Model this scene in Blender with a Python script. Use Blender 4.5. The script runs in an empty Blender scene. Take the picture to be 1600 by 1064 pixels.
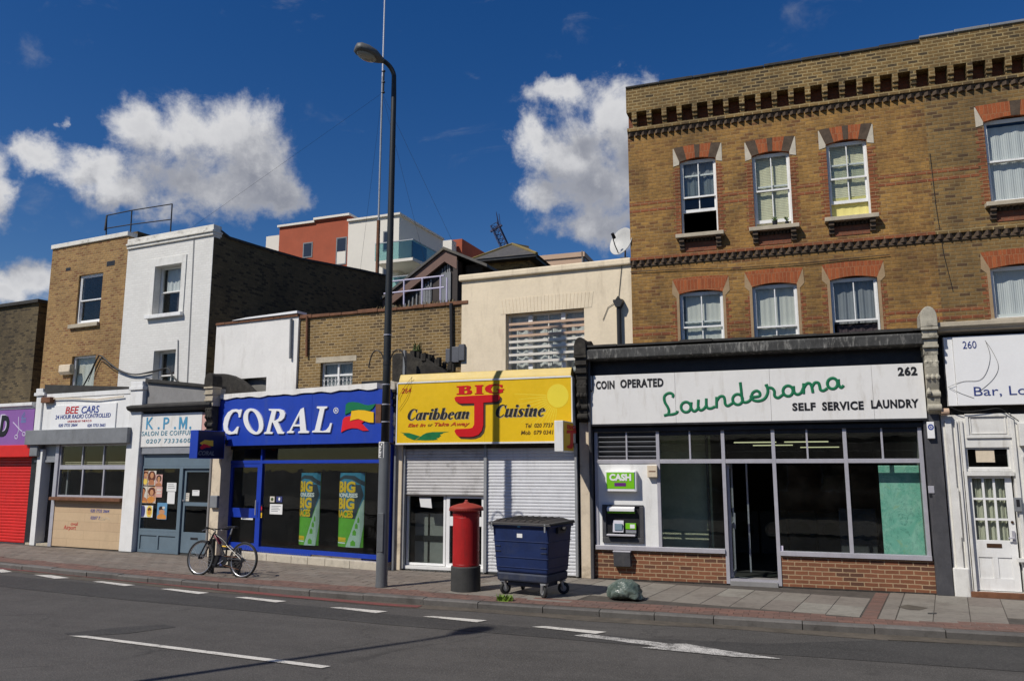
import bpy, bmesh, math, random
from mathutils import Vector, Matrix, noise
random.seed(7)
S = bpy.context.scene
COL = S.collection
R_ = math.radians
# ------------------------------------------------------------------ camera
W, H, FPX, HOR, EYE, YAW = 1600.0, 1064.0, 1240.0, 731.0, 2.1, R_(19.5)
PIT = math.atan((HOR - H / 2) / FPX)
cd = bpy.data.cameras.new('camera'); cam = bpy.data.objects.new('camera', cd); COL.objects.link(cam)
cd.sensor_fit = 'HORIZONTAL'; cd.sensor_width = 36.0; cd.lens = FPX / W * 36.0
cd.clip_start = 0.1; cd.clip_end = 3000
cam.location = (0, 0, EYE); cam.rotation_euler = (math.pi / 2 + PIT, 0, YAW)
S.camera = cam
S.render.resolution_x = 1024; S.render.resolution_y = 680
S.view_settings.view_transform = 'Standard'; S.view_settings.look = 'None'
S.view_settings.exposure = -0.13; S.view_settings.gamma = 1.0
S.cycles.max_bounces = 6; S.cycles.transparent_max_bounces = 12
S.cycles.caustics_reflective = False; S.cycles.caustics_refractive = False
S.cycles.sample_clamp_indirect = 4.0
# ------------------------------------------------------------------ sun
SUN_EL, SUN_AZ = 47.5, 34.0             # light travels towards +Y, turned 34 degrees to +X
ld = bpy.data.lights.new('sun', 'SUN'); ld.energy = 4.6; ld.angle = R_(0.53); ld.color = (1.0, 0.945, 0.86)
sun = bpy.data.objects.new('sun', ld); COL.objects.link(sun)
SD = Vector((math.sin(R_(SUN_AZ)) * math.cos(R_(SUN_EL)), math.cos(R_(SUN_AZ)) * math.cos(R_(SUN_EL)), -math.sin(R_(SUN_EL))))
sun.rotation_euler = SD.to_track_quat('-Z', 'Y').to_euler(); sun.location = (-20, -30, 40)
# ------------------------------------------------------------------ node helpers
class NT:
    def __init__(s, tree): s.t = tree; s.n = tree.nodes; s.l = tree.links
    def new(s, typ, **kw):
        n = s.n.new(typ)
        for k, v in kw.items(): setattr(n, k, v)
        return n
    def put(s, sock, v):
        if v is None: return
        if hasattr(v, 'is_linked') or hasattr(v, 'links'): s.l.new(v, sock)
        else:
            try: sock.default_value = v
            except Exception: sock.default_value = tuple(v) + (1.0,)
    def math(s, op, a, b=None, c=None, clamp=False):
        n = s.new('ShaderNodeMath', operation=op); n.use_clamp = clamp
        s.put(n.inputs[0], a); s.put(n.inputs[1], b); s.put(n.inputs[2], c); return n.outputs[0]
    def vmath(s, op, a, b=None):
        n = s.new('ShaderNodeVectorMath', operation=op); s.put(n.inputs[0], a); s.put(n.inputs[1], b)
        return n.outputs['Value'] if op in ('LENGTH', 'DISTANCE', 'DOT_PRODUCT') else n.outputs[0]
    def mix(s, f, a, b, mode='MIX'):
        n = s.new('ShaderNodeMix', data_type='RGBA', blend_type=mode)
        s.put(n.inputs[0], f); s.put(n.inputs[6], a); s.put(n.inputs[7], b); return n.outputs[2]
    def noise(s, vec, scale, detail=5, rough=.55, dist=0.0):
        n = s.new('ShaderNodeTexNoise'); s.put(n.inputs['Vector'], vec)
        n.inputs['Scale'].default_value = scale; n.inputs['Detail'].default_value = detail
        n.inputs['Roughness'].default_value = rough; n.inputs['Distortion'].default_value = dist
        return n.outputs['Fac']
    def ramp(s, f, a, b, lo=0.0, hi=1.0):
        n = s.new('ShaderNodeMapRange'); n.interpolation_type = 'SMOOTHSTEP'
        s.put(n.inputs[0], f); n.inputs[1].default_value = a; n.inputs[2].default_value = b
        n.inputs[3].default_value = lo; n.inputs[4].default_value = hi; return n.outputs[0]
    def scale(s, vec, v):
        n = s.new('ShaderNodeVectorMath', operation='MULTIPLY'); s.put(n.inputs[0], vec); n.inputs[1].default_value = v
        return n.outputs[0]
# ------------------------------------------------------------------ sky with clouds
wd = bpy.data.worlds.new('World'); S.world = wd; wd.use_nodes = True
k = NT(wd.node_tree); k.n.clear()
out = k.new('ShaderNodeOutputWorld'); bg = k.new('ShaderNodeBackground'); bg.inputs['Strength'].default_value = 0.085
k.l.new(bg.outputs[0], out.inputs[0])
sky = k.new('ShaderNodeTexSky', sky_type='NISHITA'); sky.sun_disc = False
sky.sun_elevation = R_(SUN_EL); sky.sun_rotation = R_(180 + SUN_AZ)
sky.air_density = 1.0; sky.dust_density = 0.3; sky.ozone_density = 3.0
hs = k.new('ShaderNodeHueSaturation'); hs.inputs['Saturation'].default_value = 1.37; hs.inputs['Value'].default_value = 0.95
hs.inputs['Hue'].default_value = 0.512
k.l.new(sky.outputs[0], hs.inputs['Color'])
def px_dir(x, y):
    f = Vector((-math.sin(YAW) * math.cos(PIT), math.cos(YAW) * math.cos(PIT), math.sin(PIT)))
    r = Vector((math.cos(YAW), math.sin(YAW), 0)); u = r.cross(f)
    return (r * ((x - W / 2) / FPX) - u * ((y - H / 2) / FPX) + f)
def azel(x, y):
    d = px_dir(x, y).normalized(); return math.atan2(d.x, d.y), math.asin(d.z)
tc = k.new('ShaderNodeTexCoord'); sx = k.new('ShaderNodeSeparateXYZ'); k.l.new(tc.outputs['Generated'], sx.inputs[0])
az = k.math('ARCTAN2', sx.outputs[0], sx.outputs[1]); el = k.math('ARCSINE', sx.outputs[2])
cv = k.new('ShaderNodeCombineXYZ'); k.l.new(az, cv.inputs[0]); k.l.new(el, cv.inputs[1])
# cloud lobes of the sky, as seen from the street: compass bearing, elevation, half width, half height
LOBES = [(345, 208, 88, 64), (240, 212, 78, 52), (392, 262, 82, 72), (300, 285, 120, 58), (435, 308, 70, 34), (140, 262, 58, 30), (72, 245, 36, 32), (190, 302, 66, 30), (96, 190, 14, 28),
         (885, 238, 88, 66), (965, 190, 80, 58), (935, 292, 112, 72), (872, 156, 62, 28), (930, 352, 95, 42), (1000, 250, 60, 110), (832, 216, 44, 38), (850, 305, 52, 40),
         (-14, 300, 42, 48), (50, 435, 62, 36), (5, 460, 45, 22), (572, 350, 40, 18), (1040, 132, 40, 10)]
def field(vec):
    f = None
    for (x, y, rx, ry) in LOBES:
        a, e = azel(x, y)
        s = 1.0 / FPX
        cz = math.cos(e)
        n1 = k.new('ShaderNodeVectorMath', operation='SUBTRACT'); k.put(n1.inputs[0], vec); n1.inputs[1].default_value = (a, e, 0)
        n2 = k.scale(n1.outputs[0], (1 / (rx * s * 0.95), 1 / (ry * s * 0.95), 0))
        d = k.vmath('LENGTH', n2); v = k.math('SUBTRACT', 1.0 if rx > 19 and ry > 19 else .38, d)
        f = v if f is None else k.math('SMOOTH_MAX', f, v, 0.5)
    return f
warp = k.new('ShaderNodeTexNoise'); k.l.new(cv.outputs[0], warp.inputs['Vector'])
warp.inputs['Scale'].default_value = 11; warp.inputs['Detail'].default_value = 8; warp.inputs['Roughness'].default_value = .62
wv = k.vmath('SUBTRACT', warp.outputs['Color'], (0.5, 0.5, 0.5)); wv = k.scale(wv, (0.085, 0.075, 0))
p0 = k.vmath('ADD', cv.outputs[0], wv)
def billow(vec): return k.math('ADD', k.math('MULTIPLY', k.math('SUBTRACT', k.noise(vec, 13, 12, .62, .3), .5), 1.9), k.math('MULTIPLY', k.math('SUBTRACT', k.noise(vec, 55, 8, .68), .5), .65))
f0 = field(p0); b0_ = billow(cv.outputs[0]); b1_ = billow(k.vmath('ADD', cv.outputs[0], (-0.014, 0.024, 0)))
dens = k.math('ADD', f0, b0_)
mask = k.ramp(dens, -0.12, 0.62)
f1 = field(k.vmath('ADD', p0, (-0.03, 0.05, 0)))
lit = k.ramp(k.math('ADD', k.math('SUBTRACT', b0_, b1_), k.math('MULTIPLY', k.math('SUBTRACT', f0, f1), .9)), -0.18, 1.1)
core = k.ramp(dens, 0.15, 1.05)
lit2 = k.math('ADD', k.math('MULTIPLY', lit, 0.85), k.math('MULTIPLY', k.math('SUBTRACT', 1.0, core), 0.35), clamp=True)
ccol = k.mix(lit2, (3.2, 3.4, 4.05), (8.8, 8.8, 8.95))
# thin high wisps
wis = k.noise(k.scale(cv.outputs[0], (1.0, 2.2, 1.0)), 7, 8, .62, .6)
hi = k.math('MULTIPLY', k.ramp(az, .12, .34), k.ramp(el, .50, .62)); wm = k.math('MULTIPLY', k.ramp(k.math('ADD', wis, k.math('MULTIPLY', hi, .16)), 0.58, 0.86), 0.5)
skc = k.mix(wm, hs.outputs[0], (4.6, 4.9, 5.6))
k.l.new(k.mix(k.math('MULTIPLY', mask, .97), skc, ccol), bg.inputs['Color'])
# ------------------------------------------------------------------ photo plane -> place helpers
_f = Vector((-math.sin(YAW) * math.cos(PIT), math.cos(YAW) * math.cos(PIT), math.sin(PIT)))
CAMP = Vector((0, 0, EYE))
class Frame:                      # a building line: origin on the ground, u along the front, d into the plot, z up
    def __init__(s, ox, oy, deg, z=0.0):
        s.a = R_(deg); s.o = Vector((ox, oy, z)); s.t = Vector((math.cos(s.a), math.sin(s.a), 0)); s.n = Vector((-math.sin(s.a), math.cos(s.a), 0))
    def w(s, u, d, z): return s.o + s.t * u + s.n * d + Vector((0, 0, z))
    def q(s, x, y, d=0.0):        # (u, z) of the point of the plane at depth d
        r = px_dir(x, y); t = (s.n.dot(s.o - CAMP) + d) / s.n.dot(r); p = CAMP + r * t - s.o
        return p.dot(s.t), p.z
    def s_(s, x, y, u):           # (d, z) on the flank plane at u
        r = px_dir(x, y); t = (s.t.dot(s.o - CAMP) + u) / s.t.dot(r); p = CAMP + r * t - s.o
        return p.dot(s.n), p.z
    def r(s, x0, y0, x1, y1, d=0.0):   # u0,u1,z0,z1
        a = s.q(x0, y0, d); b = s.q(x1, y1, d); return a[0], b[0], b[1], a[1]
def ground(x, y, z=0.0):
    r = px_dir(x, y); t = (z - EYE) / r.z; return CAMP + r * t
FW = Frame(0, 0, 0)
FT = Frame(0, 16.45, 0); FL = Frame(0, 15.45, 0); FJ = Frame(-7.93, 15.37, -.5); FC = Frame(-13.28, 16.34, -12)
FK = Frame(-21.44, 16.98, -6.3); FM = Frame(-3.9, 16.5, -3.4); FB = Frame(-8.3, 16.8, -3.7); FR = Frame(-13.1, 17.15, -8); FH = Frame(-15.9, 17.6, -6.3)
# ------------------------------------------------------------------ mesh builder
class MB:
    def __init__(s): s.v = []; s.f = []
    def poly(s, pts):
        b = len(s.v); s.v += [tuple(p) for p in pts]; s.f.append(list(range(b, b + len(pts)))); return s
    def _pr(s, A, B):
        n = len(A); b = len(s.v); s.v += A + B
        s.f.append(list(range(b, b + n))); s.f.append(list(range(b + 2 * n - 1, b + n - 1, -1)))
        for i in range(n):
            j = (i + 1) % n; s.f.append([b + i, b + n + i, b + n + j, b + j])
        return s
    def box(s, u0, u1, d0, d1, z0, z1):
        return s._pr([(u0, d0, z0), (u1, d0, z0), (u1, d0, z1), (u0, d0, z1)], [(u0, d1, z0), (u1, d1, z0), (u1, d1, z1), (u0, d1, z1)])
    def xz(s, pts, d0, d1): return s._pr([(p[0], d0, p[1]) for p in pts], [(p[0], d1, p[1]) for p in pts])
    def yz(s, pts, u0, u1): return s._pr([(u0, p[0], p[1]) for p in pts], [(u1, p[0], p[1]) for p in pts])
    def xy(s, pts, z0, z1): return s._pr([(p[0], p[1], z0) for p in pts], [(p[0], p[1], z1) for p in pts])
    def tube(s, path, r, n=8, closed=False, flat=1.0):
        P = [Vector(p) for p in path]; m = len(P); b = len(s.v)
        rs = r if isinstance(r, (list, tuple)) else [r] * m
        up = None
        for i in range(m):
            if closed: t = P[(i + 1) % m] - P[i - 1]
            else: t = P[min(i + 1, m - 1)] - P[max(i - 1, 0)]
            if t.length < 1e-9: t = Vector((0, 0, 1))
            t.normalize()
            if up is None:
                up = Vector((0, 1, 0)) if abs(t.y) < .9 else Vector((0, 0, 1))
            a = up - t * up.dot(t); a.normalize(); c = t.cross(a); up = a
            for j in range(n):
                an = 2 * math.pi * j / n
                s.v.append(tuple(P[i] + a * (rs[i] * math.cos(an) * flat) + c * (rs[i] * math.sin(an))))
        for i in range(m if closed else m - 1):
            i2 = (i + 1) % m
            for j in range(n):
                j2 = (j + 1) % n
                s.f.append([b + i * n + j, b + i * n + j2, b + i2 * n + j2, b + i2 * n + j])
        if not closed:
            s.f.append([b + j for j in range(n - 1, -1, -1)]); s.f.append([b + (m - 1) * n + j for j in range(n)])
        return s
    def lathe(s, prof, cx, cy, n=32):
        b = len(s.v); m = len(prof)
        for (r, z) in prof:
            for j in range(n):
                a = 2 * math.pi * j / n; s.v.append((cx + r * math.cos(a), cy + r * math.sin(a), z))
        for i in range(m - 1):
            for j in range(n):
                j2 = (j + 1) % n; s.f.append([b + i * n + j, b + i * n + j2, b + (i + 1) * n + j2, b + (i + 1) * n + j])
        s.f.append([b + j for j in range(n - 1, -1, -1)]); s.f.append([b + (m - 1) * n + j for j in range(n)])
        return s
    def wall(s, u0, u1, z0, z1, holes, d0, d1):
        zs = sorted({z0, z1} | {h[2] for h in holes if z0 < h[2] < z1} | {h[3] for h in holes if z0 < h[3] < z1})
        for a, b in zip(zs, zs[1:]):
            m = (a + b) / 2; hs_ = sorted([h for h in holes if h[2] < m < h[3]]); c = u0
            for h in hs_:
                if h[0] > c + 1e-6: s.box(c, h[0], d0, d1, a, b)
                c = max(c, h[1])
            if u1 > c + 1e-6: s.box(c, u1, d0, d1, a, b)
        return s
    def frame(s, u0, u1, z0, z1, t, d0, d1, tb=None, tt=None):   # picture-frame members, butted
        tb = t if tb is None else tb; tt = t if tt is None else tt
        s.box(u0, u1, d0, d1, z0, z0 + tb); s.box(u0, u1, d0, d1, z1 - tt, z1)
        s.box(u0, u0 + t, d0, d1, z0 + tb, z1 - tt); s.box(u1 - t, u1, d0, d1, z0 + tb, z1 - tt); return s
    def mesh(s, name, off=(0, 0, 0), smooth=False):
        me = bpy.data.meshes.new(name)
        me.from_pydata([(v[0] - off[0], v[1] - off[1], v[2] - off[2]) for v in s.v], [], s.f)
        bm = bmesh.new(); bm.from_mesh(me); bmesh.ops.recalc_face_normals(bm, faces=bm.faces); bm.to_mesh(me); bm.free()
        if smooth:
            for p in me.polygons: p.use_smooth = True
        return me
OFF = {}
def link(name, me, mat, parent=None, bevel=0, label=None):
    o = bpy.data.objects.new(name, me); COL.objects.link(o)
    if mat: me.materials.append(mat)
    if parent: o.parent = parent
    if label: o['label'] = label
    if bevel:
        m = o.modifiers.new('bevel', 'BEVEL'); m.width = bevel; m.segments = 2; m.limit_method = 'ANGLE'; m.angle_limit = R_(50)
    return o
def thing(name, label, cat, fr=FW, off=(0, 0, 0), group=None):
    o = bpy.data.objects.new(name, None); COL.objects.link(o); o.empty_display_size = .2
    o.location = fr.w(*off); o.rotation_euler = (0, 0, fr.a); o['label'] = label; o['category'] = cat
    if group: o['group'] = group
    OFF[o.name] = off; return o
SPLIT = {'pane', 'red_brick_band', 'corbel_block', 'window_quoins', 'skewback', 'air_brick', 'air_vent', 'pilaster', 'pier', 'strap', 'lid_strap', 'side_notch', 'arch_stripe', 'window_sill', 'brick_riser', 'plinth', 'guide_rail', 'tiled_plinth', 'handlebar', 'brake_lever', 'band', 'small_print', 'glass_rail', 'batten', 'guy_wire', 'clamp', 'louvre_pane', 'air_vent', 'dark_band', 'tiled_screen', 'sticker', 'cash_slot', 'pedal', 'crank_arm', 'sill_bracket', 'coping', 'timber_moulding', 'threshold', 'wall', 'drop_wire', 'flag_motif', 'stall_riser', 'cables', 'door_frame', 'window', 'ridge_tile', 'casing'}
def islands(mb, gap=.004):
    par = list(range(len(mb.v)))
    def fd(i):
        while par[i] != i: par[i] = par[par[i]]; i = par[i]
        return i
    for f in mb.f:
        for j in f[1:]: par[fd(j)] = fd(f[0])
    gr = {}
    for i, v in enumerate(mb.v): gr.setdefault(fd(i), []).append(i)
    B_ = [(set(ix), [min(mb.v[i][c] for i in ix) for c in range(3)], [max(mb.v[i][c] for i in ix) for c in range(3)]) for ix in gr.values()]
    ch = True
    while ch:
        ch = False; out_ = []
        for b in B_:
            for o in out_:
                if all(b[1][c] <= o[2][c] + gap and o[1][c] <= b[2][c] + gap for c in range(3)):
                    o[0].update(b[0])
                    for c in range(3): o[1][c] = min(o[1][c], b[1][c]); o[2][c] = max(o[2][c], b[2][c])
                    ch = True; break
            else: out_.append(b)
        B_ = out_
    res = []
    for ix, _, _ in B_:
        m = MB(); mp = {}
        for i in sorted(ix): mp[i] = len(m.v); m.v.append(mb.v[i])
        m.f = [[mp[i] for i in f] for f in mb.f if f[0] in ix]
        if m.f: res.append(m)
    return res
def part(name, mb, mat, parent, bevel=0, smooth=False, label=None):
    if name in SPLIT and len(mb.v) < 3000 or name == 'lettering' and mb.v:
        ms = islands(mb) if name != 'lettering' else islands(mb, .42 * (max(v[2] for v in mb.v) - min(v[2] for v in mb.v)))
        if len(ms) > 1:
            os_ = [part_(name, m, mat, parent, bevel, smooth, label) for m in ms]
            return max(zip(os_, ms), key=lambda a: len(a[1].v))[0]
    return part_(name, mb, mat, parent, bevel, smooth, label)
def part_(name, mb, mat, parent, bevel=0, smooth=False, label=None):
    off = OFF[parent.name]; o = link(name, mb.mesh(name, off, smooth), mat, parent, bevel, label); OFF[o.name] = off
    if smooth == 'auto': pass
    return o
def struct(name, mb, mat, bevel=0, smooth=False):
    o = link(name, mb.mesh(name, (0, 0, 0), smooth), mat, None, bevel); o['kind'] = 'structure'; return o
def single(name, label, cat, fr, off, mb, mat, bevel=0, smooth=False, group=None):
    o = link(name, mb.mesh(name, off, smooth), mat, None, bevel); o.location = fr.w(*off); o.rotation_euler = (0, 0, fr.a)
    o['label'] = label; o['category'] = cat; OFF[o.name] = off
    if group: o['group'] = group
    return o
def shape(fr, polys, d, th=.006):      # filled outline(s) with holes, (u, z) points, front face at depth d - th
    cu = bpy.data.curves.new('c', 'CURVE'); cu.dimensions = '2D'; cu.fill_mode = 'BOTH'; cu.extrude = th / 2
    for p in polys:
        sp = cu.splines.new('POLY'); sp.points.add(len(p) - 1); sp.use_cyclic_u = True
        for i, a in enumerate(p): sp.points[i].co = (a[0], a[1], 0, 1)
    return curve_mesh(cu, d - th / 2)
def curve_mesh(cu, d, fit=None):
    ob = bpy.data.objects.new('t', cu); COL.objects.link(ob)
    dg = bpy.context.evaluated_depsgraph_get(); me = bpy.data.meshes.new_from_object(ob.evaluated_get(dg))
    bpy.data.objects.remove(ob); bpy.data.curves.remove(cu)
    mb = MB(); vs = [v.co.copy() for v in me.vertices]
    if fit and vs:
        x0 = min(v.x for v in vs); x1 = max(v.x for v in vs); y0 = min(v.y for v in vs); y1 = max(v.y for v in vs)
        sx_ = (fit[1] - fit[0]) / max(x1 - x0, 1e-6); sy_ = (fit[3] - fit[2]) / max(y1 - y0, 1e-6)
        for v in vs: v.x = fit[0] + (v.x - x0) * sx_; v.y = fit[2] + (v.y - y0) * sy_
    mb.v = [(v.x, d - v.z, v.y) for v in vs]; mb.f = [list(p.vertices) for p in me.polygons]
    bpy.data.meshes.remove(me); return mb
def text(body, fr, rect, d, bold=0.0, shear=0.0, th=.006, space=1.0):   # rect: left x, top y, right x, bottom y (top/bottom at the left end)
    a = fr.q(rect[0], rect[1], d); b = fr.q(rect[0], rect[3], d); c = fr.q(rect[2], rect[1], d)
    return text_uz(body, (a[0], c[0], b[1], a[1]), d, bold, shear, th, space)
def text_uz(body, fit, d, bold=0.0, shear=0.0, th=.006, space=1.0):
    cu = bpy.data.curves.new('c', 'FONT'); cu.body = body; cu.size = 1; cu.offset = bold; cu.shear = shear; cu.space_character = space
    cu.resolution_u = 3; cu.extrude = 0.001
    mb = curve_mesh(cu, 0, fit); mb.v = [(v[0], d - (th if v[1] < 0 else 0), v[2]) for v in mb.v]; return mb
def serif_word(word, fit, d, th=.004, shear=.22):      # bold condensed italic with thick stems, drawn stroke by stroke
    W_, X, mbs, cx = .17, .64, [], 0.0
    rg = lambda c, y, rx, ry, t: [ell(c, y, rx, ry, 26), ell(c, y, rx - t, ry - .045, 22)]
    st = lambda x, h: [[(x - .05, h - .05), (x, h), (x + W_, h + .03), (x + W_, .07), (x + W_ + .06, .05), (x + W_ + .05, .0), (x + W_ - .08, -.01), (x, .03), (x, h - .09)]]
    G = {'C': (.62, [[[(.60, .98), (.60, .68), (.56, .68), (.50, .86), (.40, .94), (.31, .90), (.24, .74), (.22, .5), (.24, .22), (.31, .07), (.40, .05), (.50, .12), (.56, .24), (.60, .22), (.54, .07), (.42, -.02), (.28, -.02), (.12, .08), (.03, .30), (.02, .55), (.08, .80), (.20, .96), (.34, 1.01), (.46, .98), (.54, .92)]]]),
         'a': (.50, [rg(.20, .30, .19, .33, .13), st(.27, X)]), 'r': (.42, [st(.03, X), [ell(.32, .55, .09, .10, 14)], [[(.18, .44), (.30, .62), (.26, .64), (.18, .54)]]]),
         'i': (.27, [st(.04, X), [ell(.13, .86, .10, .105, 16)]]), 'b': (.52, [st(.03, 1.0), rg(.30, .30, .20, .33, .14)]), 'e': (.46, [[[(.44, .40), (.42, .54), (.33, .64), (.22, .64), (.08, .54), (.02, .34), (.06, .10), (.16, -.02), (.30, -.02), (.42, .12), (.39, .15), (.30, .07), (.22, .08), (.18, .20), (.18, .34), (.40, .38)], [(.19, .40), (.21, .54), (.26, .58), (.30, .52), (.29, .42)]]]),
         'n': (.54, [st(.03, X), st(.31, .54), [[(.18, .40), (.30, .62), (.40, .65), (.48, .55), (.48, .45), (.36, .50), (.26, .48), (.18, .34)]]]), 'u': (.54, [st(.03, X), st(.31, X), [[(.05, .12), (.12, -.02), (.22, -.02), (.33, .14), (.33, .22), (.24, .10), (.18, .12)]]]),
         's': (.42, [[[(.38, .62), (.38, .44), (.35, .44), (.28, .58), (.20, .58), (.18, .50), (.34, .32), (.38, .18), (.32, .03), (.20, -.02), (.10, .02), (.04, -.01), (.03, .20), (.06, .20), (.13, .06), (.20, .05), (.23, .12), (.06, .32), (.03, .46), (.09, .60), (.20, .65), (.30, .61)]]])}
    pieces = []
    for ch in word:
        w, shp = G[ch]
        for pl in shp: pieces.append([[(x + cx + y * shear, y) for x, y in p] for p in pl])
        cx += w + .015
    xs_ = [p[0] for pl in pieces for q in pl for p in q]; ys_ = [p[1] for pl in pieces for q in pl for p in q]; x0, x1, y0, y1 = min(xs_), max(xs_), min(ys_), max(ys_)
    g = MB()
    for n_, pl in enumerate(pieces):
        m = shape(None, [[(fit[0] + (x - x0) / (x1 - x0) * (fit[1] - fit[0]), fit[2] + (y - y0) / (y1 - y0) * (fit[3] - fit[2])) for x, y in q] for q in pl], d - .0003 * (n_ % 3), th); b = len(g.v); g.v += m.v; g.f += [[i + b for i in f] for f in m.f]
    return g
def pxs(fr, pts, d=0.0, org=(0, 0), sc=1.0): return [fr.q(org[0] + p[0] / sc, org[1] + p[1] / sc, d) for p in pts]
def smoothpath(pts, n=5):
    o = []
    for i in range(len(pts) - 1):
        p0 = pts[max(i - 1, 0)]; p1 = pts[i]; p2 = pts[i + 1]; p3 = pts[min(i + 2, len(pts) - 1)]
        for j in range(n):
            t = j / n
            o.append(tuple(.5 * ((2 * b) + (-a + c) * t + (2 * a - 5 * b + 4 * c - e) * t * t + (-a + 3 * b - 3 * c + e) * t ** 3) for a, b, c, e in zip(p0, p1, p2, p3)))
    o.append(tuple(pts[-1])); return o
def ell(cx, cy, rx, ry, n=28, sh=0.0): return [(cx + rx * math.cos(2 * math.pi * i / n) - sh * ry * math.sin(2 * math.pi * i / n), cy + ry * math.sin(2 * math.pi * i / n)) for i in range(n)]
# ------------------------------------------------------------------ materials
def nm(name):
    m = bpy.data.materials.new(name); m.use_nodes = True; t = NT(m.node_tree); return m, t, t.n['Principled BSDF']
def paint(name, col, rough=.6, var=.18, scale=2.5, bump=.08, bscale=40, dirt=None, damt=.35, dscale=1.3, metal=0.0, spec=.4, streak=False):
    m, t, b = nm(name); c = t.new('ShaderNodeTexCoord').outputs['Object']
    n1 = t.noise(c, scale, 6, .6); n2 = t.noise(c, scale * 9, 4, .6)
    f = t.math('ADD', t.math('MULTIPLY', n1, .65), t.math('MULTIPLY', n2, .35))
    lo = tuple(x * (1 - var) for x in col); hi = tuple(min(1, x * (1 + var)) for x in col)
    cc = t.mix(t.ramp(f, .3, .7), lo + (1,), hi + (1,))
    if dirt:
        dv = t.scale(c, (1, 1, .22)) if streak else c
        dn = t.noise(dv, dscale * (3 if streak else 1), 8, .68)
        cc = t.mix(t.math('MULTIPLY', t.ramp(dn, .5, .75), damt), cc, tuple(dirt) + (1,))
    t.put(b.inputs['Base Color'], cc); b.inputs['Metallic'].default_value = metal
    t.put(b.inputs['Roughness'], t.math('ADD', rough - .1, t.math('MULTIPLY', n2, .2)))
    b.inputs['Specular IOR Level'].default_value = spec
    if bump:
        bp = t.new('ShaderNodeBump'); bp.inputs['Strength'].default_value = bump; bp.inputs['Distance'].default_value = .01
        t.put(bp.inputs['Height'], t.noise(c, bscale, 5, .65)); t.l.new(bp.outputs[0], b.inputs['Normal'])
    return m
def facevec(t):                 # brick coordinates: run along the wall, height; picks the run by the face's own direction
    tc_ = t.new('ShaderNodeTexCoord'); s_ = t.new('ShaderNodeSeparateXYZ'); t.l.new(tc_.outputs['Object'], s_.inputs[0])
    n_ = t.new('ShaderNodeSeparateXYZ'); t.l.new(tc_.outputs['Normal'], n_.inputs[0])
    side = t.math('GREATER_THAN', t.math('ABSOLUTE', n_.outputs[0]), .7); top = t.math('GREATER_THAN', t.math('ABSOLUTE', n_.outputs[2]), .7)
    x_ = t.math('ADD', t.math('MULTIPLY', s_.outputs[0], t.math('SUBTRACT', 1.0, side)), t.math('MULTIPLY', s_.outputs[1], side))
    y_ = t.math('ADD', t.math('MULTIPLY', s_.outputs[2], t.math('SUBTRACT', 1.0, top)), t.math('MULTIPLY', s_.outputs[1], top))
    c_ = t.new('ShaderNodeCombineXYZ'); t.l.new(x_, c_.inputs[0]); t.l.new(y_, c_.inputs[1]); return c_.outputs[0], tc_.outputs['Object'], s_
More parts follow.
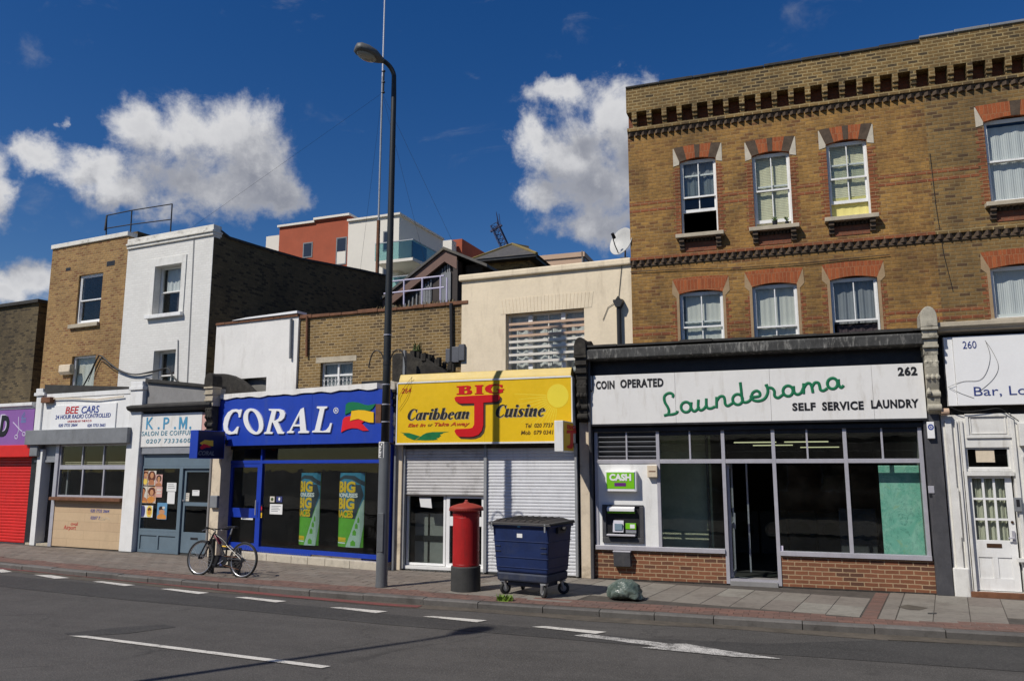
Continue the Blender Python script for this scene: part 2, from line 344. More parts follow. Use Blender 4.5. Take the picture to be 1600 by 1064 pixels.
def brick(name, c1, c2, mortar, c3=None, ms=.010, bw=.185, rh=.071, var=.35, soot=0.0, bump=.5, mfade=0.0, rough=.88, patch=None, pamt=.5, sootz=None):
    m, t, b = nm(name); v, o, s3 = facevec(t)
    wob = t.noise(o, 3.0, 3); jit = t.noise(o, 26, 3, .6)
    w3 = t.new('ShaderNodeCombineXYZ'); t.l.new(t.math('MULTIPLY', t.math('SUBTRACT', jit, .5), .012), w3.inputs[0]); t.l.new(t.math('ADD', t.math('MULTIPLY', t.math('SUBTRACT', wob, .5), .02), t.math('MULTIPLY', t.math('SUBTRACT', jit, .5), .01)), w3.inputs[1])
    v2 = t.vmath('ADD', v, w3.outputs[0])
    bt = t.new('ShaderNodeTexBrick'); t.l.new(v2, bt.inputs['Vector']); bt.inputs['Scale'].default_value = 1.0
    bt.inputs['Brick Width'].default_value = bw; bt.inputs['Row Height'].default_value = rh; bt.inputs['Mortar Size'].default_value = ms
    bt.inputs['Mortar Smooth'].default_value = .35; bt.inputs['Bias'].default_value = 0
    bt.inputs['Color1'].default_value = tuple(c1) + (1,); bt.inputs['Color2'].default_value = tuple(c2) + (1,); bt.inputs['Mortar'].default_value = tuple(mortar) + (1,)
    n1 = t.noise(o, 1.1, 7, .65); n2 = t.noise(o, 13, 5, .7); n3 = t.noise(o, 55, 4, .7)
    cc = bt.outputs['Color']
    if c3 is not None:          # odd bricks of a third colour
        b2 = t.new('ShaderNodeTexBrick'); t.l.new(v2, b2.inputs['Vector'])
        for kx in ('Scale', 'Brick Width', 'Row Height', 'Mortar Size'): b2.inputs[kx].default_value = bt.inputs[kx].default_value
        b2.inputs['Color1'].default_value = (0, 0, 0, 1); b2.inputs['Color2'].default_value = (1, 1, 1, 1); b2.inputs['Mortar'].default_value = (0, 0, 0, 1)
        b2.inputs['Bias'].default_value = -.15; b2.offset_frequency = 2
        g = t.new('ShaderNodeSeparateColor'); t.l.new(b2.outputs['Color'], g.inputs[0])
        cc = t.mix(t.math('MULTIPLY', t.ramp(g.outputs[0], .58, .72), .75), cc, tuple(c3) + (1,))
    if patch:
        cc = t.mix(t.math('MULTIPLY', t.ramp(n1, .42, .62), pamt), cc, tuple(patch) + (1,))
    cc = t.mix(t.math('MULTIPLY', t.ramp(n2, .38, .72), var), cc, t.mix(.5, cc, (.035, .028, .02, 1)))
    cc = t.mix(t.math('MULTIPLY', t.ramp(n3, .5, .75), var * .6), cc, t.mix(.6, cc, (.5, .4, .24, 1)))
    if soot:
        sn = t.ramp(t.noise(t.scale(o, (1, 1, .5)), .9, 8, .7), .40, .66)
        if sootz:
            zz = t.ramp(s3.outputs[2], sootz[0], sootz[1]); sn = t.math('MULTIPLY', sn, t.math('ADD', .25, zz))
        cc = t.mix(t.math('MULTIPLY', sn, soot), cc, (.022, .019, .016, 1))
    t.put(b.inputs['Base Color'], cc); b.inputs['Roughness'].default_value = rough; b.inputs['Specular IOR Level'].default_value = .25
    hgt = t.math('ADD', t.math('MULTIPLY', t.math('SUBTRACT', 1.0, bt.outputs['Fac']), 1.0), t.math('ADD', t.math('MULTIPLY', n3, .55), t.math('MULTIPLY', n2, .5)))
    bp = t.new('ShaderNodeBump'); bp.inputs['Strength'].default_value = bump; bp.inputs['Distance'].default_value = .012
    t.put(bp.inputs['Height'], hgt); t.l.new(bp.outputs[0], b.inputs['Normal']); return m
def glass(name, tint=(.72, .78, .76), refl=1.0, rough=.004, ior=1.5):
    m = bpy.data.materials.new(name); m.use_nodes = True; t = NT(m.node_tree); t.n.clear()
    o = t.new('ShaderNodeOutputMaterial'); tr = t.new('ShaderNodeBsdfTransparent'); tr.inputs[0].default_value = tint + (1,)
    gl = t.new('ShaderNodeBsdfGlossy'); gl.inputs['Roughness'].default_value = rough; gl.inputs['Color'].default_value = (refl, refl, refl, 1)
    fr = t.new('ShaderNodeFresnel'); gm_ = t.new('ShaderNodeNewGeometry'); t.put(fr.inputs[0], t.math('ADD', ior, t.math('MULTIPLY', gm_.outputs['Backfacing'], 1 / ior - ior)))
    c = t.new('ShaderNodeTexCoord').outputs['Object']; bp = t.new('ShaderNodeBump'); bp.inputs['Strength'].default_value = .025; bp.inputs['Distance'].default_value = .05
    t.put(bp.inputs['Height'], t.noise(c, 2.0, 2)); t.l.new(bp.outputs[0], gl.inputs['Normal'])
    mx = t.new('ShaderNodeMixShader'); t.l.new(fr.outputs[0], mx.inputs[0]); t.l.new(tr.outputs[0], mx.inputs[1]); t.l.new(gl.outputs[0], mx.inputs[2])
    # film of street dust
    df = t.new('ShaderNodeBsdfDiffuse'); df.inputs[0].default_value = (.35, .33, .3, 1)
    m2 = t.new('ShaderNodeMixShader'); t.put(m2.inputs[0], t.math('MULTIPLY', t.ramp(t.noise(c, 1.6, 7, .65), .35, .85), .016))
    t.l.new(mx.outputs[0], m2.inputs[1]); t.l.new(df.outputs[0], m2.inputs[2]); t.l.new(m2.outputs[0], o.inputs[0]); return m
def cloth(name, c1, c2, freq=9.0, trans=.25):
    m, t, b = nm(name); o = t.new('ShaderNodeTexCoord').outputs['Object']
    w_ = t.new('ShaderNodeTexWave'); w_.inputs['Scale'].default_value = freq; w_.inputs['Distortion'].default_value = 2.5; w_.inputs['Detail'].default_value = 3
    t.l.new(t.scale(o, (1, 1, .12)), w_.inputs['Vector'])
    t.put(b.inputs['Base Color'], t.mix(t.math('MULTIPLY', t.noise(o, 7, 5), .6), tuple(c1) + (1,), tuple(c2) + (1,)))
    b.inputs['Roughness'].default_value = .9
    bp = t.new('ShaderNodeBump'); bp.inputs['Strength'].default_value = .4; bp.inputs['Distance'].default_value = .02
    t.l.new(w_.outputs['Fac'], bp.inputs['Height']); t.l.new(bp.outputs[0], b.inputs['Normal']); return m
def island(name, cols, rough=.85, bump=.3, bscale=60, stain=(.1, .09, .08), sam=.4):     # each slab its own shade
    m, t, b = nm(name); o = t.new('ShaderNodeTexCoord').outputs['Object']; g = t.new('ShaderNodeNewGeometry')
    r = t.new('ShaderNodeValToRGB'); r.color_ramp.interpolation = 'LINEAR'
    while len(r.color_ramp.elements) < len(cols): r.color_ramp.elements.new(.5)
    for i, c in enumerate(cols): r.color_ramp.elements[i].position = i / (len(cols) - 1); r.color_ramp.elements[i].color = tuple(c) + (1,)
    t.l.new(g.outputs['Random Per Island'], r.inputs[0])
    n1 = t.noise(o, 1.4, 8, .7); n2 = t.noise(o, 90, 3, .7); n4 = t.noise(o, 9, 5, .6)
    cc = t.mix(t.math('MULTIPLY', t.ramp(n1, .45, .75), sam), r.outputs[0], tuple(stain) + (1,))
    cc = t.mix(t.math('MULTIPLY', t.ramp(n2, .35, .7), .3), cc, t.mix(.5, cc, (.03, .03, .03, 1)))
    sp = t.ramp(t.noise(o, 22, 2, .4), .70, .74); cc = t.mix(t.math('MULTIPLY', sp, .5), cc, (.05, .045, .04, 1))
    cc = t.mix(t.math('MULTIPLY', t.ramp(n4, .4, .7), .18), cc, (.02, .02, .02, 1))
    t.put(b.inputs['Base Color'], cc); b.inputs['Roughness'].default_value = rough
    bp = t.new('ShaderNodeBump'); bp.inputs['Strength'].default_value = bump; bp.inputs['Distance'].default_value = .006
    t.put(bp.inputs['Height'], t.noise(o, bscale, 5, .7)); t.l.new(bp.outputs[0], b.inputs['Normal']); return m
def lamp_mat(name, col, st):
    m, t, b = nm(name); b.inputs['Emission Color'].default_value = tuple(col) + (1,); b.inputs['Emission Strength'].default_value = st; return m
M = {}
M['stock'] = brick('yellow_stock_brick', (.41, .228, .062), (.21, .108, .033), (.32, .20, .085), c3=(.17, .07, .03), ms=.010, var=.75, patch=(.39, .21, .055), pamt=.5, soot=.48)
M['stock_dark'] = brick('sooty_stock_brick', (.26, .16, .055), (.13, .08, .03), (.36, .27, .13), c3=(.06, .045, .028), ms=.013, var=.5, soot=.45)
M['stock260'] = brick('brown_stock_brick', (.30, .18, .06), (.17, .10, .036), (.24, .17, .08), c3=(.09, .05, .03), ms=.011, var=.5, soot=.42)
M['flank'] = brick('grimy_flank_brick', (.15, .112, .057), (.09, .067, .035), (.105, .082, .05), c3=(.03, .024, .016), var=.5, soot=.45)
M['brown'] = brick('tan_stock_brick', (.42, .25, .095), (.23, .125, .05), (.36, .25, .13), c3=(.22, .085, .035), ms=.012, var=.7, patch=(.39, .24, .095), pamt=.4, soot=.25)
M['lowbrick'] = brick('weathered_stock_brick', (.29, .185, .066), (.17, .105, .04), (.38, .28, .15), c3=(.09, .06, .035), ms=.014, var=.55, soot=.28)
M['white_brick'] = brick('white_painted_brick', (.75, .74, .705), (.70, .69, .655), (.68, .67, .63), ms=.009, var=.1, bump=.28, soot=.07)
M['red_riser'] = brick('red_brown_brick', (.25, .10, .052), (.17, .068, .036), (.40, .28, .17), c3=(.10, .05, .035), ms=.010, bw=.225, rh=.075, var=.3, bump=.4, soot=.12)
M['redbrick'] = brick('red_rubbed_brick', (.38, .105, .036), (.27, .07, .026), (.34, .15, .07), ms=.006, bw=.07, rh=.23, var=.4)
M['redband'] = brick('red_band_brick', (.31, .10, .038), (.23, .07, .03), (.32, .19, .09), ms=.009, var=.6, soot=.35)
M['darkbrick'] = paint('soot_black_brick', (.08, .056, .038), .9, .35, 8, .5, 30)
M['redrecess'] = brick('dull_red_brick', (.24, .085, .045), (.18, .065, .035), (.16, .08, .05), ms=.008, var=.4)
M['white'] = paint('white_gloss_paint', (.78, .78, .76), .45, .05, 3, .05, 30, dirt=(.35, .32, .27), damt=.35, streak=True)
M['white_clean'] = paint('white_upvc', (.82, .82, .81), .35, .03, 3, 0)
M['offwhite'] = paint('weathered_white_wood', (.70, .69, .65), .6, .08, 5, .15, 30, dirt=(.30, .27, .22), damt=.5, dscale=2.5, streak=True)
M['render_white'] = paint('white_render', (.74, .725, .69), .85, .06, 1.5, .3, 22, dirt=(.44, .41, .36), damt=.45, dscale=1.3, streak=True)
M['cream'] = paint('cream_masonry_paint', (.78, .665, .485), .85, .08, 1.6, .5, 9, dirt=(.42, .34, .24), damt=.5, dscale=1.4, streak=True)
M['creampier'] = paint('cream_peeling_paint', (.66, .56, .42), .8, .1, 4, .35, 15, dirt=(.25, .2, .14), damt=.7, dscale=3)
M['stone'] = paint('weathered_stone', (.46, .40, .30), .85, .18, 6, .4, 25, dirt=(.09, .08, .06), damt=.6, dscale=3)
M['whitestone'] = paint('painted_stone', (.50, .45, .36), .85, .12, 6, .3, 25, dirt=(.2, .18, .14), damt=.5, dscale=5)
M['soot'] = paint('blackened_masonry', (.030, .027, .023), .95, .45, 7, 1.0, 12, dirt=(.10, .09, .07), damt=.6, dscale=5)
M['consolestone'] = paint('shaded_weathered_console', (.42, .39, .31), .85, .2, 6, .6, 22, dirt=(.018, .016, .014), damt=.95, dscale=5)  # black blotches stand in for shade on the console as well as weathering
M['dishgrey'] = paint('dish_grey', (.47, .47, .45), .5, .06, 3, 0)
M['sootgrey'] = paint('flaking_black_cornice', (.05, .05, .048), .85, .4, 5, .5, 18, dirt=(.34, .33, .30), damt=.9, dscale=5.5, streak=True)
M['blackpaint'] = paint('black_paint', (.018, .018, .02), .45, .3, 4, .08, 30, dirt=(.1, .1, .1), damt=.3)
M['charcoal'] = paint('charcoal_pilaster', (.062, .062, .068), .55, .2, 4, .12, 25, dirt=(.16, .15, .14), damt=.35, dscale=3, streak=True)
M['lead'] = paint('lead_grey', (.20, .21, .22), .6, .15, 3, .15, 15, dirt=(.10, .10, .10), damt=.5, streak=True)
M['greyrender'] = paint('grey_render', (.24, .235, .23), .85, .12, 3, .3, 20, dirt=(.12, .11, .1), damt=.4)
M['greyblue'] = paint('blue_grey_gloss_paint', (.135, .185, .225), .4, .08, 3, .04, 20, dirt=(.08, .1, .11), damt=.3)
M['alu'] = paint('dull_aluminium', (.50, .49, .53), .42, .08, 6, .03, 40, metal=.35, dirt=(.3, .29, .3), damt=.3)
M['alu_dark'] = paint('grey_aluminium', (.30, .31, .33), .45, .1, 6, .03, 40, metal=.3)
M['felt'] = paint('roofing_felt', (.045, .043, .04), .95, .3, 5, .5, 30)
M['roof'] = paint('grey_roof', (.07, .07, .072), .9, .2, 3, .3, 20)
M['slate'] = paint('roof_slate', (.085, .08, .075), .7, .25, 6, .3, 18, dirt=(.2, .16, .08), damt=.4)
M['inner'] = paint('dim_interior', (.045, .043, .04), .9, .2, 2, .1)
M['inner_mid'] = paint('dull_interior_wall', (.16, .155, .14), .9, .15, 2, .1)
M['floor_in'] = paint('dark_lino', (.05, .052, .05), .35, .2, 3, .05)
M['glass'] = glass('window_glass'); M['glassdark'] = glass('shop_glass', (.88, .92, .90), .55); M['glassup'] = glass('sash_glass', (.93, .95, .94), .6, ior=1.5)
M['glassbal'] = glass('balcony_glass', (.55, .75, .75), .9, .05)
M['net'] = cloth('net_curtain', (.74, .74, .74), (.60, .61, .63)); M['sheet'] = cloth('hung_sheet', (.66, .65, .60), (.54, .53, .50), 3); M['slatblind'] = brick('cream_slat_blind', (.80, .76, .54), (.77, .72, .50), (.45, .41, .28), ms=.006, bw=4, rh=.035, var=.1, bump=.2)
M['lightsheet'] = cloth('pale_curtain', (.66, .65, .60), (.55, .54, .49), 6); M['bluecurt'] = cloth('blue_grey_curtain', (.26, .27, .29), (.20, .21, .23), 5)
M['darkcurt'] = cloth('dark_mauve_curtain', (.05, .035, .04), (.03, .022, .028), 5)
M['yellowblind'] = cloth('yellow_roller_blind', (.74, .66, .24), (.68, .60, .2), .2)
M['pink'] = paint('pink_panel', (.62, .36, .31), .6, .08, 3, .05)
M['galv'] = paint('galvanised_steel', (.36, .37, .38), .45, .12, 5, .05, metal=.4)
M['iron'] = paint('black_iron', (.02, .02, .021), .5, .2, 6, .08)
M['rust'] = paint('rusty_metal', (.16, .07, .035), .8, .3, 8, .2, 30)
M['wood'] = paint('bare_slat_timber', (.52, .36, .25), .7, .12, 5, .15, 25); M['woodwhite'] = paint('bleached_slat_timber', (.70, .66, .58), .7, .1, 5, .15, 25)
M['cable'] = paint('black_cable', (.015, .015, .015), .6, .1, 5, 0)
# ------------------------------------------------------------------ ground, road, kerb, pavement
def asphalt(name, c, spk=.75):
    m, t, b = nm(name); o = t.new('ShaderNodeTexCoord').outputs['Object']
    n1 = t.noise(o, .5, 8, .65); n2 = t.noise(o, 65, 3, .8); n3 = t.noise(t.scale(o, (.25, 2.0, 1)), 1.2, 6, .6); n4 = t.noise(o, 45, 2, .5); n5 = t.noise(o, 5, 6, .7)
    cc = t.mix(t.ramp(n1, .3, .7), tuple(x * .85 for x in c) + (1,), tuple(x * 1.15 for x in c) + (1,))
    cc = t.mix(t.math('MULTIPLY', t.ramp(n3, .42, .66), .42), cc, tuple(x * .6 for x in c) + (1,))
    cc = t.mix(t.math('MULTIPLY', t.ramp(n5, .46, .66), .32), cc, tuple(x * 1.45 for x in c) + (1,))
    cc = t.mix(t.math('MULTIPLY', t.ramp(n2, .45, .75), spk), cc, (.20, .19, .175, 1))
    cc = t.mix(t.math('MULTIPLY', t.ramp(n4, .60, .72), .35), cc, (.015, .015, .015, 1))
    vo = t.new('ShaderNodeTexVoronoi'); vo.feature = 'DISTANCE_TO_EDGE'; vo.inputs['Scale'].default_value = .38
    t.l.new(t.vmath('ADD', o, t.scale(t.noise(o, 2.2, 6, .7), (.9, .9, 0))), vo.inputs['Vector'])
    cr = t.math('MULTIPLY', t.ramp(vo.outputs['Distance'], .0, .010, 1.0, 0.0), t.ramp(t.noise(o, .35, 3), .46, .56))
    cc = t.mix(t.math('MULTIPLY', cr, .35), cc, (.010, .010, .010, 1))
    n6 = t.noise(t.vmath('ADD', o, (7.3, 2.1, 0)), .8, 7, .7); cc = t.mix(t.math('MULTIPLY', t.ramp(n6, .60, .70), .45), cc, (.022, .021, .020, 1))
    n7 = t.noise(t.vmath('ADD', o, (3.3, 9.1, 0)), 17, 2, .5); cc = t.mix(t.math('MULTIPLY', t.ramp(n7, .70, .74), .5), cc, (.016, .015, .015, 1))
    t.put(b.inputs['Base Color'], cc); b.inputs['Roughness'].default_value = .82; b.inputs['Specular IOR Level'].default_value = .35
    bp = t.new('ShaderNodeBump'); bp.inputs['Strength'].default_value = .55; bp.inputs['Distance'].default_value = .008
    t.put(bp.inputs['Height'], t.math('ADD', n2, n4)); t.l.new(bp.outputs[0], b.inputs['Normal']); return m
M['asphalt'] = asphalt('road_asphalt', (.066, .061, .056)); M['asphalt2'] = asphalt('newer_asphalt', (.042, .040, .038), .5)
M['gutter'] = paint('gutter_grit', (.095, .080, .062), .95, .3, 4, .5, 60, dirt=(.03, .028, .025), damt=.5, dscale=5)
def worn(name, col, lo=.40, hi=.62, under=(.06, .057, .053)):
    m, t, b = nm(name); o = t.new('ShaderNodeTexCoord').outputs['Object']
    f = t.math('ADD', t.math('MULTIPLY', t.noise(o, 60, 4, .75), .6), t.math('MULTIPLY', t.noise(o, 5, 6, .7), .4))
    t.put(b.inputs['Base Color'], t.mix(t.ramp(f, lo, hi, 1.0, .0), tuple(under) + (1,), tuple(col) + (1,))); b.inputs['Roughness'].default_value = .75; return m
M['roadwhite'] = worn('thermoplastic_white', (.60, .575, .52), .50, .64); M['roadwhite2'] = worn('worn_white', (.60, .58, .54), .42, .60); M['roadred'] = worn('faded_red_line', (.20, .055, .046), .44, .66)
M['slab'] = island('concrete_slab', [(.25, .228, .192), (.215, .19, .16), (.28, .262, .222), (.205, .175, .148), (.24, .215, .18)], stain=(.10, .08, .064), sam=.6)
M['paver'] = island('brown_paver', [(.215, .175, .14), (.18, .15, .122), (.235, .20, .165), (.195, .155, .125)], sam=.45)
M['redpaver'] = island('red_block_paver', [(.185, .10, .075), (.15, .085, .066), (.21, .11, .082), (.165, .10, .078)], sam=.5)
M['joint'] = paint('dark_joint', (.075, .065, .055), .95, .3, 6, .3)
M['granite'] = island('granite_kerb', [(.145, .135, .122), (.115, .107, .098), (.17, .158, .145)], bscale=45, bump=.7, stain=(.045, .038, .032), sam=.75)
g = MB().poly([(-500, -400, -.16), (500, -400, -.16), (500, 900, -.16), (-500, 900, -.16)]); struct('ground', g, M['asphalt'])
KP = [ground(x, y) for x, y in [(0, 880), (72, 887), (128, 892), (250, 902), (320, 908), (451, 919), (509, 925), (620, 934.5), (712, 940), (826, 946.5), (877, 949.5), (963, 953), (1051, 958), (1158, 964.5), (1267, 970.5), (1380, 979.5), (1517, 988), (1600, 993)]]
def fitline(pts):                       # smooth the kerb: quadratic in X
    n = len(pts); import numpy as np
    c = np.polyfit([p.x for p in pts], [p.y for p in pts], 3); return lambda x: float(np.polyval(c, x))
ky_ = fitline(KP)
def ky(x):
    if x < -17.5: return ky_(-17.5) + (x + 17.5) * (ky_(-17.4) - ky_(-17.5)) / .1
    if x > 3: return ky_(3) + (x - 3) * .02
    return ky_(x)
RZ = -.105
xs = [-60 + i * 1.0 for i in range(91)]
g = MB(); b0 = 0
for a, c in zip(xs, xs[1:]): g.poly([(a, 3.2, RZ), (c, 3.2, RZ), (c, ky(c) + .05, RZ), (a, ky(a) + .05, RZ)])
struct('road', g, M['asphalt'])
g = MB()
for a, c in zip(xs, xs[1:]): g.poly([(a, ky(a) - .30 - .06 * math.sin(a * 1.7), RZ + .004), (c, ky(c) - .30 - .06 * math.sin(c * 1.7), RZ + .004), (c, ky(c) + .04, RZ + .004), (a, ky(a) + .04, RZ + .004)])
struct('gutter', g, M['gutter'])
g = MB()
for a, c in zip(xs, xs[1:]): g.poly([(a, ky(a) + .12, -.004), (c, ky(c) + .12, -.004), (c, 26, -.004), (a, 26, -.004)])
struct('pavement', g, M['joint'])
g = MB().box(-60, 30, -6, 3.0, -.16, 0); struct('pavement', g, M['slab'])
g = MB(); x = -46.0
while x < 22:                           # kerb stones
    L = random.uniform(.8, 1.25); c = x + L - .012
    y0, y1 = ky(x), ky(c); dz = random.uniform(-.006, .006); dy = random.uniform(-.008, .008)
    prof = [(0.02, -.17), (0.0, -.02), (.012, -.006), (.03, 0), (.17, 0), (.17, -.17)]
    A = [(x, y0 + p[0] + dy, p[1] + dz) for p in prof]; B = [(c, y1 + p[0] + dy, p[1] + dz) for p in prof]; g._pr(A, B); x += L
struct('kerb', g, M['granite'])
g = MB(); x = -46.0                     # red block strip behind the kerb
while x < 20:
    for r in range(4 if not (-14 < x < -12) else 4):
        o = .075 if r % 2 else 0; w = .138
        if r == 3 and math.sin(x * 2.1) + math.sin(x * .9) > .3: continue
        a, c = x + o, x + o + .205; ya = ky(a) + .19 + r * .145; yc = ky(c) + .19 + r * .145
        g.box(0, 0, 0, 0, 0, 0) if False else None
        z = .002 + random.uniform(-.0015, .0015)
        g._pr([(a, ya, z), (c, yc, z), (c, yc + w, z), (a, ya + w, z)], [(a, ya, -.03), (c, yc, -.03), (c, yc + w, -.03), (a, ya + w, -.03)])
    x += .212
struct('paving_bricks', g, M['redpaver'])
def facade_y(x):
    if x < -13.3: return 16.98 - (x + 21.44) * math.tan(R_(6.3))
    if x < -8.2: return 16.34 - (x + 13.28) * math.tan(R_(12))
    return 15.40
def slab(g, P, hx, hy, t, n, z, j):
    q_ = [P - t * hx - n * hy, P + t * hx - n * hy, P + t * hx + n * hy, P - t * hx + n * hy]
    g._pr([(v.x, v.y, z) for v in q_], [(v.x, v.y, -.03) for v in q_])
gr_red = MB(); g = MB(); ang = R_(-9); t_ = Vector((math.cos(ang), math.sin(ang), 0)); n_ = Vector((-math.sin(ang), math.cos(ang), 0)); O = Vector((-5.0, 12.0, 0))
for i in range(-4, 44):
    if i == 12:
        for jx in range(2, 46):
            P = O + t_ * (i * .462 + .12) + n_ * (jx * .108)
            if ky(P.x) + .62 < P.y < facade_y(P.x) - .1: slab(gr_red, P, .10, .05, t_, n_, random.uniform(.0, .003), 0)
    for jx in range(-2, 16):
        P = O + t_ * (i * .462 + .23) + n_ * (jx * .93 + .3)
        if P.x < -5.6 or P.y - .33 < ky(P.x) + .52 or P.y + .30 > facade_y(P.x) - .02: continue
        if i == 12: slab(g, P + t_ * .115, .105, .461, t_, n_, .001, 0)
        else: slab(g, P, .225, .461, t_, n_, random.uniform(.0, .003), 0)
struct('paving_slabs', g, M['slab']); struct('paving_bricks', gr_red, M['redpaver'])
g = MB(); x = -46.0; row = 0
for row in range(14):                   # smaller brown pavers on the left stretch
    x = -46 + (row % 2) * .22
    while x < -5.4:
        xc = x + .22; yb = ky(xc) + .80 + row * .235; sl = (ky(xc + .2) - ky(xc - .2)) / .4
        if yb + .12 < facade_y(xc) - .05:
            t2 = Vector((1, sl, 0)).normalized(); n2 = Vector((-t2.y, t2.x, 0)); slab(g, Vector((xc, yb, 0)), .214, .112, t2, n2, random.uniform(0, .003), 0)
        x += .44
struct('paving_slabs', g, M['paver'])
def gp(pts, z): return [tuple(ground(a, b, z)) for a, b in pts]
def mark(pts, z, m, name='road_marking'): return struct(name, MB().poly(gp(pts, z)), m)
Z1 = RZ + .004; Z2 = RZ + .010
up = [(-40, 894), (0, 898), (200, 916), (400, 938), (600, 958), (800, 978), (1000, 996), (1200, 1005), (1390, 999), (1600, 1010), (1700, 1016)]; lo = [(-40, 912), (0, 916), (200, 937), (400, 955), (600, 975), (800, 991), (1000, 1008), (1200, 1021), (1390, 1034), (1600, 1049), (1700, 1056)]
g = MB()
for i in range(len(up) - 1): g.poly(gp([lo[i], lo[i + 1], up[i + 1], up[i]], Z1))
struct('road_patch', g, M['asphalt2'])
mark([(100, 989), (190, 979), (255, 975), (275, 979), (200, 989), (120, 994)], Z1, M['asphalt2'], 'road_patch')
rl = [(-30, 885), (60, 892), (130, 899), (300, 916), (450, 930.5), (600, 943.5), (656, 947)]
g = MB()
for a, b in zip(rl, rl[1:]):
    A = ground(*a, Z2); B = ground(*b, Z2); g.poly([tuple(A - Vector((0, .10, 0))), tuple(B - Vector((0, .10, 0))), tuple(B + Vector((0, .09, 0))), tuple(A + Vector((0, .09, 0)))])
struct('road_marking', g, M['roadred'])
for q_ in [[(-20, 889), (5, 889), (19, 893), (2, 894)], [(52, 897.5), (80, 898), (109, 902.5), (85, 903.5)], [(144, 908), (160, 907.5), (212, 913.5), (195, 915)], [(251, 919.5), (267.5, 919), (327, 925.5), (310, 927.5)],
           [(366.5, 932.5), (385, 932), (448, 938.5), (431, 940.5)], [(515, 948.5), (532, 948), (606, 954.5), (587, 957)], [(660, 962.5), (679, 962), (761, 968.5), (745, 971.5)], [(831, 978.5), (852, 977.5), (948, 986.5), (931, 989.5)],
           [(107.5, 992.5), (135, 992.5), (517, 1040), (502, 1043)]]:
    mark(q_[::-1], Z2, M['roadwhite'])
ar = [(192, 224), (238, 220), (495, 250), (545, 250), (660, 270), (850, 298), (690, 290), (405, 262), (455, 258)]
mark([(800 + a / 2, 880 + b / 2) for a, b in ar][::-1], Z2, M['roadwhite2'])
mark([(1403, 947), (1418, 944), (1450, 949), (1436, 952.5), (1416, 951)][::-1], .005, M['gutter'], 'pavement_patch'); mark([(1449, 956.5), (1463, 956.5), (1464, 958.5), (1450, 958.5)][::-1], .005, M['asphalt2'], 'pavement_patch')
# ------------------------------------------------------------------ window builder
def sash(house, u0, u1, z0, z1, d, meet=.5, lift=0.0, vb=True, hangings=(), fm=None, fw=.034, gl=None, lower_glass=True, upper_bar=True, nolower=False):
    fm = fm or M['white']; zm = z0 + (z1 - z0) * meet
    g = MB(); g.frame(u0, u1, z0, z1, fw, d, d + .10)
    a, b = u0 + fw, u1 - fw; c = (a + b) / 2
    g.frame(a, b, zm, z1 - fw, .03, d + .012, d + .048, tb=.035)
    if vb and upper_bar: g.box(c - .010, c + .010, d + .014, d + .046, zm + .035, z1 - fw - .038)
    lb, lt = z0 + fw + lift, zm + .03 + lift
    if not nolower: g.frame(a, b, lb, min(lt, z1 - fw), .032, d + .055, d + .092, tb=.065, tt=.035)
    if vb and not nolower: g.box(c - .010, c + .010, d + .057, d + .090, lb + .065, min(lt, z1 - fw) - .035)
    w = part('window', g, fm, house)
    p = MB().box(a + .03, b - .03, d + .028, d + .032, zm + .03, z1 - fw - .03)
    if not nolower: p.box(a + .03, b - .03, d + .071, d + .075, lb + .06, min(lt, z1 - fw) - .03)
    part('pane', p, gl or M['glassup'], w)
    for (f0, f1, h0, h1, m, nm_) in hangings:
        q_ = MB(); n = 22; U0, U1 = u0 + (u1 - u0) * f0, u0 + (u1 - u0) * f1; ZA, ZB = z0 + (z1 - z0) * h0, z0 + (z1 - z0) * h1
        ph = random.uniform(0, 6); amp = .003 if 'blind' in nm_ or m == M['sheet'] else random.uniform(.006, .016)
        cols_ = [(U0 + (U1 - U0) * i / n, d + .118 + amp * math.sin(i * 1.5 + ph) + amp * .6 * math.sin(i * .63 + ph)) for i in range(n + 1)]
        for (ua, da), (ub, db) in zip(cols_, cols_[1:]): q_.poly([(ua, da, ZA), (ub, db, ZA), (ub, db, ZB), (ua, da, ZB)])
        part(nm_, q_, m, w, smooth=True)
    return w
def casing(house, mat, u0, u1, z0, z1, d, th=.004): pass
def body(h, mat, u0, u1, z0, z1, dep, holes, roofz=None, th=.24, roofm=None, d0=0.0, name='wall'):
    g = MB(); g.wall(u0, u1, z0, z1, holes, d0, d0 + th)
    g.box(u0, u0 + .22, d0 + th, dep, z0, z1); g.box(u1 - .22, u1, d0 + th, dep, z0, z1); g.box(u0 + .22, u1 - .22, dep - .22, dep, z0, z1)
    w = part(name, g, mat, h)
    rz = roofz or z1 - .35
    part('roof', MB().box(u0 + .22, u1 - .22, d0 + th, dep - .22, rz - .12, rz), roofm or M['roof'], h)
    part('upper_floor', MB().box(u0 + .22, u1 - .22, d0 + th, dep - .22, z0, z0 + .06), M['inner'], h)
    return w
def sill(win, u0, u1, z, d, th=.08, out=.1, m=None, over=.07): return part('sill', MB().box(u0 - over, u1 + over, d - out, d + .10, z - th, z - .002), m or M['stone'], win, .008)
M['tanstone'] = paint('tan_rendered_stone', (.33, .23, .13), .85, .15, 5, .25, 25, dirt=(.15, .11, .07), damt=.5, dscale=4)
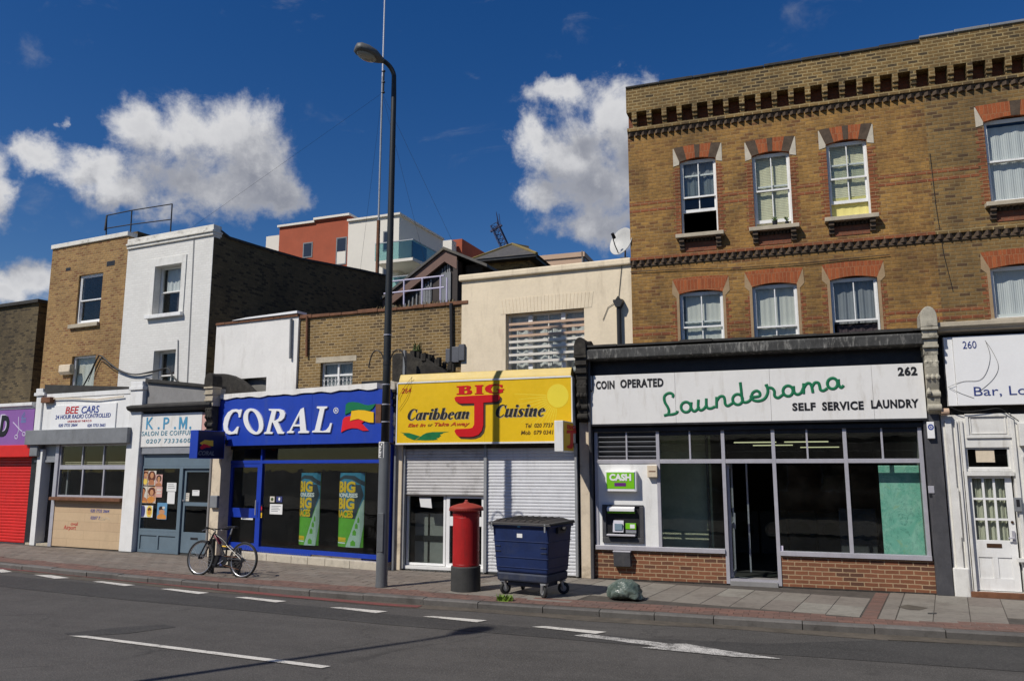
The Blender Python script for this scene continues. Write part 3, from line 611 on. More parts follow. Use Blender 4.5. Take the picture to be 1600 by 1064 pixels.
# ------------------------------------------------------------------ tall brick house over the launderette (262)
def tall_house(label, u0, u1, brickm, parm, wins_up, wins_lo, top, lintel_flat=True):
    h = thing('terrace_house', label, 'house', FT, ((u0 + u1) / 2, 0, 0))
    holes = [w[:4] for w in wins_up] + [w[:4] for w in wins_lo]
    body(h, brickm, u0, u1, 3.05, 9.34, 9.0, holes, roofz=9.3)
    # dogtooth, corbel table, parapet
    g = MB(); g.box(u0, u1, -.03, .24, 9.34, 9.38); n = int((u1 - u0) / .145)
    for i in range(n):
        a = u0 + (u1 - u0) * i / n; s = (u1 - u0) / n
        g.xy([(a + .01, -.01), (a + s / 2, -.085), (a + s - .01, -.01)], 9.265, 9.339)
    part('dogtooth_course', g, M['darkbrick'], h)
    g = MB(); g.box(u0, u1, -.06, .24, 9.38, 9.46); part('corbel_ledge', g, parm, h)
    part('corbel_recess', MB().box(u0, u1, .14, .24, 9.46, 9.80), M['redrecess'], h)
    g = MB(); n = round((u1 - u0) / .318)
    for i in range(n):
        a = u0 + (u1 - u0) * (i + .36) / n
        g.box(a, a + .105, -.105, .14, 9.62, 9.80); g.box(a + .004, a + .101, -.07, .14, 9.54, 9.62); g.box(a + .008, a + .097, -.035, .14, 9.46, 9.54)
    part('corbel_block', g, parm, h)
    part('parapet', MB().box(u0, u1, -.11, .24, 9.80, top - .06), parm, h)
    g = MB(); n = 8
    for i in range(n):
        a = u0 + (u1 - u0) * i / n; b = u0 + (u1 - u0) * (i + 1) / n
        zz = [-.02, .005, -.006, -.028, .0, .01, -.012, .015][i % 8]; g.box(a, b - .006, -.14, .28, top - .06, top + zz * .7)
    part('coping', g, M['felt'] if u0 < 0 else M['lead'], h, .012)
    # string course between the floors
    g = MB(); g.box(u0, u1, -.05, -.0005, 6.47, 6.545); n = int((u1 - u0) / .155)
    part('string_course', g, M['redband'] if u0 < 0 else M['stock_dark'], h)
    g = MB()
    for i in range(n):
        a = u0 + (u1 - u0) * i / n; s = (u1 - u0) / n
        g.xy([(a + .008, -.0005), (a + s / 2, -.075), (a + s - .008, -.0005)], 6.375, 6.469)
    g.box(u0, u1, -.022, -.0005, 6.335, 6.374); part('dogtooth_course', g, M['darkbrick'], h)
    g = MB()
    def bands(z, wins):
        for zz in (z, z + .155):
            c = u0
            for w in sorted(wins):
                g.box(c, w[0] - .15, -.004, -.0005, zz, zz + .072); c = w[1] + .15
            if c < u1 - .02: g.box(c, u1, -.004, -.0005, zz, zz + .072)
    bands(7.54, wins_up); bands(4.83, wins_lo); part('red_brick_band', g, M['redband'], h)
    for w in wins_up + wins_lo:
        low = w in wins_lo; a, b, z0, z1 = w[:4]; o = w[4]
        win = sash(h, a, b, z0, z1 - .03, .07, **o)
        # rubbed brick arch: bottom edge cambered, sides splayed
        hh = .27 if not low else .26; sp = .115 if not low else .13; n = 10
        bot = [(a + (b - a) * i / n, z1 - .06 + .06 * math.sin(math.pi * i / n)) for i in range(n + 1)]
        topc = [(a - sp + (b - a + 2 * sp) * i / n, z1 + hh + (.03 if low else .02) * math.sin(math.pi * i / n)) for i in range(n + 1)]
        g = MB(); g.xz(bot + topc[::-1], -.006, .10); part('arch', g, M['redbrick'], win)
        if not low:
            g = MB()
            for f0, f1 in ((0, .2), (.44, .56), (.8, 1)) if u0 < 0 else ((.5, .66),):
                pb = lambda f: (a + (b - a) * f, z1 - .06 + .06 * math.sin(math.pi * f)); pt = lambda f: (a - sp + (b - a + 2 * sp) * f, z1 + hh + .02 * math.sin(math.pi * f))
                g.xz([pb(f0), pb((f0 + f1) / 2), pb(f1), pt(f1), pt((f0 + f1) / 2), pt(f0)], -.009, -.0062)
            part('arch_stripe', g, M['darkbrick'], win)
        g = MB()
        for s, e in ((-1, a), (1, b)):
            if low: g.xz([(e, z1 - .06), (e + s * sp, z1 + hh * .95), (e + s * (sp + .015), z1 - .05), (e + s * .06, z1 - .14), (e, z1 - .14)], -.008, .02)
            else: g.xz([(e + s * .005, z1 - .06), (e + s * sp, z1 + hh * .92), (e + s * (sp + .018), z1 + hh * .92), (e + s * (sp + .018), z1 - .15), (e + s * .01, z1 - .12)], -.009, .02)
        part('skewback', g, M['whitestone'] if not low else M['tanstone'], win)
        g = MB()
        for s, e in ((-1, a), (1, b)):
            n = int((z1 - .16 - z0) / .075)
            for i in range(n):
                wd_ = .11 if i % 2 else .155
                if low and i % 2: wd_ = .10
                e2 = e + s * wd_; g.box(min(e, e2), max(e, e2), -.0055, -.0005, z0 + i * .075 + .004, z0 + i * .075 + .071)
        part('window_quoins', g, M['redband'], win)
        if not low:
            part('sill', MB().box(a - .115, b + .115, -.17, .11, z0 - .085, z0 - .002), M['stone'], win, .01)
            g = MB()
            for c in (a - .05, b - .05):
                g.box(c, c + .10, -.13, -.0005, z0 - .165, z0 - .087); g.box(c, c + .10, -.085, -.0005, z0 - .245, z0 - .165); g.box(c, c + .10, -.045, -.0005, z0 - .315, z0 - .245)
            n = 8
            for i in range(n):
                s0 = a + .06 + (b - a - .12) * i / n; s1 = a + .06 + (b - a - .12) * (i + 1) / n; g.xy([(s0, -.0005), ((s0 + s1) / 2, -.07), (s1, -.0005)], z0 - .165, z0 - .088)
            part('sill_bracket', g, M['darkbrick'], win)
            part('apron', MB().box(a + .055, b - .055, -.012, -.0006, z0 - .36, z0 - .166), M['redrecess'], win)
        else:
            sill(win, a, b, z0, .0, out=.08); g = MB(); g.box(a - .055, a, -.007, .1, z0, z1 - .14); g.box(b, b + .055, -.007, .1, z0, z1 - .14); part('casing', g, M['tanstone'], win)
    return h
CB = 'curtain'
wu = [(-2.02, -1.27, 6.93, 8.62, dict(meet=.50, lift=.17 * 1.0 + .32, hangings=[(0, 1, .52, 1, M['bluecurt'], 'curtain')])),
      (-.54, .195, 6.93, 8.55, dict(meet=.50, lift=.10, hangings=[(0, 1, .0, 1, M['slatblind'], 'blind')])),
      (.90, 1.65, 6.98, 8.60, dict(meet=.52, lift=.30, hangings=[(0, 1, .0, .30, M['yellowblind'], 'blind'), (0, 1, .30, 1, M['slatblind'], 'blind')]))]
wl = [(-2.12, -1.24, 4.35, 5.74, dict(meet=.45, lift=.12, hangings=[(.12, 1, .10, 1, M['sheet'], 'curtain')])),
      (-.66, .195, 4.35, 5.78, dict(meet=.38, lift=.0, hangings=[(0, 1, 0, 1, M['sheet'], 'curtain')])),
      (.81, 1.66, 4.35, 5.80, dict(meet=.40, nolower=True, hangings=[(0, 1, .38, 1, M['bluecurt'], 'curtain'), (.1, 1, .0, .36, M['darkcurt'], 'curtain')]))]
h262 = tall_house('tall yellow stock brick house standing over the green lettered launderette', -3.12, 2.72, M['stock'], M['stock_dark'], wu, wl, 10.42)
wu2 = [(3.70, 4.62, 6.98, 8.66, dict(meet=.50, vb=False, hangings=[(0, 1, 0, .94, M['net'], 'curtain')])), (5.5, 6.4, 6.98, 8.66, dict(vb=False, hangings=[(0, 1, 0, 1, M['net'], 'curtain')]))]
wl2 = [(3.57, 4.6, 4.80, 5.80, dict(meet=.0, vb=False, hangings=[(0, 1, 0, 1, M['net'], 'curtain')])), (5.5, 6.5, 4.8, 5.8, dict(meet=0, vb=False, hangings=[(0, 1, 0, 1, M['net'], 'curtain')]))]
h260 = tall_house('darker brown brick house with white framed windows, cut off by the right edge', 2.72, 7.6, M['stock260'], M['stock_dark'], wu2, wl2, 10.50)
# odds and ends on the tall houses
single('alarm_cable', 'thin black wire running slantwise down the brown brick wall beside the seam', 'cable', FT, (2.9, -.02, 4.9), MB().tube([(FT.q(x, y, -.012)[0], -.012, FT.q(x, y, -.012)[1]) for x, y in [(1453, 240), (1462, 320), (1474, 395), (1489, 455)]], .005, 6), M['cable'])
g = MB().tube([FT.q(x, y, -.03)[:1] + (-.03,) + FT.q(x, y, -.03)[1:] for x, y in [(985, 425), (1060, 421), (1150, 419), (1260, 411), (1390, 398)]], .007, 6)
single('wall_cable', 'thin black cable strung along the wall over the lower arches of the tall brick house', 'cable', FT, (-.5, -.03, 6.2), g, M['cable'])
def flowerpot(x, y, r, hh, lab, leaves):
    u, z = FT.q(x, y, -.06); t = thing('flower_pot', lab, 'plant pot', FT, (u, -.06, 6.93), 'pots on the window sill')
    part('pot', MB().lathe([(r * .75, 6.932), (r, 6.93 + hh), (r * .86, 6.93 + hh), (r * .8, 6.93 + hh * .85)], u, -.06, 14), M['blackpaint'], t)
    g = MB()
    for i in range(leaves):
        a = random.uniform(0, 6.3); rr = random.uniform(.01, .05); zz = 6.93 + hh + random.uniform(.0, .09); dx, dy = math.cos(a) * rr, math.sin(a) * rr
        g.poly([(u, -.06, 6.93 + hh * .9), (u + dx + .015, -.06 + dy, zz), (u + dx * 1.7, -.06 + dy * 1.7, zz + .02), (u + dx - .01, -.06 + dy + .01, zz)])
    part('foliage', g, M['leaf'], t)
m_, t__, b__ = nm('leaf_green'); b__.inputs['Base Color'].default_value = (.07, .12, .025, 1); b__.inputs['Roughness'].default_value = .6; M['leaf'] = m_
flowerpot(1211, 352, .055, .10, 'black flower pot with a sprig, left one of two on the middle upper sill', 26)
flowerpot(1230, 351, .04, .07, 'smaller black flower pot, right one of two on the middle upper sill', 10)
# ------------------------------------------------------------------ cream rendered house
hm = thing('rendered_house', 'low cream painted house with slatted window behind the yellow cafe sign', 'house', FM, (-1.2, 0, 0))
WC = FM.r(790, 491, 914, 583)
u0, u1, z0, z1 = WC
z0 = 4.05; body(hm, M['cream'], -3.26, .79, 3.05, 6.40, 8.0, [(u0, u1, z0, z1)], roofz=6.3)
part('coping', MB().box(-3.32, .79, -.07, .30, 6.40, 6.55), M['cream'], hm, .03)
n = 26; g = MB()
for i in range(n):
    a = u0 - .12 + (u1 - u0 + .30) * i / n; b = a + (u1 - u0 + .30) / n - .006; lean = .10 * (i / n - .5); g.xz([(a, z1 + .0), (b, z1 + .0), (b + lean, z1 + .34 + .02 * math.sin(math.pi * i / n)), (a + lean, z1 + .34 + .02 * math.sin(math.pi * i / n))], -.006, .1)
part('painted_arch', g, M['cream'], hm, .003)
w = MB(); w.frame(u0, u1, z0, z1, .05, .17, .24)
for f in (.30, .72): w.box(u0 + (u1 - u0) * f - .05, u0 + (u1 - u0) * f + .05, .12, .24, z0 + .05, z1 - .05)
w.box(u0 + (u1 - u0) * .52 - .012, u0 + (u1 - u0) * .52 + .012, .19, .22, z0 + .05, z1 - .05)
win = part('window', w, M['white'], hm); part('pane', MB().box(u0 + .03, u1 - .03, .20, .205, z0 + .03, z1 - .03), M['glassup'], win)
q_ = MB(); N = 40
for i in range(N):
    a = u0 + (u1 - u0) * i / N; b = u0 + (u1 - u0) * (i + 1) / N; q_.poly([(a, .29 + .02 * math.sin(i * 1.3), z0), (b, .29 + .02 * math.sin((i + 1) * 1.3), z0), (b, .29 + .02 * math.sin((i + 1) * 1.3), z1), (a, .29 + .02 * math.sin(i * 1.3), z1)])
part('curtain', q_, M['net'], win, smooth=True)
for i, y in enumerate([507, 515.5, 525.5, 534.5, 544, 555, 566]):
    zz = FM.q(800, y, .06)[1]; e = .12 if i == 6 else .0
    part('slat', MB().box(u0 + .06, u1 + (.02 if i < 4 else 0), .055, .085, zz - .028, zz + .028), M['wood'] if i < 3 else M['woodwhite'], win)
ud, zd = FM.q(968, 470)
g = MB(); g.xz([(ud - .10, zd), (ud + .10, zd), (ud + .10, zd - .05), (ud + .05, zd - .16), (ud - .05, zd - .16), (ud - .10, zd - .05)], -.16, -.002); g.xz([(ud - .05, zd + .01), (ud, zd + .08), (ud + .05, zd + .01)], -.14, -.004)
g.tube([(ud, -.08, zd - .14), (ud, -.08, 3.6)], .048, 10); part('drainpipe', g, M['iron'], hm)
g = MB().tube([FM.q(x, y, -.015)[:1] + (-.015,) + FM.q(x, y, -.015)[1:] for x, y in [(972, 408), (969, 440), (966, 470), (950, 480), (942, 500)]], .006, 6)
single('aerial_cable', 'thin cable hanging down the cream wall from the satellite dish', 'cable', FM, (ud, -.015, 6.4), g, M['cable'])
# satellite dish on the cream parapet
ds = thing('satellite_dish', 'pale grey satellite dish on the cream parapet beside the tall brick house', 'satellite dish', FM, FM.q(973, 404, .1)[:1] + (.1, 6.55))
du, dz = FM.q(970, 377, .1); R0 = .31
g = MB(); axis = Vector((-.35, -.86, .32)).normalized(); ax1 = axis.cross(Vector((0, 0, 1))).normalized(); ax2 = ax1.cross(axis); C0 = Vector((du, .1, dz))
rings = [(0.02, -.085), (.12, -.075), (.22, -.045), (R0, 0), (R0 + .012, 0.0), (R0, -.02), (.22, -.065), (.02, -.105)]
b = 0
for (r, s) in rings:
    for j in range(28):
        a = 2 * math.pi * j / 28; p = C0 + ax1 * (r * .92 * math.cos(a)) + ax2 * (r * 1.06 * math.sin(a)) + axis * s; g.v.append(tuple(p))
for i in range(len(rings) - 1):
    for j in range(28): g.f.append([i * 28 + j, i * 28 + (j + 1) % 28, (i + 1) * 28 + (j + 1) % 28, (i + 1) * 28 + j])
g.f.append(list(range(28))); g.f.append([7 * 28 + j for j in range(28)])
part('reflector', g, M['dishgrey'], ds, smooth=True)
f_ = C0 + axis * .30 - ax2 * .05
part('feed_arm', MB().tube([C0 - ax2 * .30, C0 - ax2 * .2 + axis * .15, f_], .012, 6), M['iron'], ds)
part('receiver', MB().tube([f_ + Vector((0, 0, .06)), f_ - axis * .09], .035, 10), M['iron'], ds)
part('mast_bracket', MB().tube([C0 - axis * .10, C0 - axis * .16 + Vector((0, 0, -.15)), Vector((du + .06, .2, 6.56))], .02, 8).box(du - .02, du + .14, .1, .28, 6.552, 6.61), M['galv'], ds)
# ------------------------------------------------------------------ low brick house behind the bookmaker and the cafe
hb = thing('brick_outrigger', 'low weathered yellow brick building behind the blue sign with a grilled window', 'house', FB, (-1.2, 0, 0))
M['boxgrey'] = paint('slate_grey_box', (.10, .105, .12), .55, .15, 4, .05); W1 = FB.r(501, 567, 550, 612); UB0, UB1 = -3.52, 1.35
body(hb, M['lowbrick'], UB0, UB1, 3.05, 5.86, 6.5, [W1], roofz=5.84, roofm=M['felt'])
g = MB(); x = UB0
while x < UB1 - .05:
    L = min(random.uniform(.3, .6), UB1 - x); g.box(x, x + L - .006, -.05 + random.uniform(-.01, .01), .26, 5.86, 5.94 + random.uniform(-.015, .02)); x += L
part('coping', g, M['rust'], hb, .01)
a, b, c, d = W1
win = MB(); win.frame(a, b, c, d, .045, .10, .16); win.box((a + b) / 2 - .025, (a + b) / 2 + .025, .09, .16, c + .045, d - .045); win.box(a + .045, (a + b) / 2 - .025, .10, .15, c + (d - c) * .55, c + (d - c) * .55 + .045); win.box((a + b) / 2 + .025, b - .045, .10, .15, c + (d - c) * .55, c + (d - c) * .55 + .045)
win = part('window', win, M['white'], hb); part('pane', MB().box(a + .03, b - .03, .13, .134, c + .03, d - .03), M['glassup'], win)
part('curtain', MB().box(a, b, .20, .21, c, d), M['bluecurt'], win)
g = MB()
for i in range(8):
    u = a + .09 + (b - a - .18) * i / 7
    g.tube([(u, .06, c + .02), (u, .06, c + (d - c) * .5)], .008, 6); g.tube([(u - .04, .06, c + (d - c) * .2), (u, .06, c + (d - c) * .32), (u + .04, .06, c + (d - c) * .2)], .007, 5); g.tube([(u - .04, .06, c + (d - c) * .45), (u, .06, c + (d - c) * .35), (u + .04, .06, c + (d - c) * .45)], .007, 5)
part('window_grille', g, M['white'], win)
part('lintel', MB().box(a - .14, b + .10, -.008, .10, d + .002, d + .14), M['stone'], win)
def fpipe(fr, x0, y0, x1, y1, r, d=-.05): p = fr.q(x0, y0, d); q = fr.q(x1, y1, d); return MB().tube([(p[0], d, p[1]), (q[0], d, q[1])], r, 8)
part('waste_pipe', fpipe(FB, 480, 494, 479, 557, .032), M['rust'], hb)
part('drainpipe', fpipe(FB, 705, 474, 706, 590, .045), M['iron'], hb)
V = FB.r(566, 596, 607, 612); part('vent_opening', MB().box(V[0], V[1], -.03, -.001, V[2], V[3]), M['blackpaint'], hb)
for i, (x, y, x2, y2, lab) in enumerate([(696, 545, 704, 567, 'narrow dark grey utility box left of the black drainpipe on the brick wall'), (706, 542, 718, 566, 'grey utility box right beside the black drainpipe, middle of three'), (717, 538, 727, 563, 'grey utility box at the edge of the cream wall, highest of three')]):
    V = FB.r(x, y, x2, y2, -.08); single('utility_box', lab, 'utility box', FB, (V[0], -.08, V[2]), MB().box(V[0], V[1] - .02, -.08 - .01 * i, -.005, V[2], V[3]), M['boxgrey'], .012, group='utility boxes on the brick wall')
# dead weeds along its top
m_ = paint('dry_weed', (.17, .13, .06), .9, .3, 8, 0); M['dry'] = m_
m_ = paint('green_weed', (.06, .09, .025), .8, .3, 8, 0); M['green'] = m_
def weed(lab, fr, u, d, z, n, w, hgt, m, name='weed', cat='weed', group=None, lw=.008):
    g = MB()
    for i in range(n):
        x = u + random.uniform(-w, w); y = d + random.uniform(-.05, .05) * max(1, w * 2); a = random.uniform(0, 6.3); hh = hgt * random.uniform(.4, 1.0); bx, by = math.cos(a) * hh * .45, math.sin(a) * hh * .45
        c_, s_ = math.cos(a + 1.57) * lw, math.sin(a + 1.57) * lw
        g.poly([(x - c_, y - s_, z), (x + c_, y + s_, z), (x + bx * .4 + c_ * 1.3, y + by * .4 + s_ * 1.3, z + hh * .65), (x + bx * .4 - c_ * 1.3, y + by * .4 - s_ * 1.3, z + hh * .65)])
        g.poly([(x + bx * .4 - c_ * 1.3, y + by * .4 - s_ * 1.3, z + hh * .65), (x + bx * .4 + c_ * 1.3, y + by * .4 + s_ * 1.3, z + hh * .65), (x + bx, y + by, z + hh)])
    g.xy([(u + w * 1.1 * math.cos(t_), d + .08 * math.sin(t_)) for t_ in (0, 1, 2, 3, 4.1, 5.2)], z - .01, z + .012)
    return single(name, lab, cat, fr, (u, d, z), g, m, group=group)
weed('thin row of dry brown weeds growing along the brick wall top below the purple rail', FB, -.2, .12, 5.93, 130, 1.2, .13, M['dry'])
weed('straggly green weed sprouting from the brick wall above the yellow sign', FB, *(FB.q(652, 548)[0], -.03, FB.q(652, 548)[1]), 22, .10, .26, M['green'])
# ------------------------------------------------------------------ white rendered low house
hr = thing('rendered_outrigger', 'low white rendered house with an arched opening behind the blue sign', 'house', FR, (-.2, 0, 0))
RW0, RW1 = -1.60, FR.q(466.5, 500)[0]; A_ = FR.r(372, 592, 414, 640)
body(hr, M['render_white'], RW0, RW1, 3.05, 5.92, 6.5, [(A_[0], A_[1], 3.4, A_[3])], roofz=5.9, roofm=M['felt'])
g = MB(); n = 8; bot = [(A_[0] + (A_[1] - A_[0]) * i / n, A_[3] - .09 + .10 * math.sin(math.pi * i / n)) for i in range(n + 1)]; g.xz(bot + [(A_[1], A_[3] + .03), (A_[0], A_[3] + .03)], .003, .12); part('arch', g, M['soot'], hr)
part('boarded_opening', MB().box(A_[0], A_[1], .14, .18, 3.4, A_[3]), M['inner_mid'], hr)
g = MB(); x = RW0
while x < RW1 - .05:
    L = min(random.uniform(.2, .45), RW1 - x); g.box(x, x + L - .006, -.04, .26, 5.92, 5.985 + random.uniform(-.01, .015)); x += L
part('coping', g, M['rust'], hr, .008)
a = FR.q(366, 497)[0]; part('metal_flashing', MB().xz([(a, 5.99), (RW1, 5.995), (RW1, 6.06), (a + .5, 6.035), (a, 6.0)], -.07, .30), M['white_clean'], hr, .006)
part('waste_pipe', fpipe(FR, 455, 498, 453.5, 560, .035), M['lead'], hr)
# ------------------------------------------------------------------ white house and brown house on the left
M['dirtywhite'] = paint('flaking_white_coping', (.70, .68, .62), .8, .1, 5, .4, 22, dirt=(.14, .12, .09), damt=.8, dscale=3.5)
hw = thing('painted_house', 'tall narrow white painted brick house with a long dark brick flank', 'house', FH, (-.9, 0, 0))
WA = FH.r(252, 416, 280, 487); WB_ = FH.r(247, 548, 271, 606)
WA = (WA[0] - .22, WA[1], WA[2] - .02, WA[3]); WB_ = (WB_[0] - .16, WB_[1], 4.3, WB_[3])
fl = [FH.s_(x, y, .82) for x, y in [(336, 352), (345, 361), (358, 371), (400, 384), (470, 404), (560, 421), (610, 432)]]
DEP = fl[-1][0]
g = MB(); g.wall(-2.66, .82, 3.05, 8.55, [WA, WB_], 0, .24); part('wall', g, M['white_brick'], hw)
g = MB()
pts = [(.24, 3.05)] + [(.24, fl[0][1] - .05)] + [(max(p[0], .25), p[1] - .05) for p in fl[1:]] + [(DEP, 3.05)]
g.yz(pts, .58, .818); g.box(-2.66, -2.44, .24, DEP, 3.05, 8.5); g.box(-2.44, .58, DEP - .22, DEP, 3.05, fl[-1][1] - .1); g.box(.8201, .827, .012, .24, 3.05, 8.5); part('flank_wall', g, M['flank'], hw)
g = MB()
for (d0, z0), (d1, z1) in zip(fl[1:], fl[2:]): g.yz([(d0, z0 - .05), (d1, z1 - .05), (d1, z1 + .02), (d0, z0 + .02)], .54, .86)
part('flank_coping', g, M['felt'], hw)
part('roof', MB().xz([(-2.44, 8.2), (.58, 8.2), (.58, 8.1), (-2.44, 8.1)], .24, DEP - .22), M['roof'], hw)
g = MB(); g.box(-2.66, .84, -.05, .28, 8.55, 8.64); g.box(-2.66, .86, -.09, .30, 8.64, 8.70); g.box(-2.66, .84, -.04, .26, 8.70, 8.86); part('coping', g, M['dirtywhite'], hw, .01)
g = MB(); a, b, c, d = WA; g.box(a - .17, b + .17, -.03, -.0005, d, d + .24); g.box(a - .17, a, -.03, -.0005, c, d); g.box(b, b + .17, -.03, -.0005, c, d); part('window_surround', g, M['offwhite'], hw, .004)
win = sash(hw, a + .02, b - .02, c, d, .20, meet=.47, vb=False, hangings=[(0.1, .9, .5, 1, M['net'], 'curtain'), (.55, 1, 0, .5, M['darkcurt'], 'curtain')])
part('sill', MB().box(a - .20, b + .18, -.12, .2, c - .11, c - .002), M['white'], win, .01)
a, b, c, d = WB_; win = sash(hw, a + .02, b - .02, c, d, .20, meet=.35, vb=True, upper_bar=False, hangings=[(.2, 1, .4, 1, M['darkcurt'], 'curtain')])
g = MB(); p = FH.q(303, 372, -.02); q = FH.q(292, 605, -.02); g.tube([(p[0], -.02, p[1]), (q[0], -.02, q[1])], .010, 6); p = FH.q(278, 531, -.02); q = FH.q(277, 605, -.02); g.tube([(p[0], -.02, p[1]), (q[0], -.02, q[1])], .012, 6); part('drop_wire', g, M['lead'], hw)
hn = thing('brick_house', 'narrow tan brick house with a small alarm box left of the white house', 'house', FH, (-4.4, 0, 0))
UL = -6.18
W1 = FH.r(124, 431, 155, 503); W2 = FH.r(113, 557, 145, 612); W2 = (W2[0], W2[1], 4.2, W2[3])
body(hn, M['brown'], UL, -2.665, 3.05, 8.98, 10, [W1, W2], roofz=8.8)
part('coping', MB().box(UL - .03, -2.665, -.05, .30, 8.98, 9.12), M['dirtywhite'], hn, .015)
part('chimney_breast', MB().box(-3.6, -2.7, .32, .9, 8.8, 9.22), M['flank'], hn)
win = sash(hn, *W1, .06, meet=.47, vb=False, fm=M['white_clean'], fw=.06, hangings=[]); part('sill', MB().box(W1[0] - .22, W1[1] + .02, -.09, .1, W1[2] - .12, W1[2] - .002), M['stone'], win, .01)
win = sash(hn, *W2, .08, meet=.0, vb=False, fm=M['white_clean'], hangings=[(0, 1, 0, 1, M['lightsheet'], 'curtain')])
g = MB(); a = FH.r(103, 419, 110, 422.5, -.004); b = FH.r(167, 409, 179, 414.5, -.004)
for v in (a, b): g.box(v[0], v[1], -.004, -.0005, v[2], v[3])
part('air_brick', g, M['blackpaint'], hn)
V = FH.r(92, 570, 108, 584, -.15); g = MB().yz([(-.15, V[2] + .08), (-.15, V[3] - .02), (-.10, V[3]), (-.002, V[3]), (-.002, V[2]), (-.08, V[2])], V[0], V[1])
single('alarm_box', 'cream alarm box high on the tan brick wall over the minicab office', 'alarm box', FH, (V[0], -.1, V[2]), g, M['creampier'], .01)
# roof rail across both roofs
rl_ = thing('roof_rail', 'black tubular safety rail on the roofs of the tan and white houses', 'railing', FH, (-2.6, .35, 8.9))
D = .4
P = {n: FH.q(x, y, D) for n, x, y in [('a', 167, 337), ('b', 206, 329), ('c', 269, 319), ('a2', 167, 357), ('b2', 205, 351), ('c2', 268, 343)]}
P3 = lambda n, dz=0: (P[n][0], D, P[n][1] + dz)
part('rail', MB().tube([P3('a'), P3('b'), P3('c')], .018, 8), M['iron'], rl_); part('rail', MB().tube([P3('a2'), P3('b2'), P3('c2')], .018, 8), M['iron'], rl_)
for n in 'abc': part('post', MB().tube([P3(n), P3(n + '2', -.9 if n == 'c' else -.35)], .02, 8), M['iron'], rl_)
part('brace', MB().tube([P3('a', .0), (P['a'][0] + .03, D - .05, P['a'][1] - .5)], .03, 6), M['iron'], rl_)
# black cable looping over both fronts
def cab(lab, fr, pts, d, r=.016, cat='cable', name='cable', sm=True):
    p = [fr.q(x, y, d) for x, y in pts]; P_ = [(a, d, b) for a, b in p]
    if sm: P_ = smoothpath(P_, 6)
    return single(name, lab, cat, fr, P_[0], MB().tube(P_, r, 6), M['cable'])
cab('thick black cable bundle looping from the tan house window across the white house', FH, [(128, 607), (140, 585), (152, 560), (158, 556), (172, 568), (190, 580), (212, 585), (240, 580), (262, 576), (270, 588), (285, 602)], -.06, .022)
cab('slack black cable sagging just below the bundle between the tan and white houses', FH, [(138, 596), (150, 566), (156, 560), (175, 574), (200, 584), (225, 584), (255, 578)], -.09, .011)
# dark flank of the house further left
hx = thing('brick_house', 'soot dark brick flank of a house at the far left edge', 'house', FK, (-4, 5, 0))
fd = [FK.s_(x, y, -1.6) for x, y in [(0, 458), (75, 469)]]
zt = fd[0][1]
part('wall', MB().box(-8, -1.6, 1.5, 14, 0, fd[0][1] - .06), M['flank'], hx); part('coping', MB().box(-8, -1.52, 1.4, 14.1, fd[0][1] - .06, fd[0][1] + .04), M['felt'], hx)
# ------------------------------------------------------------------ shop helpers
def shutter_mesh(u0, u1, z0, z1, d, pitch=.075, dp=.014):
    n = max(2, round((z1 - z0) / pitch)); p = (z1 - z0) / n; pts = []
    for i in range(n):
        z = z0 + i * p; j = random.uniform(-.002, .002)
        pts += [(d + j, z + .002), (d - dp * .8 + j, z + p * .18), (d - dp + j, z + p * .5), (d - dp * .8 + j, z + p * .82), (d + .004 + j, z + p * .97)]
    pts.append((d, z1)); pts += [(d + .03, z1), (d + .03, z0)]; return MB().yz(pts, u0, u1)
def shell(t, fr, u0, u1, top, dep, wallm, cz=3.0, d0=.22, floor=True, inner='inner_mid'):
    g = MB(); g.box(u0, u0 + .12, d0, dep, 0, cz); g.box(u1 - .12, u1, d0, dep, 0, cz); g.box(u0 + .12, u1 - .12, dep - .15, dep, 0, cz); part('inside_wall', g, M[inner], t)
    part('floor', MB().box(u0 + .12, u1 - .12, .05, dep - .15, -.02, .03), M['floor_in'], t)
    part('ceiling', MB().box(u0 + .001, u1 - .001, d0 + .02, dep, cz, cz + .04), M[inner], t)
def B(fr, px, d0, d1, mb=None):
    v = fr.r(*px, d0); return (mb or MB()).box(v[0], v[1], d0, d1, v[2], v[3])
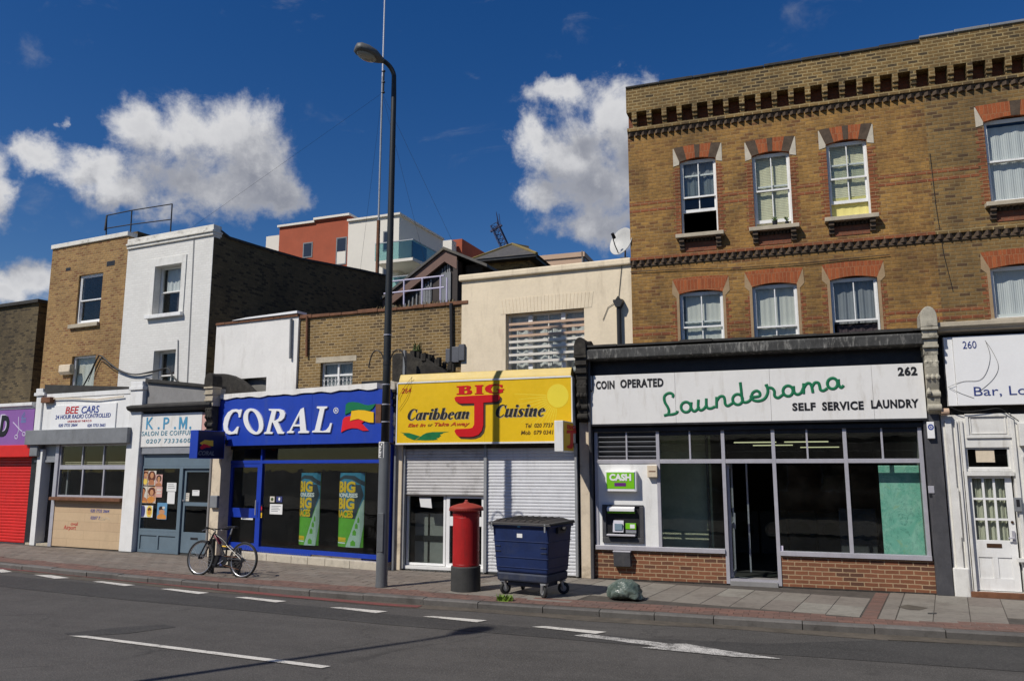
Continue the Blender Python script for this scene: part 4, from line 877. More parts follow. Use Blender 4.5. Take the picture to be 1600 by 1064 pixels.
def console(parent, fr, u0, u1, zt, zb, d, m1, m2, head=.32, proj=.30):
    uc = (u0 + u1) / 2; w = (u1 - u0) / 2; g = MB()
    n = 10; arc = [(uc + w * 1.05 * math.cos(math.pi * i / n), zt - head * .55 + head * .55 * math.sin(math.pi * i / n)) for i in range(n + 1)]
    g.xz([(uc - w * 1.05, zt - head)] + arc[::-1] + [(uc + w * 1.05, zt - head)], d - proj, d + .10); part('console_head', g, m1, parent, .015)
    g = MB(); z = zt - head; hs_ = [.05, .10, .045, .11, .05, .12]; ps = [1.0, .86, .95, .8, .88, .72]; ws = [1.08, .95, 1.02, .92, .98, .9]
    for h_, p_, w_ in zip(hs_, ps, ws): g.box(uc - w * w_, uc + w * w_, d - proj * p_, d + .08, z - h_, z - .001); z -= h_
    part('console_moulding', g, m2, parent, .008)
    g = MB(); L = z - zb; pr = [(d - proj * .70, z), (d - proj * .78, z - L * .2), (d - proj * .66, z - L * .42), (d - proj * .42, z - L * .58), (d - proj * .5, z - L * .72), (d - proj * .36, z - L * .92), (d - .03, z - L), (d + .06, z - L), (d + .06, z)]
    g.yz(pr, uc - w * .78, uc + w * .78)
    for i in range(7): # carved leaf ribs
        a = uc - w * .6 + w * 1.2 * (i % 3) / 2; zz = z - L * (.12 + .5 * (i // 3) / 2); g.lathe([(.005, zz - .06), (.035, zz - .03), (.042, zz), (.02, zz + .05), (.004, zz + .07)], a, d - proj * .66, 8)
    for s, zz, r in ((-1, z - L * .66, .055), (1, z - L * .88, .06)): g.tube([(uc - w * .85, d - proj * .45, zz), (uc + w * .85, d - proj * .45, zz)], r, 12)
    part('console_scroll', g, m1, parent, .008)
def partywall(t, u0, u1, pts, m, name='party_wall'): part(name, MB().yz(pts, u0, u1), m, t, .01)
M['red_shutter'] = paint('red_shutter', (.62, .022, .018), .45, .1, 4, .03, 30, dirt=(.25, .03, .025), damt=.35, dscale=3, streak=True)
M['redpaint'] = paint('red_paint', (.66, .02, .015), .4, .06, 4, .03); M['purple'] = paint('purple_sign', (.26, .11, .36), .4, .06, 2, .0)
M['black_vinyl'] = paint('black_lettering', (.012, .012, .014), .5, .1, 4, 0); M['silver_vinyl'] = paint('pale_lilac_lettering', (.62, .58, .70), .5, .05, 4, 0)
M['blue_vinyl'] = paint('blue_lettering', (.03, .06, .28), .5, .1, 4, 0); M['red_vinyl'] = paint('red_lettering', (.50, .015, .02), .5, .1, 4, 0); M['sky_vinyl'] = paint('sky_blue_lettering', (.08, .30, .48), .5, .1, 4, 0)
M['white_vinyl'] = paint('white_lettering', (.80, .80, .79), .4, .03, 4, 0); M['teal_vinyl'] = paint('teal_lettering', (.10, .26, .34), .5, .1, 4, 0)
M['signwhite'] = paint('white_sign_board', (.76, .75, .72), .4, .03, 2, .02, 20, dirt=(.46, .42, .35), damt=.45, dscale=2.0, streak=True)
M['tile'] = brick('beige_panel_tile', (.58, .43, .27), (.54, .39, .245), (.44, .32, .20), ms=.006, bw=1.3, rh=.23, var=.12, bump=.15, soot=.12)
M['blind_wood'] = paint('dusty_blind', (.50, .42, .30), .7, .15, 6, .1)
M['blue'] = paint('royal_blue_sign', (.014, .05, .38), .4, .1, 2, .05, 20, dirt=(.045, .075, .26), damt=.5, dscale=1.2, streak=True); M['bluepaint'] = paint('blue_gloss_frame', (.010, .042, .36), .35, .1, 4, .03)
M['bluetile'] = brick('blue_glazed_tile', (.012, .045, .32), (.01, .04, .28), (.10, .14, .34), ms=.006, bw=.075, rh=.4, var=.1, bump=.2, rough=.3)
M['yellow'] = paint('yellow_sign', (.78, .50, .012), .35, .06, 1.2, .0, dirt=(.72, .40, .015), damt=.5, dscale=.8); M['yellowtop'] = paint('faded_yellow_hood', (.60, .43, .09), .5, .1, 3, .05, dirt=(.4, .3, .1), damt=.4)
M['shut_white'] = paint('white_shutter', (.67, .68, .70), .45, .06, 4, .05, 30, dirt=(.40, .40, .40), damt=.45, dscale=2.2, streak=True)
M['shut_dirty'] = paint('scuffed_shutter', (.55, .54, .53), .5, .1, 5, .15, 30, dirt=(.16, .15, .14), damt=.75, dscale=3.0)
# ------------------------------------------------------------------ purple salon shop
s1 = thing('shop', 'red shuttered single storey salon shop at the far left edge', 'shop', FK, (-.8, 0, 0))
v = FK.r(-70, 715, 53, 849, .06); uR = FK.q(57, 720)[0]
part('wall', MB().box(-4.6, uR, .12, 8, 0, 3.75), M['white'], s1)
part('roller_shutter', shutter_mesh(-4.4, v[1], .02, v[3], .10, .085), M['red_shutter'], s1)
b_ = FK.r(-70, 697, 45, 714, -.14); part('shutter_box', MB().box(-4.4, b_[1], -.14, .115, b_[2], b_[3]), M['redpaint'], s1, .02)
e_ = FK.r(44, 695, 57, 713, -.15); part('shutter_box_end', MB().box(b_[1], e_[1], -.15, .115, e_[2], e_[3] + .02), M['lead'], s1, .03)
zc = FK.q(20, 640)[1]; part('cornice', MB().yz([(-.10, zc), (-.10, zc + .05), (-.16, zc + .08), (-.16, zc + .17), (.2, zc + .20), (.2, zc)], -4.6, FK.q(58, 635)[0]), M['white'], s1, .01)
a_ = FK.q(57, 760); b2 = FK.q(64, 760); part('pier', MB().box(a_[0], b2[0] + .02, -.06, .5, 0, 2.62), M['white'], s1, .01)
part('guide_rail', MB().box(a_[0] - .10, a_[0] - .005, .02, .119, 0, 2.45), M['purple'], s1)
sg = thing('shop_sign', 'purple fascia sign with scissors at the far left edge', 'shop sign', FK, (-.6, -.08, 2.9))
v = FK.r(-70, 641, 49, 696, -.08); part('board', MB().box(-4.6, v[1], -.08, .118, v[2] + .005, zc - .002), M['purple'], sg)
for body_, rect in (('N', (-22, 649, -3, 682)), ('D', (2, 649, 16, 682))):
    part('lettering', text(body_, FK, rect, -.081, .05, .12, .012), M['silver_vinyl'] if False else M['black_vinyl'], sg)
part('lettering_edge', text('D', FK, (-.5, 647.5, 14.5, 682.5), -.0805, .05, .12, .004), M['silver_vinyl'], sg)
def strokes(fr, org, sc, paths, r, d, flat=.35, n=6, smooth=4):
    g = MB()
    for p in paths:
        closed = p[0] == p[-1] and len(p) > 3
        pp = smoothpath(p, smooth) if smooth else p
        g.tube([(lambda q_: (q_[0], d, q_[1]))(fr.q(org[0] + a / sc, org[1] + b / sc, d)) for a, b in pp], r, n, flat=flat)
    return g
E6 = lambda cx, cy, rx, ry: ell(cx, cy, rx, ry, 14) + [ell(cx, cy, rx, ry, 14)[0]]
sc_ = [[(240, 350), (290, 400), (350, 470), (410, 520)], [(345, 250), (345, 400), (352, 470), (325, 560), (305, 590)], E6(300, 620, 26, 34), E6(440, 565, 26, 34), [(465, 560), (485, 572), (510, 562)]]
part('scissors_motif', strokes(FK, (0, 630), 11.82, sc_, .014, -.083), M['silver_vinyl'], sg)
part('comb_motif', strokes(FK, (0, 630), 11.82, [[(385, 350), (475, 350)], [(390, 325), (480, 325)], [(395, 300), (478, 300)], [(400, 275), (478, 272)], [(395, 255), (440, 190), (460, 160)], [(410, 270), (465, 200)]], .008, -.083), M['sky_vinyl'], sg)
# ------------------------------------------------------------------ minicab office
s2 = thing('shop', 'narrow white minicab office with grey canopy box and beige panel under its window', 'shop', FK, (3.5, 0, 0))
uL = FK.q(60, 760)[0] + .12; uM = 5.02; uR = 5.49
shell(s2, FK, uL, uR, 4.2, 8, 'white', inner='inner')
pL0, pL1 = FK.q(58, 650)[0], FK.q(75, 620)[0]
part('pier', MB().box(uM, uR, -.10, .3, 0, 4.12).box(uM - .02, uR + .03, -.14, .3, 4.12, 4.22).box(uM + .01, uR - .01, -.12, .3, 4.22, 4.34), M['white'], s2, .012)
part('pier', MB().box(pL0 + .02, pL1 - .12, -.08, .22, 2.75, 4.12).box(pL0 - .05, pL1, -.12, .22, 4.12, 4.21).box(pL0, pL1 - .1, -.10, .22, 4.21, 4.33), M['white'], s2, .012)
f_ = FK.r(60, 632, 190, 690); part('fascia', MB().box(pL0 + .02, uM, -.03, .22, f_[2], 4.04), M['white'], s2)
part('parapet_flashing', MB().box(pL1 - .1, uM, -.05, .22, 4.04, 4.17), M['white'], s2, .01)
part('roof', MB().xz([(pL1 - .1, 4.17), (uM, 4.17), (uM, 4.22), (pL1 - .1, 4.44)], -.055, 1.5).box(uL, uR - .001, .24, 1.5, 3.06, 4.165), M['felt'], s2)
ca = [(78, 623), (110, 622), (150, 624), (192, 619)]
p_ = [FK.q(a, b, -.1) for a, b in ca]; part('conduit', MB().tube([(a, -.08, b) for a, b in p_], .016, 8), M['creampier'], s2)
v = FK.r(66, 622, 76, 629, -.14); part('bulkhead_lamp', MB().box(v[0], v[1] + .1, -.18, -.031, v[2], v[3] + .02), M['rust'], s2, .015)
v = FK.r(51, 672, 196, 692, -.22); part('shutter_box', MB().box(pL0 - .12, v[1] + .04, -.22, -.0305, v[2], v[3]), M['lead'], s2, .012)
wv = FK.r(94, 697, 190, 778); zs = wv[2]
g = MB(); g.frame(wv[0], uM, zs, v[2], .05, .02, .09)
z1 = FK.q(95, 733)[1]; z2 = FK.q(95, 727)[1]; g.box(wv[0] + .05, uM - .05, .015, .088, z1, z2 + .01)
for x in (127, 160): a = FK.q(x, 750)[0]; g.box(a - .025, a + .025, .022, .086, zs + .05, z1)
for x in (127, 160): a = FK.q(x, 720)[0]; g.box(a - .018, a + .018, .022, .086, z2 + .01, v[2] - .05)
win = part('window', g, M['alu'], s2)
part('pane', MB().box(wv[0] + .03, uM - .03, .05, .055, zs + .03, v[2] - .03), M['glassdark'], win)
g = MB(); z = z1
while z < v[2] - .45: g.box(wv[0] + .06, uM - .06, .12, .16, z, z + .022); z += .045
part('blind', g, M['blind_wood'], win)
a_, b2 = FK.q(92, 777)[1], FK.q(92, 784)[1]; part('window_ledge', MB().box(wv[0] - .06, uM - .02, -.16, .10, zs - .09, zs - .002), M['rust'], s2, .012)
part('stall_panel', MB().box(wv[0], uM, .0, .12, .02, zs - .092), M['tile'], s2)
part('mullion', MB().box(wv[0] - .14, wv[0] - .001, -.02, .12, 0, v[2]), M['alu'], s2)
part('lettering', text('020 7733 2664', FK, (142, 795, 171, 800), .0, .01, .15, .004), M['blue_vinyl'], s2); part('lettering', text('0207 7', FK, (142, 806, 157, 811), .0, .01, .15, .004), M['blue_vinyl'], s2)
part('scrawl', strokes(FK, (0, 610), 4.255, [[(660, 860), (680, 840), (690, 862), (705, 842), (725, 850), (730, 860)], [(670, 862), (700, 850), (728, 858)]], .008, -.002), M['blind_wood'], s2)
part('lettering', text('oval', FK, (111, 815, 122, 820.5), .0, .0, .1, .004), M['red_vinyl'], s2); part('lettering', text('Airport', FK, (100, 820, 119, 828.5), .0, .0, .1, .004), M['red_vinyl'], s2)
dr = MB(); da, db = pL1 - .28, wv[0] - .14; dr.frame(da + .0, db - .005, .06, 2.25, .055, .42, .47); dd = part('door', dr, M['alu_dark'], s2); part('pane', MB().box(da + .05, db - .06, .44, .445, .11, 2.20), M['glassdark'], dd)
part('door_head', MB().box(da - .1, db, .02, .10, 2.26, 2.32).box(da - .1, db, .04, .08, 2.32, v[2]), M['alu_dark'], s2)
part('step', MB().box(da - .1, db, -.02, .5, 0, .06), M['stone'], s2)
part('side_wall', MB().box(pL0 - .1, da, .03, .5, 0, v[2]), M['blackpaint'], s2)
sg = thing('shop_sign', 'white minicab office sign with red and blue lettering above the grey box', 'shop sign', FK, (3, -.06, 3.2))
v = FK.r(81, 634, 179, 670, -.06); part('board', MB().box(v[0], v[1], -.06, -.031, v[2], v[3]), M['white_clean'], sg, .004)
part('lettering', text('BEE', FK, (103, 635.6, 123.5, 646.6), -.061, .012, .15), M['red_vinyl'], sg); part('lettering', text('CARS', FK, (128, 634.6, 155.5, 645.8), -.061, .012, .15), M['blue_vinyl'], sg)
part('lettering', text('24 HOUR RADIO CONTROLLED', FK, (87, 648.6, 173, 655), -.061, .004, .15), M['blue_vinyl'], sg)
part('lettering', text('LICENCED BY THE P.C.O', FK, (106, 657, 143, 660), -.061, .0), M['red_vinyl'], sg)
part('lettering', text('020 7733 2664', FK, (92, 662.3, 121, 667), -.061, .0, .1), M['blue_vinyl'], sg); part('lettering', text('020 7733 2665', FK, (137, 662.3, 165, 667), -.061, .0, .1), M['blue_vinyl'], sg)
# ------------------------------------------------------------------ hair salon
s3 = thing('shop', 'small blue grey hair salon with posters in its window', 'shop', FK, (6.7, 0, 0))
u0, u1 = 5.49, 8.05; shell(s3, FK, u0, u1, 4.0, 8, 'white', inner='inner')
v = FK.r(208, 596, 325, 632); zt = FK.q(208, 632)[1]
part('parapet', MB().xz([(u0 + .001, 3.62), (u1, 3.62), (u1, 4.05), (u0 + .001, 4.33)], .02, .24), M['greyrender'], s3)
part('coping', MB().xz([(u0 + .001, 4.331), (u1, 4.051), (u1, 4.12), (u0 + .001, 4.42)], -.05, .26).box(u0 + .13, u1 - .001, .26, 1.4, 3.06, 3.9), M['felt'], s3)
z0 = FK.q(207, 646)[1]; part('cornice', MB().yz([(-.02, z0), (-.20, z0 + .07), (-.24, z0 + .12), (-.24, z0 + .17), (.02, z0 + .24), (.02, z0)], FK.q(209, 640)[0], u1 - .02), M['felt'], s3, .012)
v = FK.r(209, 697, 325, 708, -.04); part('shutter_box', MB().box(u0 + .05, u1, -.04, .22, v[2], v[3] - .004), M['alu_dark'], s3)
v2 = FK.r(212, 710, 325, 728); part('fascia_panel', MB().box(u0 + .03, u1, .04, .2, v2[2], v[2] - .001), M['greyblue'], s3, .006)
wz0 = FK.q(215, 829)[1]; wu1 = FK.q(279, 780)[0]; g = MB(); g.frame(u0 + .03, wu1, wz0, v2[2] - .001, .06, .03, .12); win = part('window', g, M['greyblue'], s3, .004)
part('pane', MB().box(u0 + .07, wu1 - .04, .06, .066, wz0 + .04, v2[2] - .04), M['glassdark'], win)
part('stall_riser', MB().box(u0 + .03, wu1, .03, .12, .0, .08).box(u0 + .03, wu1, .03, .12, wz0 - .10, wz0 - .001).box(u0 + .03, wu1, .055, .12, .08, wz0 - .10).box((u0 + wu1) / 2 - .0, (u0 + wu1) / 2 + .06, .03, .055, .08, wz0 - .10).box(u0 + .03, u0 + .12, .03, .055, .08, wz0 - .1).box(wu1 - .07, wu1, .03, .055, .08, wz0 - .1), M['greyblue'], s3, .004)
part('door_frame', MB().box(wu1 + .001, wu1 + .09, .0, .14, 0, v2[2] - .001).box(u1 - .10, u1, .0, .14, 0, v2[2] - .001).box(wu1 + .09, u1 - .10, .0, .14, v2[2] - .06, v2[2] - .001), M['greyblue'], s3, .004)
d0_, d1_ = wu1 + .10, u1 - .105; dz = v2[2] - .07
g = MB(); g.frame(d0_, d1_, .04, dz, .075, .05, .10, tb=.50); zm = FK.q(290, 787)[1]; g.box(d0_ + .075, d1_ - .075, .05, .10, zm - .05, zm + .04); dd = part('door', g, M['greyblue'], s3, .004)
part('pane', MB().box(d0_ + .06, d1_ - .06, .07, .076, .50, dz - .05), M['glassdark'], dd); part('letterbox', MB().box((d0_ + d1_) / 2 - .12, (d0_ + d1_) / 2 + .12, .042, .052, .37, .42), M['blackpaint'], dd); part('handle', MB().tube([(d0_ + .03, .02, zm + .08), (d0_ + .03, .05, zm + .08)], .018, 8), M['alu'], dd)
sg = thing('shop_sign', 'white hair salon sign with pale blue capitals', 'shop sign', FK, (6.3, -.07, 3.0))
v = FK.r(208, 648, 313, 697, -.06); part('board', MB().box(v[0], v[1], -.06, .019, v[2], v[3]), M['signwhite'], sg, .004); v3 = FK.r(313.5, 650, 326, 694, -.05); part('pink_end_panel', MB().box(v[1] + .002, u1, -.05, .019, v[2], v[3] - .02), M['pink'], sg)
[part('lettering', text(c_, FK, (x0_, y0_, x1_, 670.5), -.061, .008 if c_ != '.' else 0, 0), M['sky_vinyl'], sg) for c_, x0_, x1_, y0_ in (('K', 229.5, 240.5, 652), ('.', 246.5, 249.5, 667), ('P', 256, 265, 652), ('.', 272, 275, 666.5), ('.', 296, 299, 666))]
ma, mb_ = FK.q(280.5, 651.5, -.061), FK.q(292, 670.3, -.061); mm = lambda *p: [(ma[0] + (mb_[0] - ma[0]) * x, mb_[1] + (ma[1] - mb_[1]) * y) for x, y in p]
part('lettering', shape(FK, [mm((0, 0), (0, 1), (.24, 1), (.5, .42), (.76, 1), (1, 1), (1, 0), (.78, 0), (.78, .58), (.5, .02), (.22, .58), (.22, 0))], -.061, .006), M['sky_vinyl'], sg); part('lettering', text('SALON DE COIFFURE', FK, (222, 674, 305, 681), -.061, .006, .08, space=1.15), M['teal_vinyl'], sg); part('lettering', text('0207 7333600', FK, (229, 686, 298, 692.5), -.061, .006, .1, space=1.2), M['teal_vinyl'], sg)
# posters
def poster_mat(name, cols, sc):
    m, t, b = nm(name); o = t.new('ShaderNodeTexCoord').outputs['Object']; r = t.new('ShaderNodeValToRGB'); r.color_ramp.interpolation = 'EASE'
    while len(r.color_ramp.elements) < len(cols): r.color_ramp.elements.new(.5)
    for i, c in enumerate(cols): r.color_ramp.elements[i].position = .3 + .4 * i / (len(cols) - 1); r.color_ramp.elements[i].color = c + (1,)
    t.put(r.inputs[0], t.noise(o, sc, 3, .5, .8)); t.l.new(r.outputs[0], b.inputs['Base Color']); b.inputs['Roughness'].default_value = .4; return m
skin = (.42, .17, .08); skin2 = (.55, .27, .13); hair = (.03, .015, .012); hair2 = (.12, .035, .02)
mk = lambda n, c: paint(n, c, .45, .12, 8, 0)
M['sk1'] = mk('printed_brown_skin', skin); M['sk2'] = mk('printed_light_skin', skin2); M['hr1'] = mk('printed_black_hair', hair); M['hr2'] = mk('printed_auburn_hair', hair2); M['orange'] = mk('printed_orange', (.60, .25, .05))
M['paper'] = paint('white_paper', (.74, .74, .72), .7, .04, 5, 0); M['bgl'] = mk('printed_pale_background', (.62, .58, .50)); M['bgb'] = mk('printed_blue_background', (.12, .28, .45)); M['bgy'] = mk('printed_yellow_background', (.75, .55, .10)); M['bgn'] = mk('printed_navy_background', (.05, .06, .18)); M['mixp'] = poster_mat('printed_collage', [(.25, .1, .2), (.55, .28, .12), (.7, .6, .5), (.2, .08, .05)], 9)
ZO = (205, 725); ZS = 7.336
def poster(lab, rect, bgm, figs, fr=FK, d=.045, org=ZO, sc=ZS, group='posters in the salon window', name='poster', cat='poster'):
    a = fr.q(org[0] + rect[0] / sc, org[1] + rect[1] / sc, d); c = fr.q(org[0] + rect[2] / sc, org[1] + rect[3] / sc, d)
    u0, z1, u1, z0 = a[0], a[1], c[0], c[1]
    t = thing(name, lab, cat, fr, (u0, d, z0), group); part('sheet', MB().box(u0, u1, d, d + .003, z0, z1), bgm, t)
    for i, (m, cx, cy, rx, ry) in enumerate(figs):
        pts = [(u0 + (u1 - u0) * max(.02, min(.98, p[0])), z1 - (z1 - z0) * max(.02, min(.98, p[1]))) for p in ell(cx, cy, rx, ry, 22)]
        part('printed_figure', MB().xz(pts, d - .0004 * (i + 1), d - .0002), m, t)
    return t
H_ = lambda hm, sm, bm: [(hm, .5, .35, .36, .30), (bm, .5, .92, .46, .22), (sm, .5, .62, .16, .18), (sm, .5, .38, .20, .21)]
poster('poster of several small portraits, top left of the salon window posters', (92, 74, 190, 242), M['mixp'], [(M['sk2'], .25, .25, .2, .16), (M['hr2'], .7, .15, .25, .1), (M['sk2'], .72, .3, .18, .14), (M['orange'], .3, .75, .25, .15), (M['bgy'], .72, .75, .2, .2)])
poster('poster of a woman with long auburn hair, top middle of the salon window posters', (192, 76, 278, 243), M['bgl'], [(M['hr2'], .5, .42, .44, .42), (M['sk1'], .5, .85, .36, .25), (M['sk2'], .52, .32, .2, .2)])
poster('small portrait poster with pink background, top right of the salon window posters', (281, 118, 352, 254), M['pink'], H_(M['hr1'], M['sk2'], M['sk1']))
poster('poster of a bare shouldered woman with cropped hair, second row left in the salon window', (86, 252, 184, 445), M['bgl'], [(M['hr1'], .45, .25, .3, .2), (M['sk1'], .48, .34, .22, .2), (M['sk1'], .5, .55, .13, .2), (M['sk1'], .5, .88, .48, .25), (M['orange'], .5, .98, .48, .12)])
poster('poster of a figure in purple and brown, second row middle in the salon window', (188, 256, 279, 447), M['mixp'], [(M['hr2'], .5, .3, .4, .26), (M['sk2'], .5, .36, .2, .18), (M['orange'], .45, .8, .4, .2)])
poster('small mauve text poster, second row right in the salon window', (284, 258, 350, 380), M['pink'], [(M['bgl'], .5, .3, .4, .1), (M['bgl'], .5, .6, .4, .08)])
poster('navy and yellow double poster, third row left in the salon window', (98, 470, 242, 610), M['paper'], [(M['bgn'], .25, .5, .19, .55), (M['bgy'], .75, .5, .22, .55), (M['hr2'], .75, .35, .13, .18), (M['orange'], .75, .6, .12, .2)])
poster('tall blue and orange poster, third row right in the salon window', (302, 440, 402, 634), M['bgb'], [(M['orange'], .5, .88, .47, .22), (M['hr1'], .4, .35, .22, .14), (M['sk2'], .5, .55, .3, .14), (M['bgl'], .65, .3, .14, .08)])
nt = 'paper notices on the shop glass'
def notice(lab, rect, fr, d, org, sc, m=None, lines=4, wd=None):
    t = poster(lab, rect, m or M['paper'], [], fr, d, org, sc, nt, 'paper_notice', 'notice'); a = fr.q(org[0] + rect[0] / sc, org[1] + rect[1] / sc, d); c = fr.q(org[0] + rect[2] / sc, org[1] + rect[3] / sc, d); g = MB(); hh = a[1] - c[1]; ww = c[0] - a[0]
    for i in range(lines): zz = a[1] - hh * (.2 + .65 * i / max(1, lines)); g.box(a[0] + ww * .12, c[0] - ww * random.uniform(.12, .35), d - .0006, d - .0001, zz - hh * .03, zz + hh * .03)
    if lines: part('printed_lines', g, M['lead'], t)
notice('wide white paper notice in the salon window', (412, 212, 513, 312), FK, .045, ZO, ZS, lines=3); notice('narrow white paper hanging under the wider notice in the salon window', (418, 315, 494, 455), FK, .045, ZO, ZS, lines=0)
notice('small grey card low on the salon door glass', (608, 328, 662, 424), FK, .06, ZO, ZS, M['bgl'], 3); notice('tilted white card in the middle of the salon door glass', (702, 296, 779, 362), FK, .06, ZO, ZS, lines=1)
# ------------------------------------------------------------------ cream pilaster, capital and party wall between salon and bookmaker
s4 = thing('shop', 'blue fronted bookmaker shop with white letters and two tall banners in its window', 'shop', FC, (2.5, 0, 0))
cu0, cu1 = -.40, 5.02
shell(s4, FC, cu0, cu1, 4.0, 8, 'white', inner='inner')
v = FK.r(332, 680, 345, 868, -.08); k0, k1 = FK.q(331.5, 780)[0], FK.q(345.5, 780)[0]; part('pilaster', MB().box(k0, k1, -.06, .3, .0, 2.9), M['creampier'], s3, .01)
part('waste_pipe', MB().tube([(k0 - .05, -.04, 0), (k0 - .05, -.04, 2.9)], .038, 8), M['greyrender'], s3); part('wall_box', B(FC, (336, 774, 345, 815), -.16, -.061), M['lead'], s4, .02) if False else None
console(s3, FK, FK.q(321, 640, -.15)[0], FK.q(334, 640, -.15)[0], 4.42, 2.9, -.02, M['soot'], M['stone'], head=.34, proj=.22)
part('party_wall', MB().xz(pxs(FC, [(330, 640), (330, 588), (337, 584), (352, 584), (364, 587), (376, 593), (388, 602), (399, 613), (399, 640)], .5), .45, .62), M['soot'], s4, .02)
part('fascia_backing', MB().box(cu0, cu1, -.02, .22, 2.55, 3.82), M['soot'], s4); part('roof', MB().box(cu0, cu1, .24, 1.25, 3.06, 3.80), M['felt'], s4)
g = MB(); n = 40; tops = []
za = FC.q(341, 625, -.2)[1]
for i in range(n + 1): tops.append((cu0 + (cu1 - cu0) * i / n, za + .02 + .022 * math.sin(i * 1.1) * math.sin(i * .37) + random.uniform(-.006, .006)))
g.xz(tops + [(cu1, za + .14), (cu0 + .25, za + .13)], -.235, -.02); g.box(cu0 + .25, cu1, -.02, .3, za + .06, za + .125); part('flashing', g, M['render_white'], s4)
tz1 = FC.q(408, 700)[1]; tz0 = FC.q(408, 724)[1]; bz = FC.q(408, 860)[1]; du = FC.q(405, 780)[0]; d0u = FC.q(357, 780)[0]
fu1 = FC.q(590, 800)[0]
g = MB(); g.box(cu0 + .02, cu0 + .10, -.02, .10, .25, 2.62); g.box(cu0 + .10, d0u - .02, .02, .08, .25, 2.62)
M['blueshade'] = paint('shaded_blue_paint', (.006, .016, .12), .45, .2, 4, .05, 30, dirt=(.05, .09, .06), damt=.35, dscale=6); part('pilaster', g, M['blueshade'], s4, .004); part('pilaster', MB().box(fu1 + .12, cu1 + .25, -.10, .12, .16, 2.60), M['bluepaint'], s4, .006)  # left strip: blue darkened to stand in for shade, greenish blotches are graffiti
g = MB(); g.box(d0u - .02, fu1 + .1, .0, .09, tz0, tz0 + .075); g.box(du - .03, du + .05, .0, .09, .16, tz0); g.box(du - .02, du + .03, .0, .09, tz0 + .075, 2.54); g.box(du + .05, fu1 + .1, .0, .09, bz - .0, bz + .09); g.box(fu1 + .02, fu1 + .1, .0, .09, bz + .09, tz0)
w_ = part('window', g, M['bluepaint'], s4, .004); part('pane', MB().box(du + .05, fu1 + .02, .04, .046, bz + .09, tz0).box(d0u, fu1 + .1, .04, .046, tz0 + .075, 2.55), M['glassdark'], w_)
g = MB(); g.frame(d0u, du - .035, .18, tz0 - .005, .085, .01, .07, tb=.16); zm = FC.q(360, 806)[1]; g.box(d0u + .085, du - .12, .01, .07, zm - .02, zm + .20); dd = part('door', g, M['bluepaint'], s4, .004)
part('pane', MB().box(d0u + .06, du - .1, .035, .041, .3, tz0 - .06), M['glassdark'], dd); part('handle', MB().tube([(du - .07, -.04, 1.0), (du - .07, -.04, 1.35)], .014, 8), M['alu'], dd)
tb = FC.q(480, 866)[0]
part('tiled_plinth', MB().box(du - .03, tb + .1, .0, .09, .16, bz - .001).box(fu1 - .45, fu1 + .12, .0, .09, .16, bz - .03), M['bluetile'], s4)
part('broken_plinth', MB().box(tb + .1, fu1 - .45, .03, .09, .16, bz - .001), M['creampier'], s4); g = MB(); a = tb + .25; g.box(a, a + .5, .02, .06, .21, .25); g.box(a + 1.3, a + 1.85, .02, .06, .20, .25); part('air_vent', g, M['blackpaint'], s4)
g = MB(); x = d0u - .1
while x < cu1: L = min(random.uniform(.5, .9), cu1 - x + .1); g.box(x, x + L - .008, -.16, .05, -.02, .155 + random.uniform(-.004, .004)); x += L
part('step', g, M['whitestone'], s4, .01)
v = FC.r(336, 776, 346, 800, -.12); v = FK.r(336, 774, 346, 815, -.14); part('junction_box', MB().box(k0 + .06, k1 + .01, -.14, -.061, 1.15, 1.75 if v[3] > 1.75 else v[3]), M['lead'], s3, .02)
sg = thing('shop_sign', 'royal blue fascia sign with white serif letters and a red, yellow and green flag', 'shop sign', FC, (2.3, -.2, 2.65))
a = FC.q(341, 625, -.2); b = FC.q(341, 697, -.2); c = FC.q(597, 650, -.2)
part('board', MB().box(a[0], FC.q(487, 650, -.2)[0] - .0015, -.2, -.021, b[1], a[1]).box(FC.q(487, 650, -.2)[0] + .0015, c[0] + .18, -.2, -.021, b[1], a[1]), M['blue'], sg, .003)
OG, SC5 = (335, 600), 5.926
def zp(pts): return pxs(FC, pts, -.2, OG, SC5)
Cc = [(267, 235), (250, 308), (234, 308), (235, 285), (226, 263), (207, 255), (183, 262), (160, 295), (142, 345), (133, 395), (141, 430), (165, 446), (190, 434), (210, 408), (221, 393), (237, 395), (221, 463), (205, 457), (195, 461), (150, 467), (117, 455), (97, 422), (92, 370), (105, 310), (135, 262), (175, 236), (210, 232), (235, 240), (251, 234)]
O1 = [(cx, cy) for cx, cy in ell(371, 346, 90, 121, 32, -.20)]; O2 = ell(372, 346, 46, 98, 28, -.22)
R1 = [(513, 230), (610, 231), (650, 244), (666, 275), (656, 313), (628, 340), (598, 350), (638, 440), (656, 448), (652, 460), (597, 460), (551, 355), (543, 355), (523, 440), (551, 448), (547, 461), (468, 461), (472, 448), (492, 440), (541, 250), (515, 243)]; R2 = [(583, 250), (561, 337), (580, 335), (604, 318), (618, 285), (613, 258), (600, 250)]
A1 = [(838, 217), (861, 430), (886, 440), (883, 453), (784, 453), (787, 440), (806, 432), (802, 392), (741, 392), (721, 430), (746, 440), (742, 453), (680, 453), (684, 440), (704, 432), (808, 232)]; A2 = [(797, 285), (752, 373), (801, 373)]
L1 = [(961, 207), (1057, 207), (1053, 222), (1030, 230), (986, 430), (1010, 436), (1045, 425), (1070, 395), (1083, 361), (1098, 364), (1080, 447), (913, 447), (917, 434), (940, 426), (986, 232), (957, 222)]
def inv(p): return p
for polys in ([Cc], [O1, O2], [R1, R2], [A1, A2], [L1]): part('letter', shape(FC, [zp(p) for p in polys], -.2005, .035), M['white_vinyl'], sg)
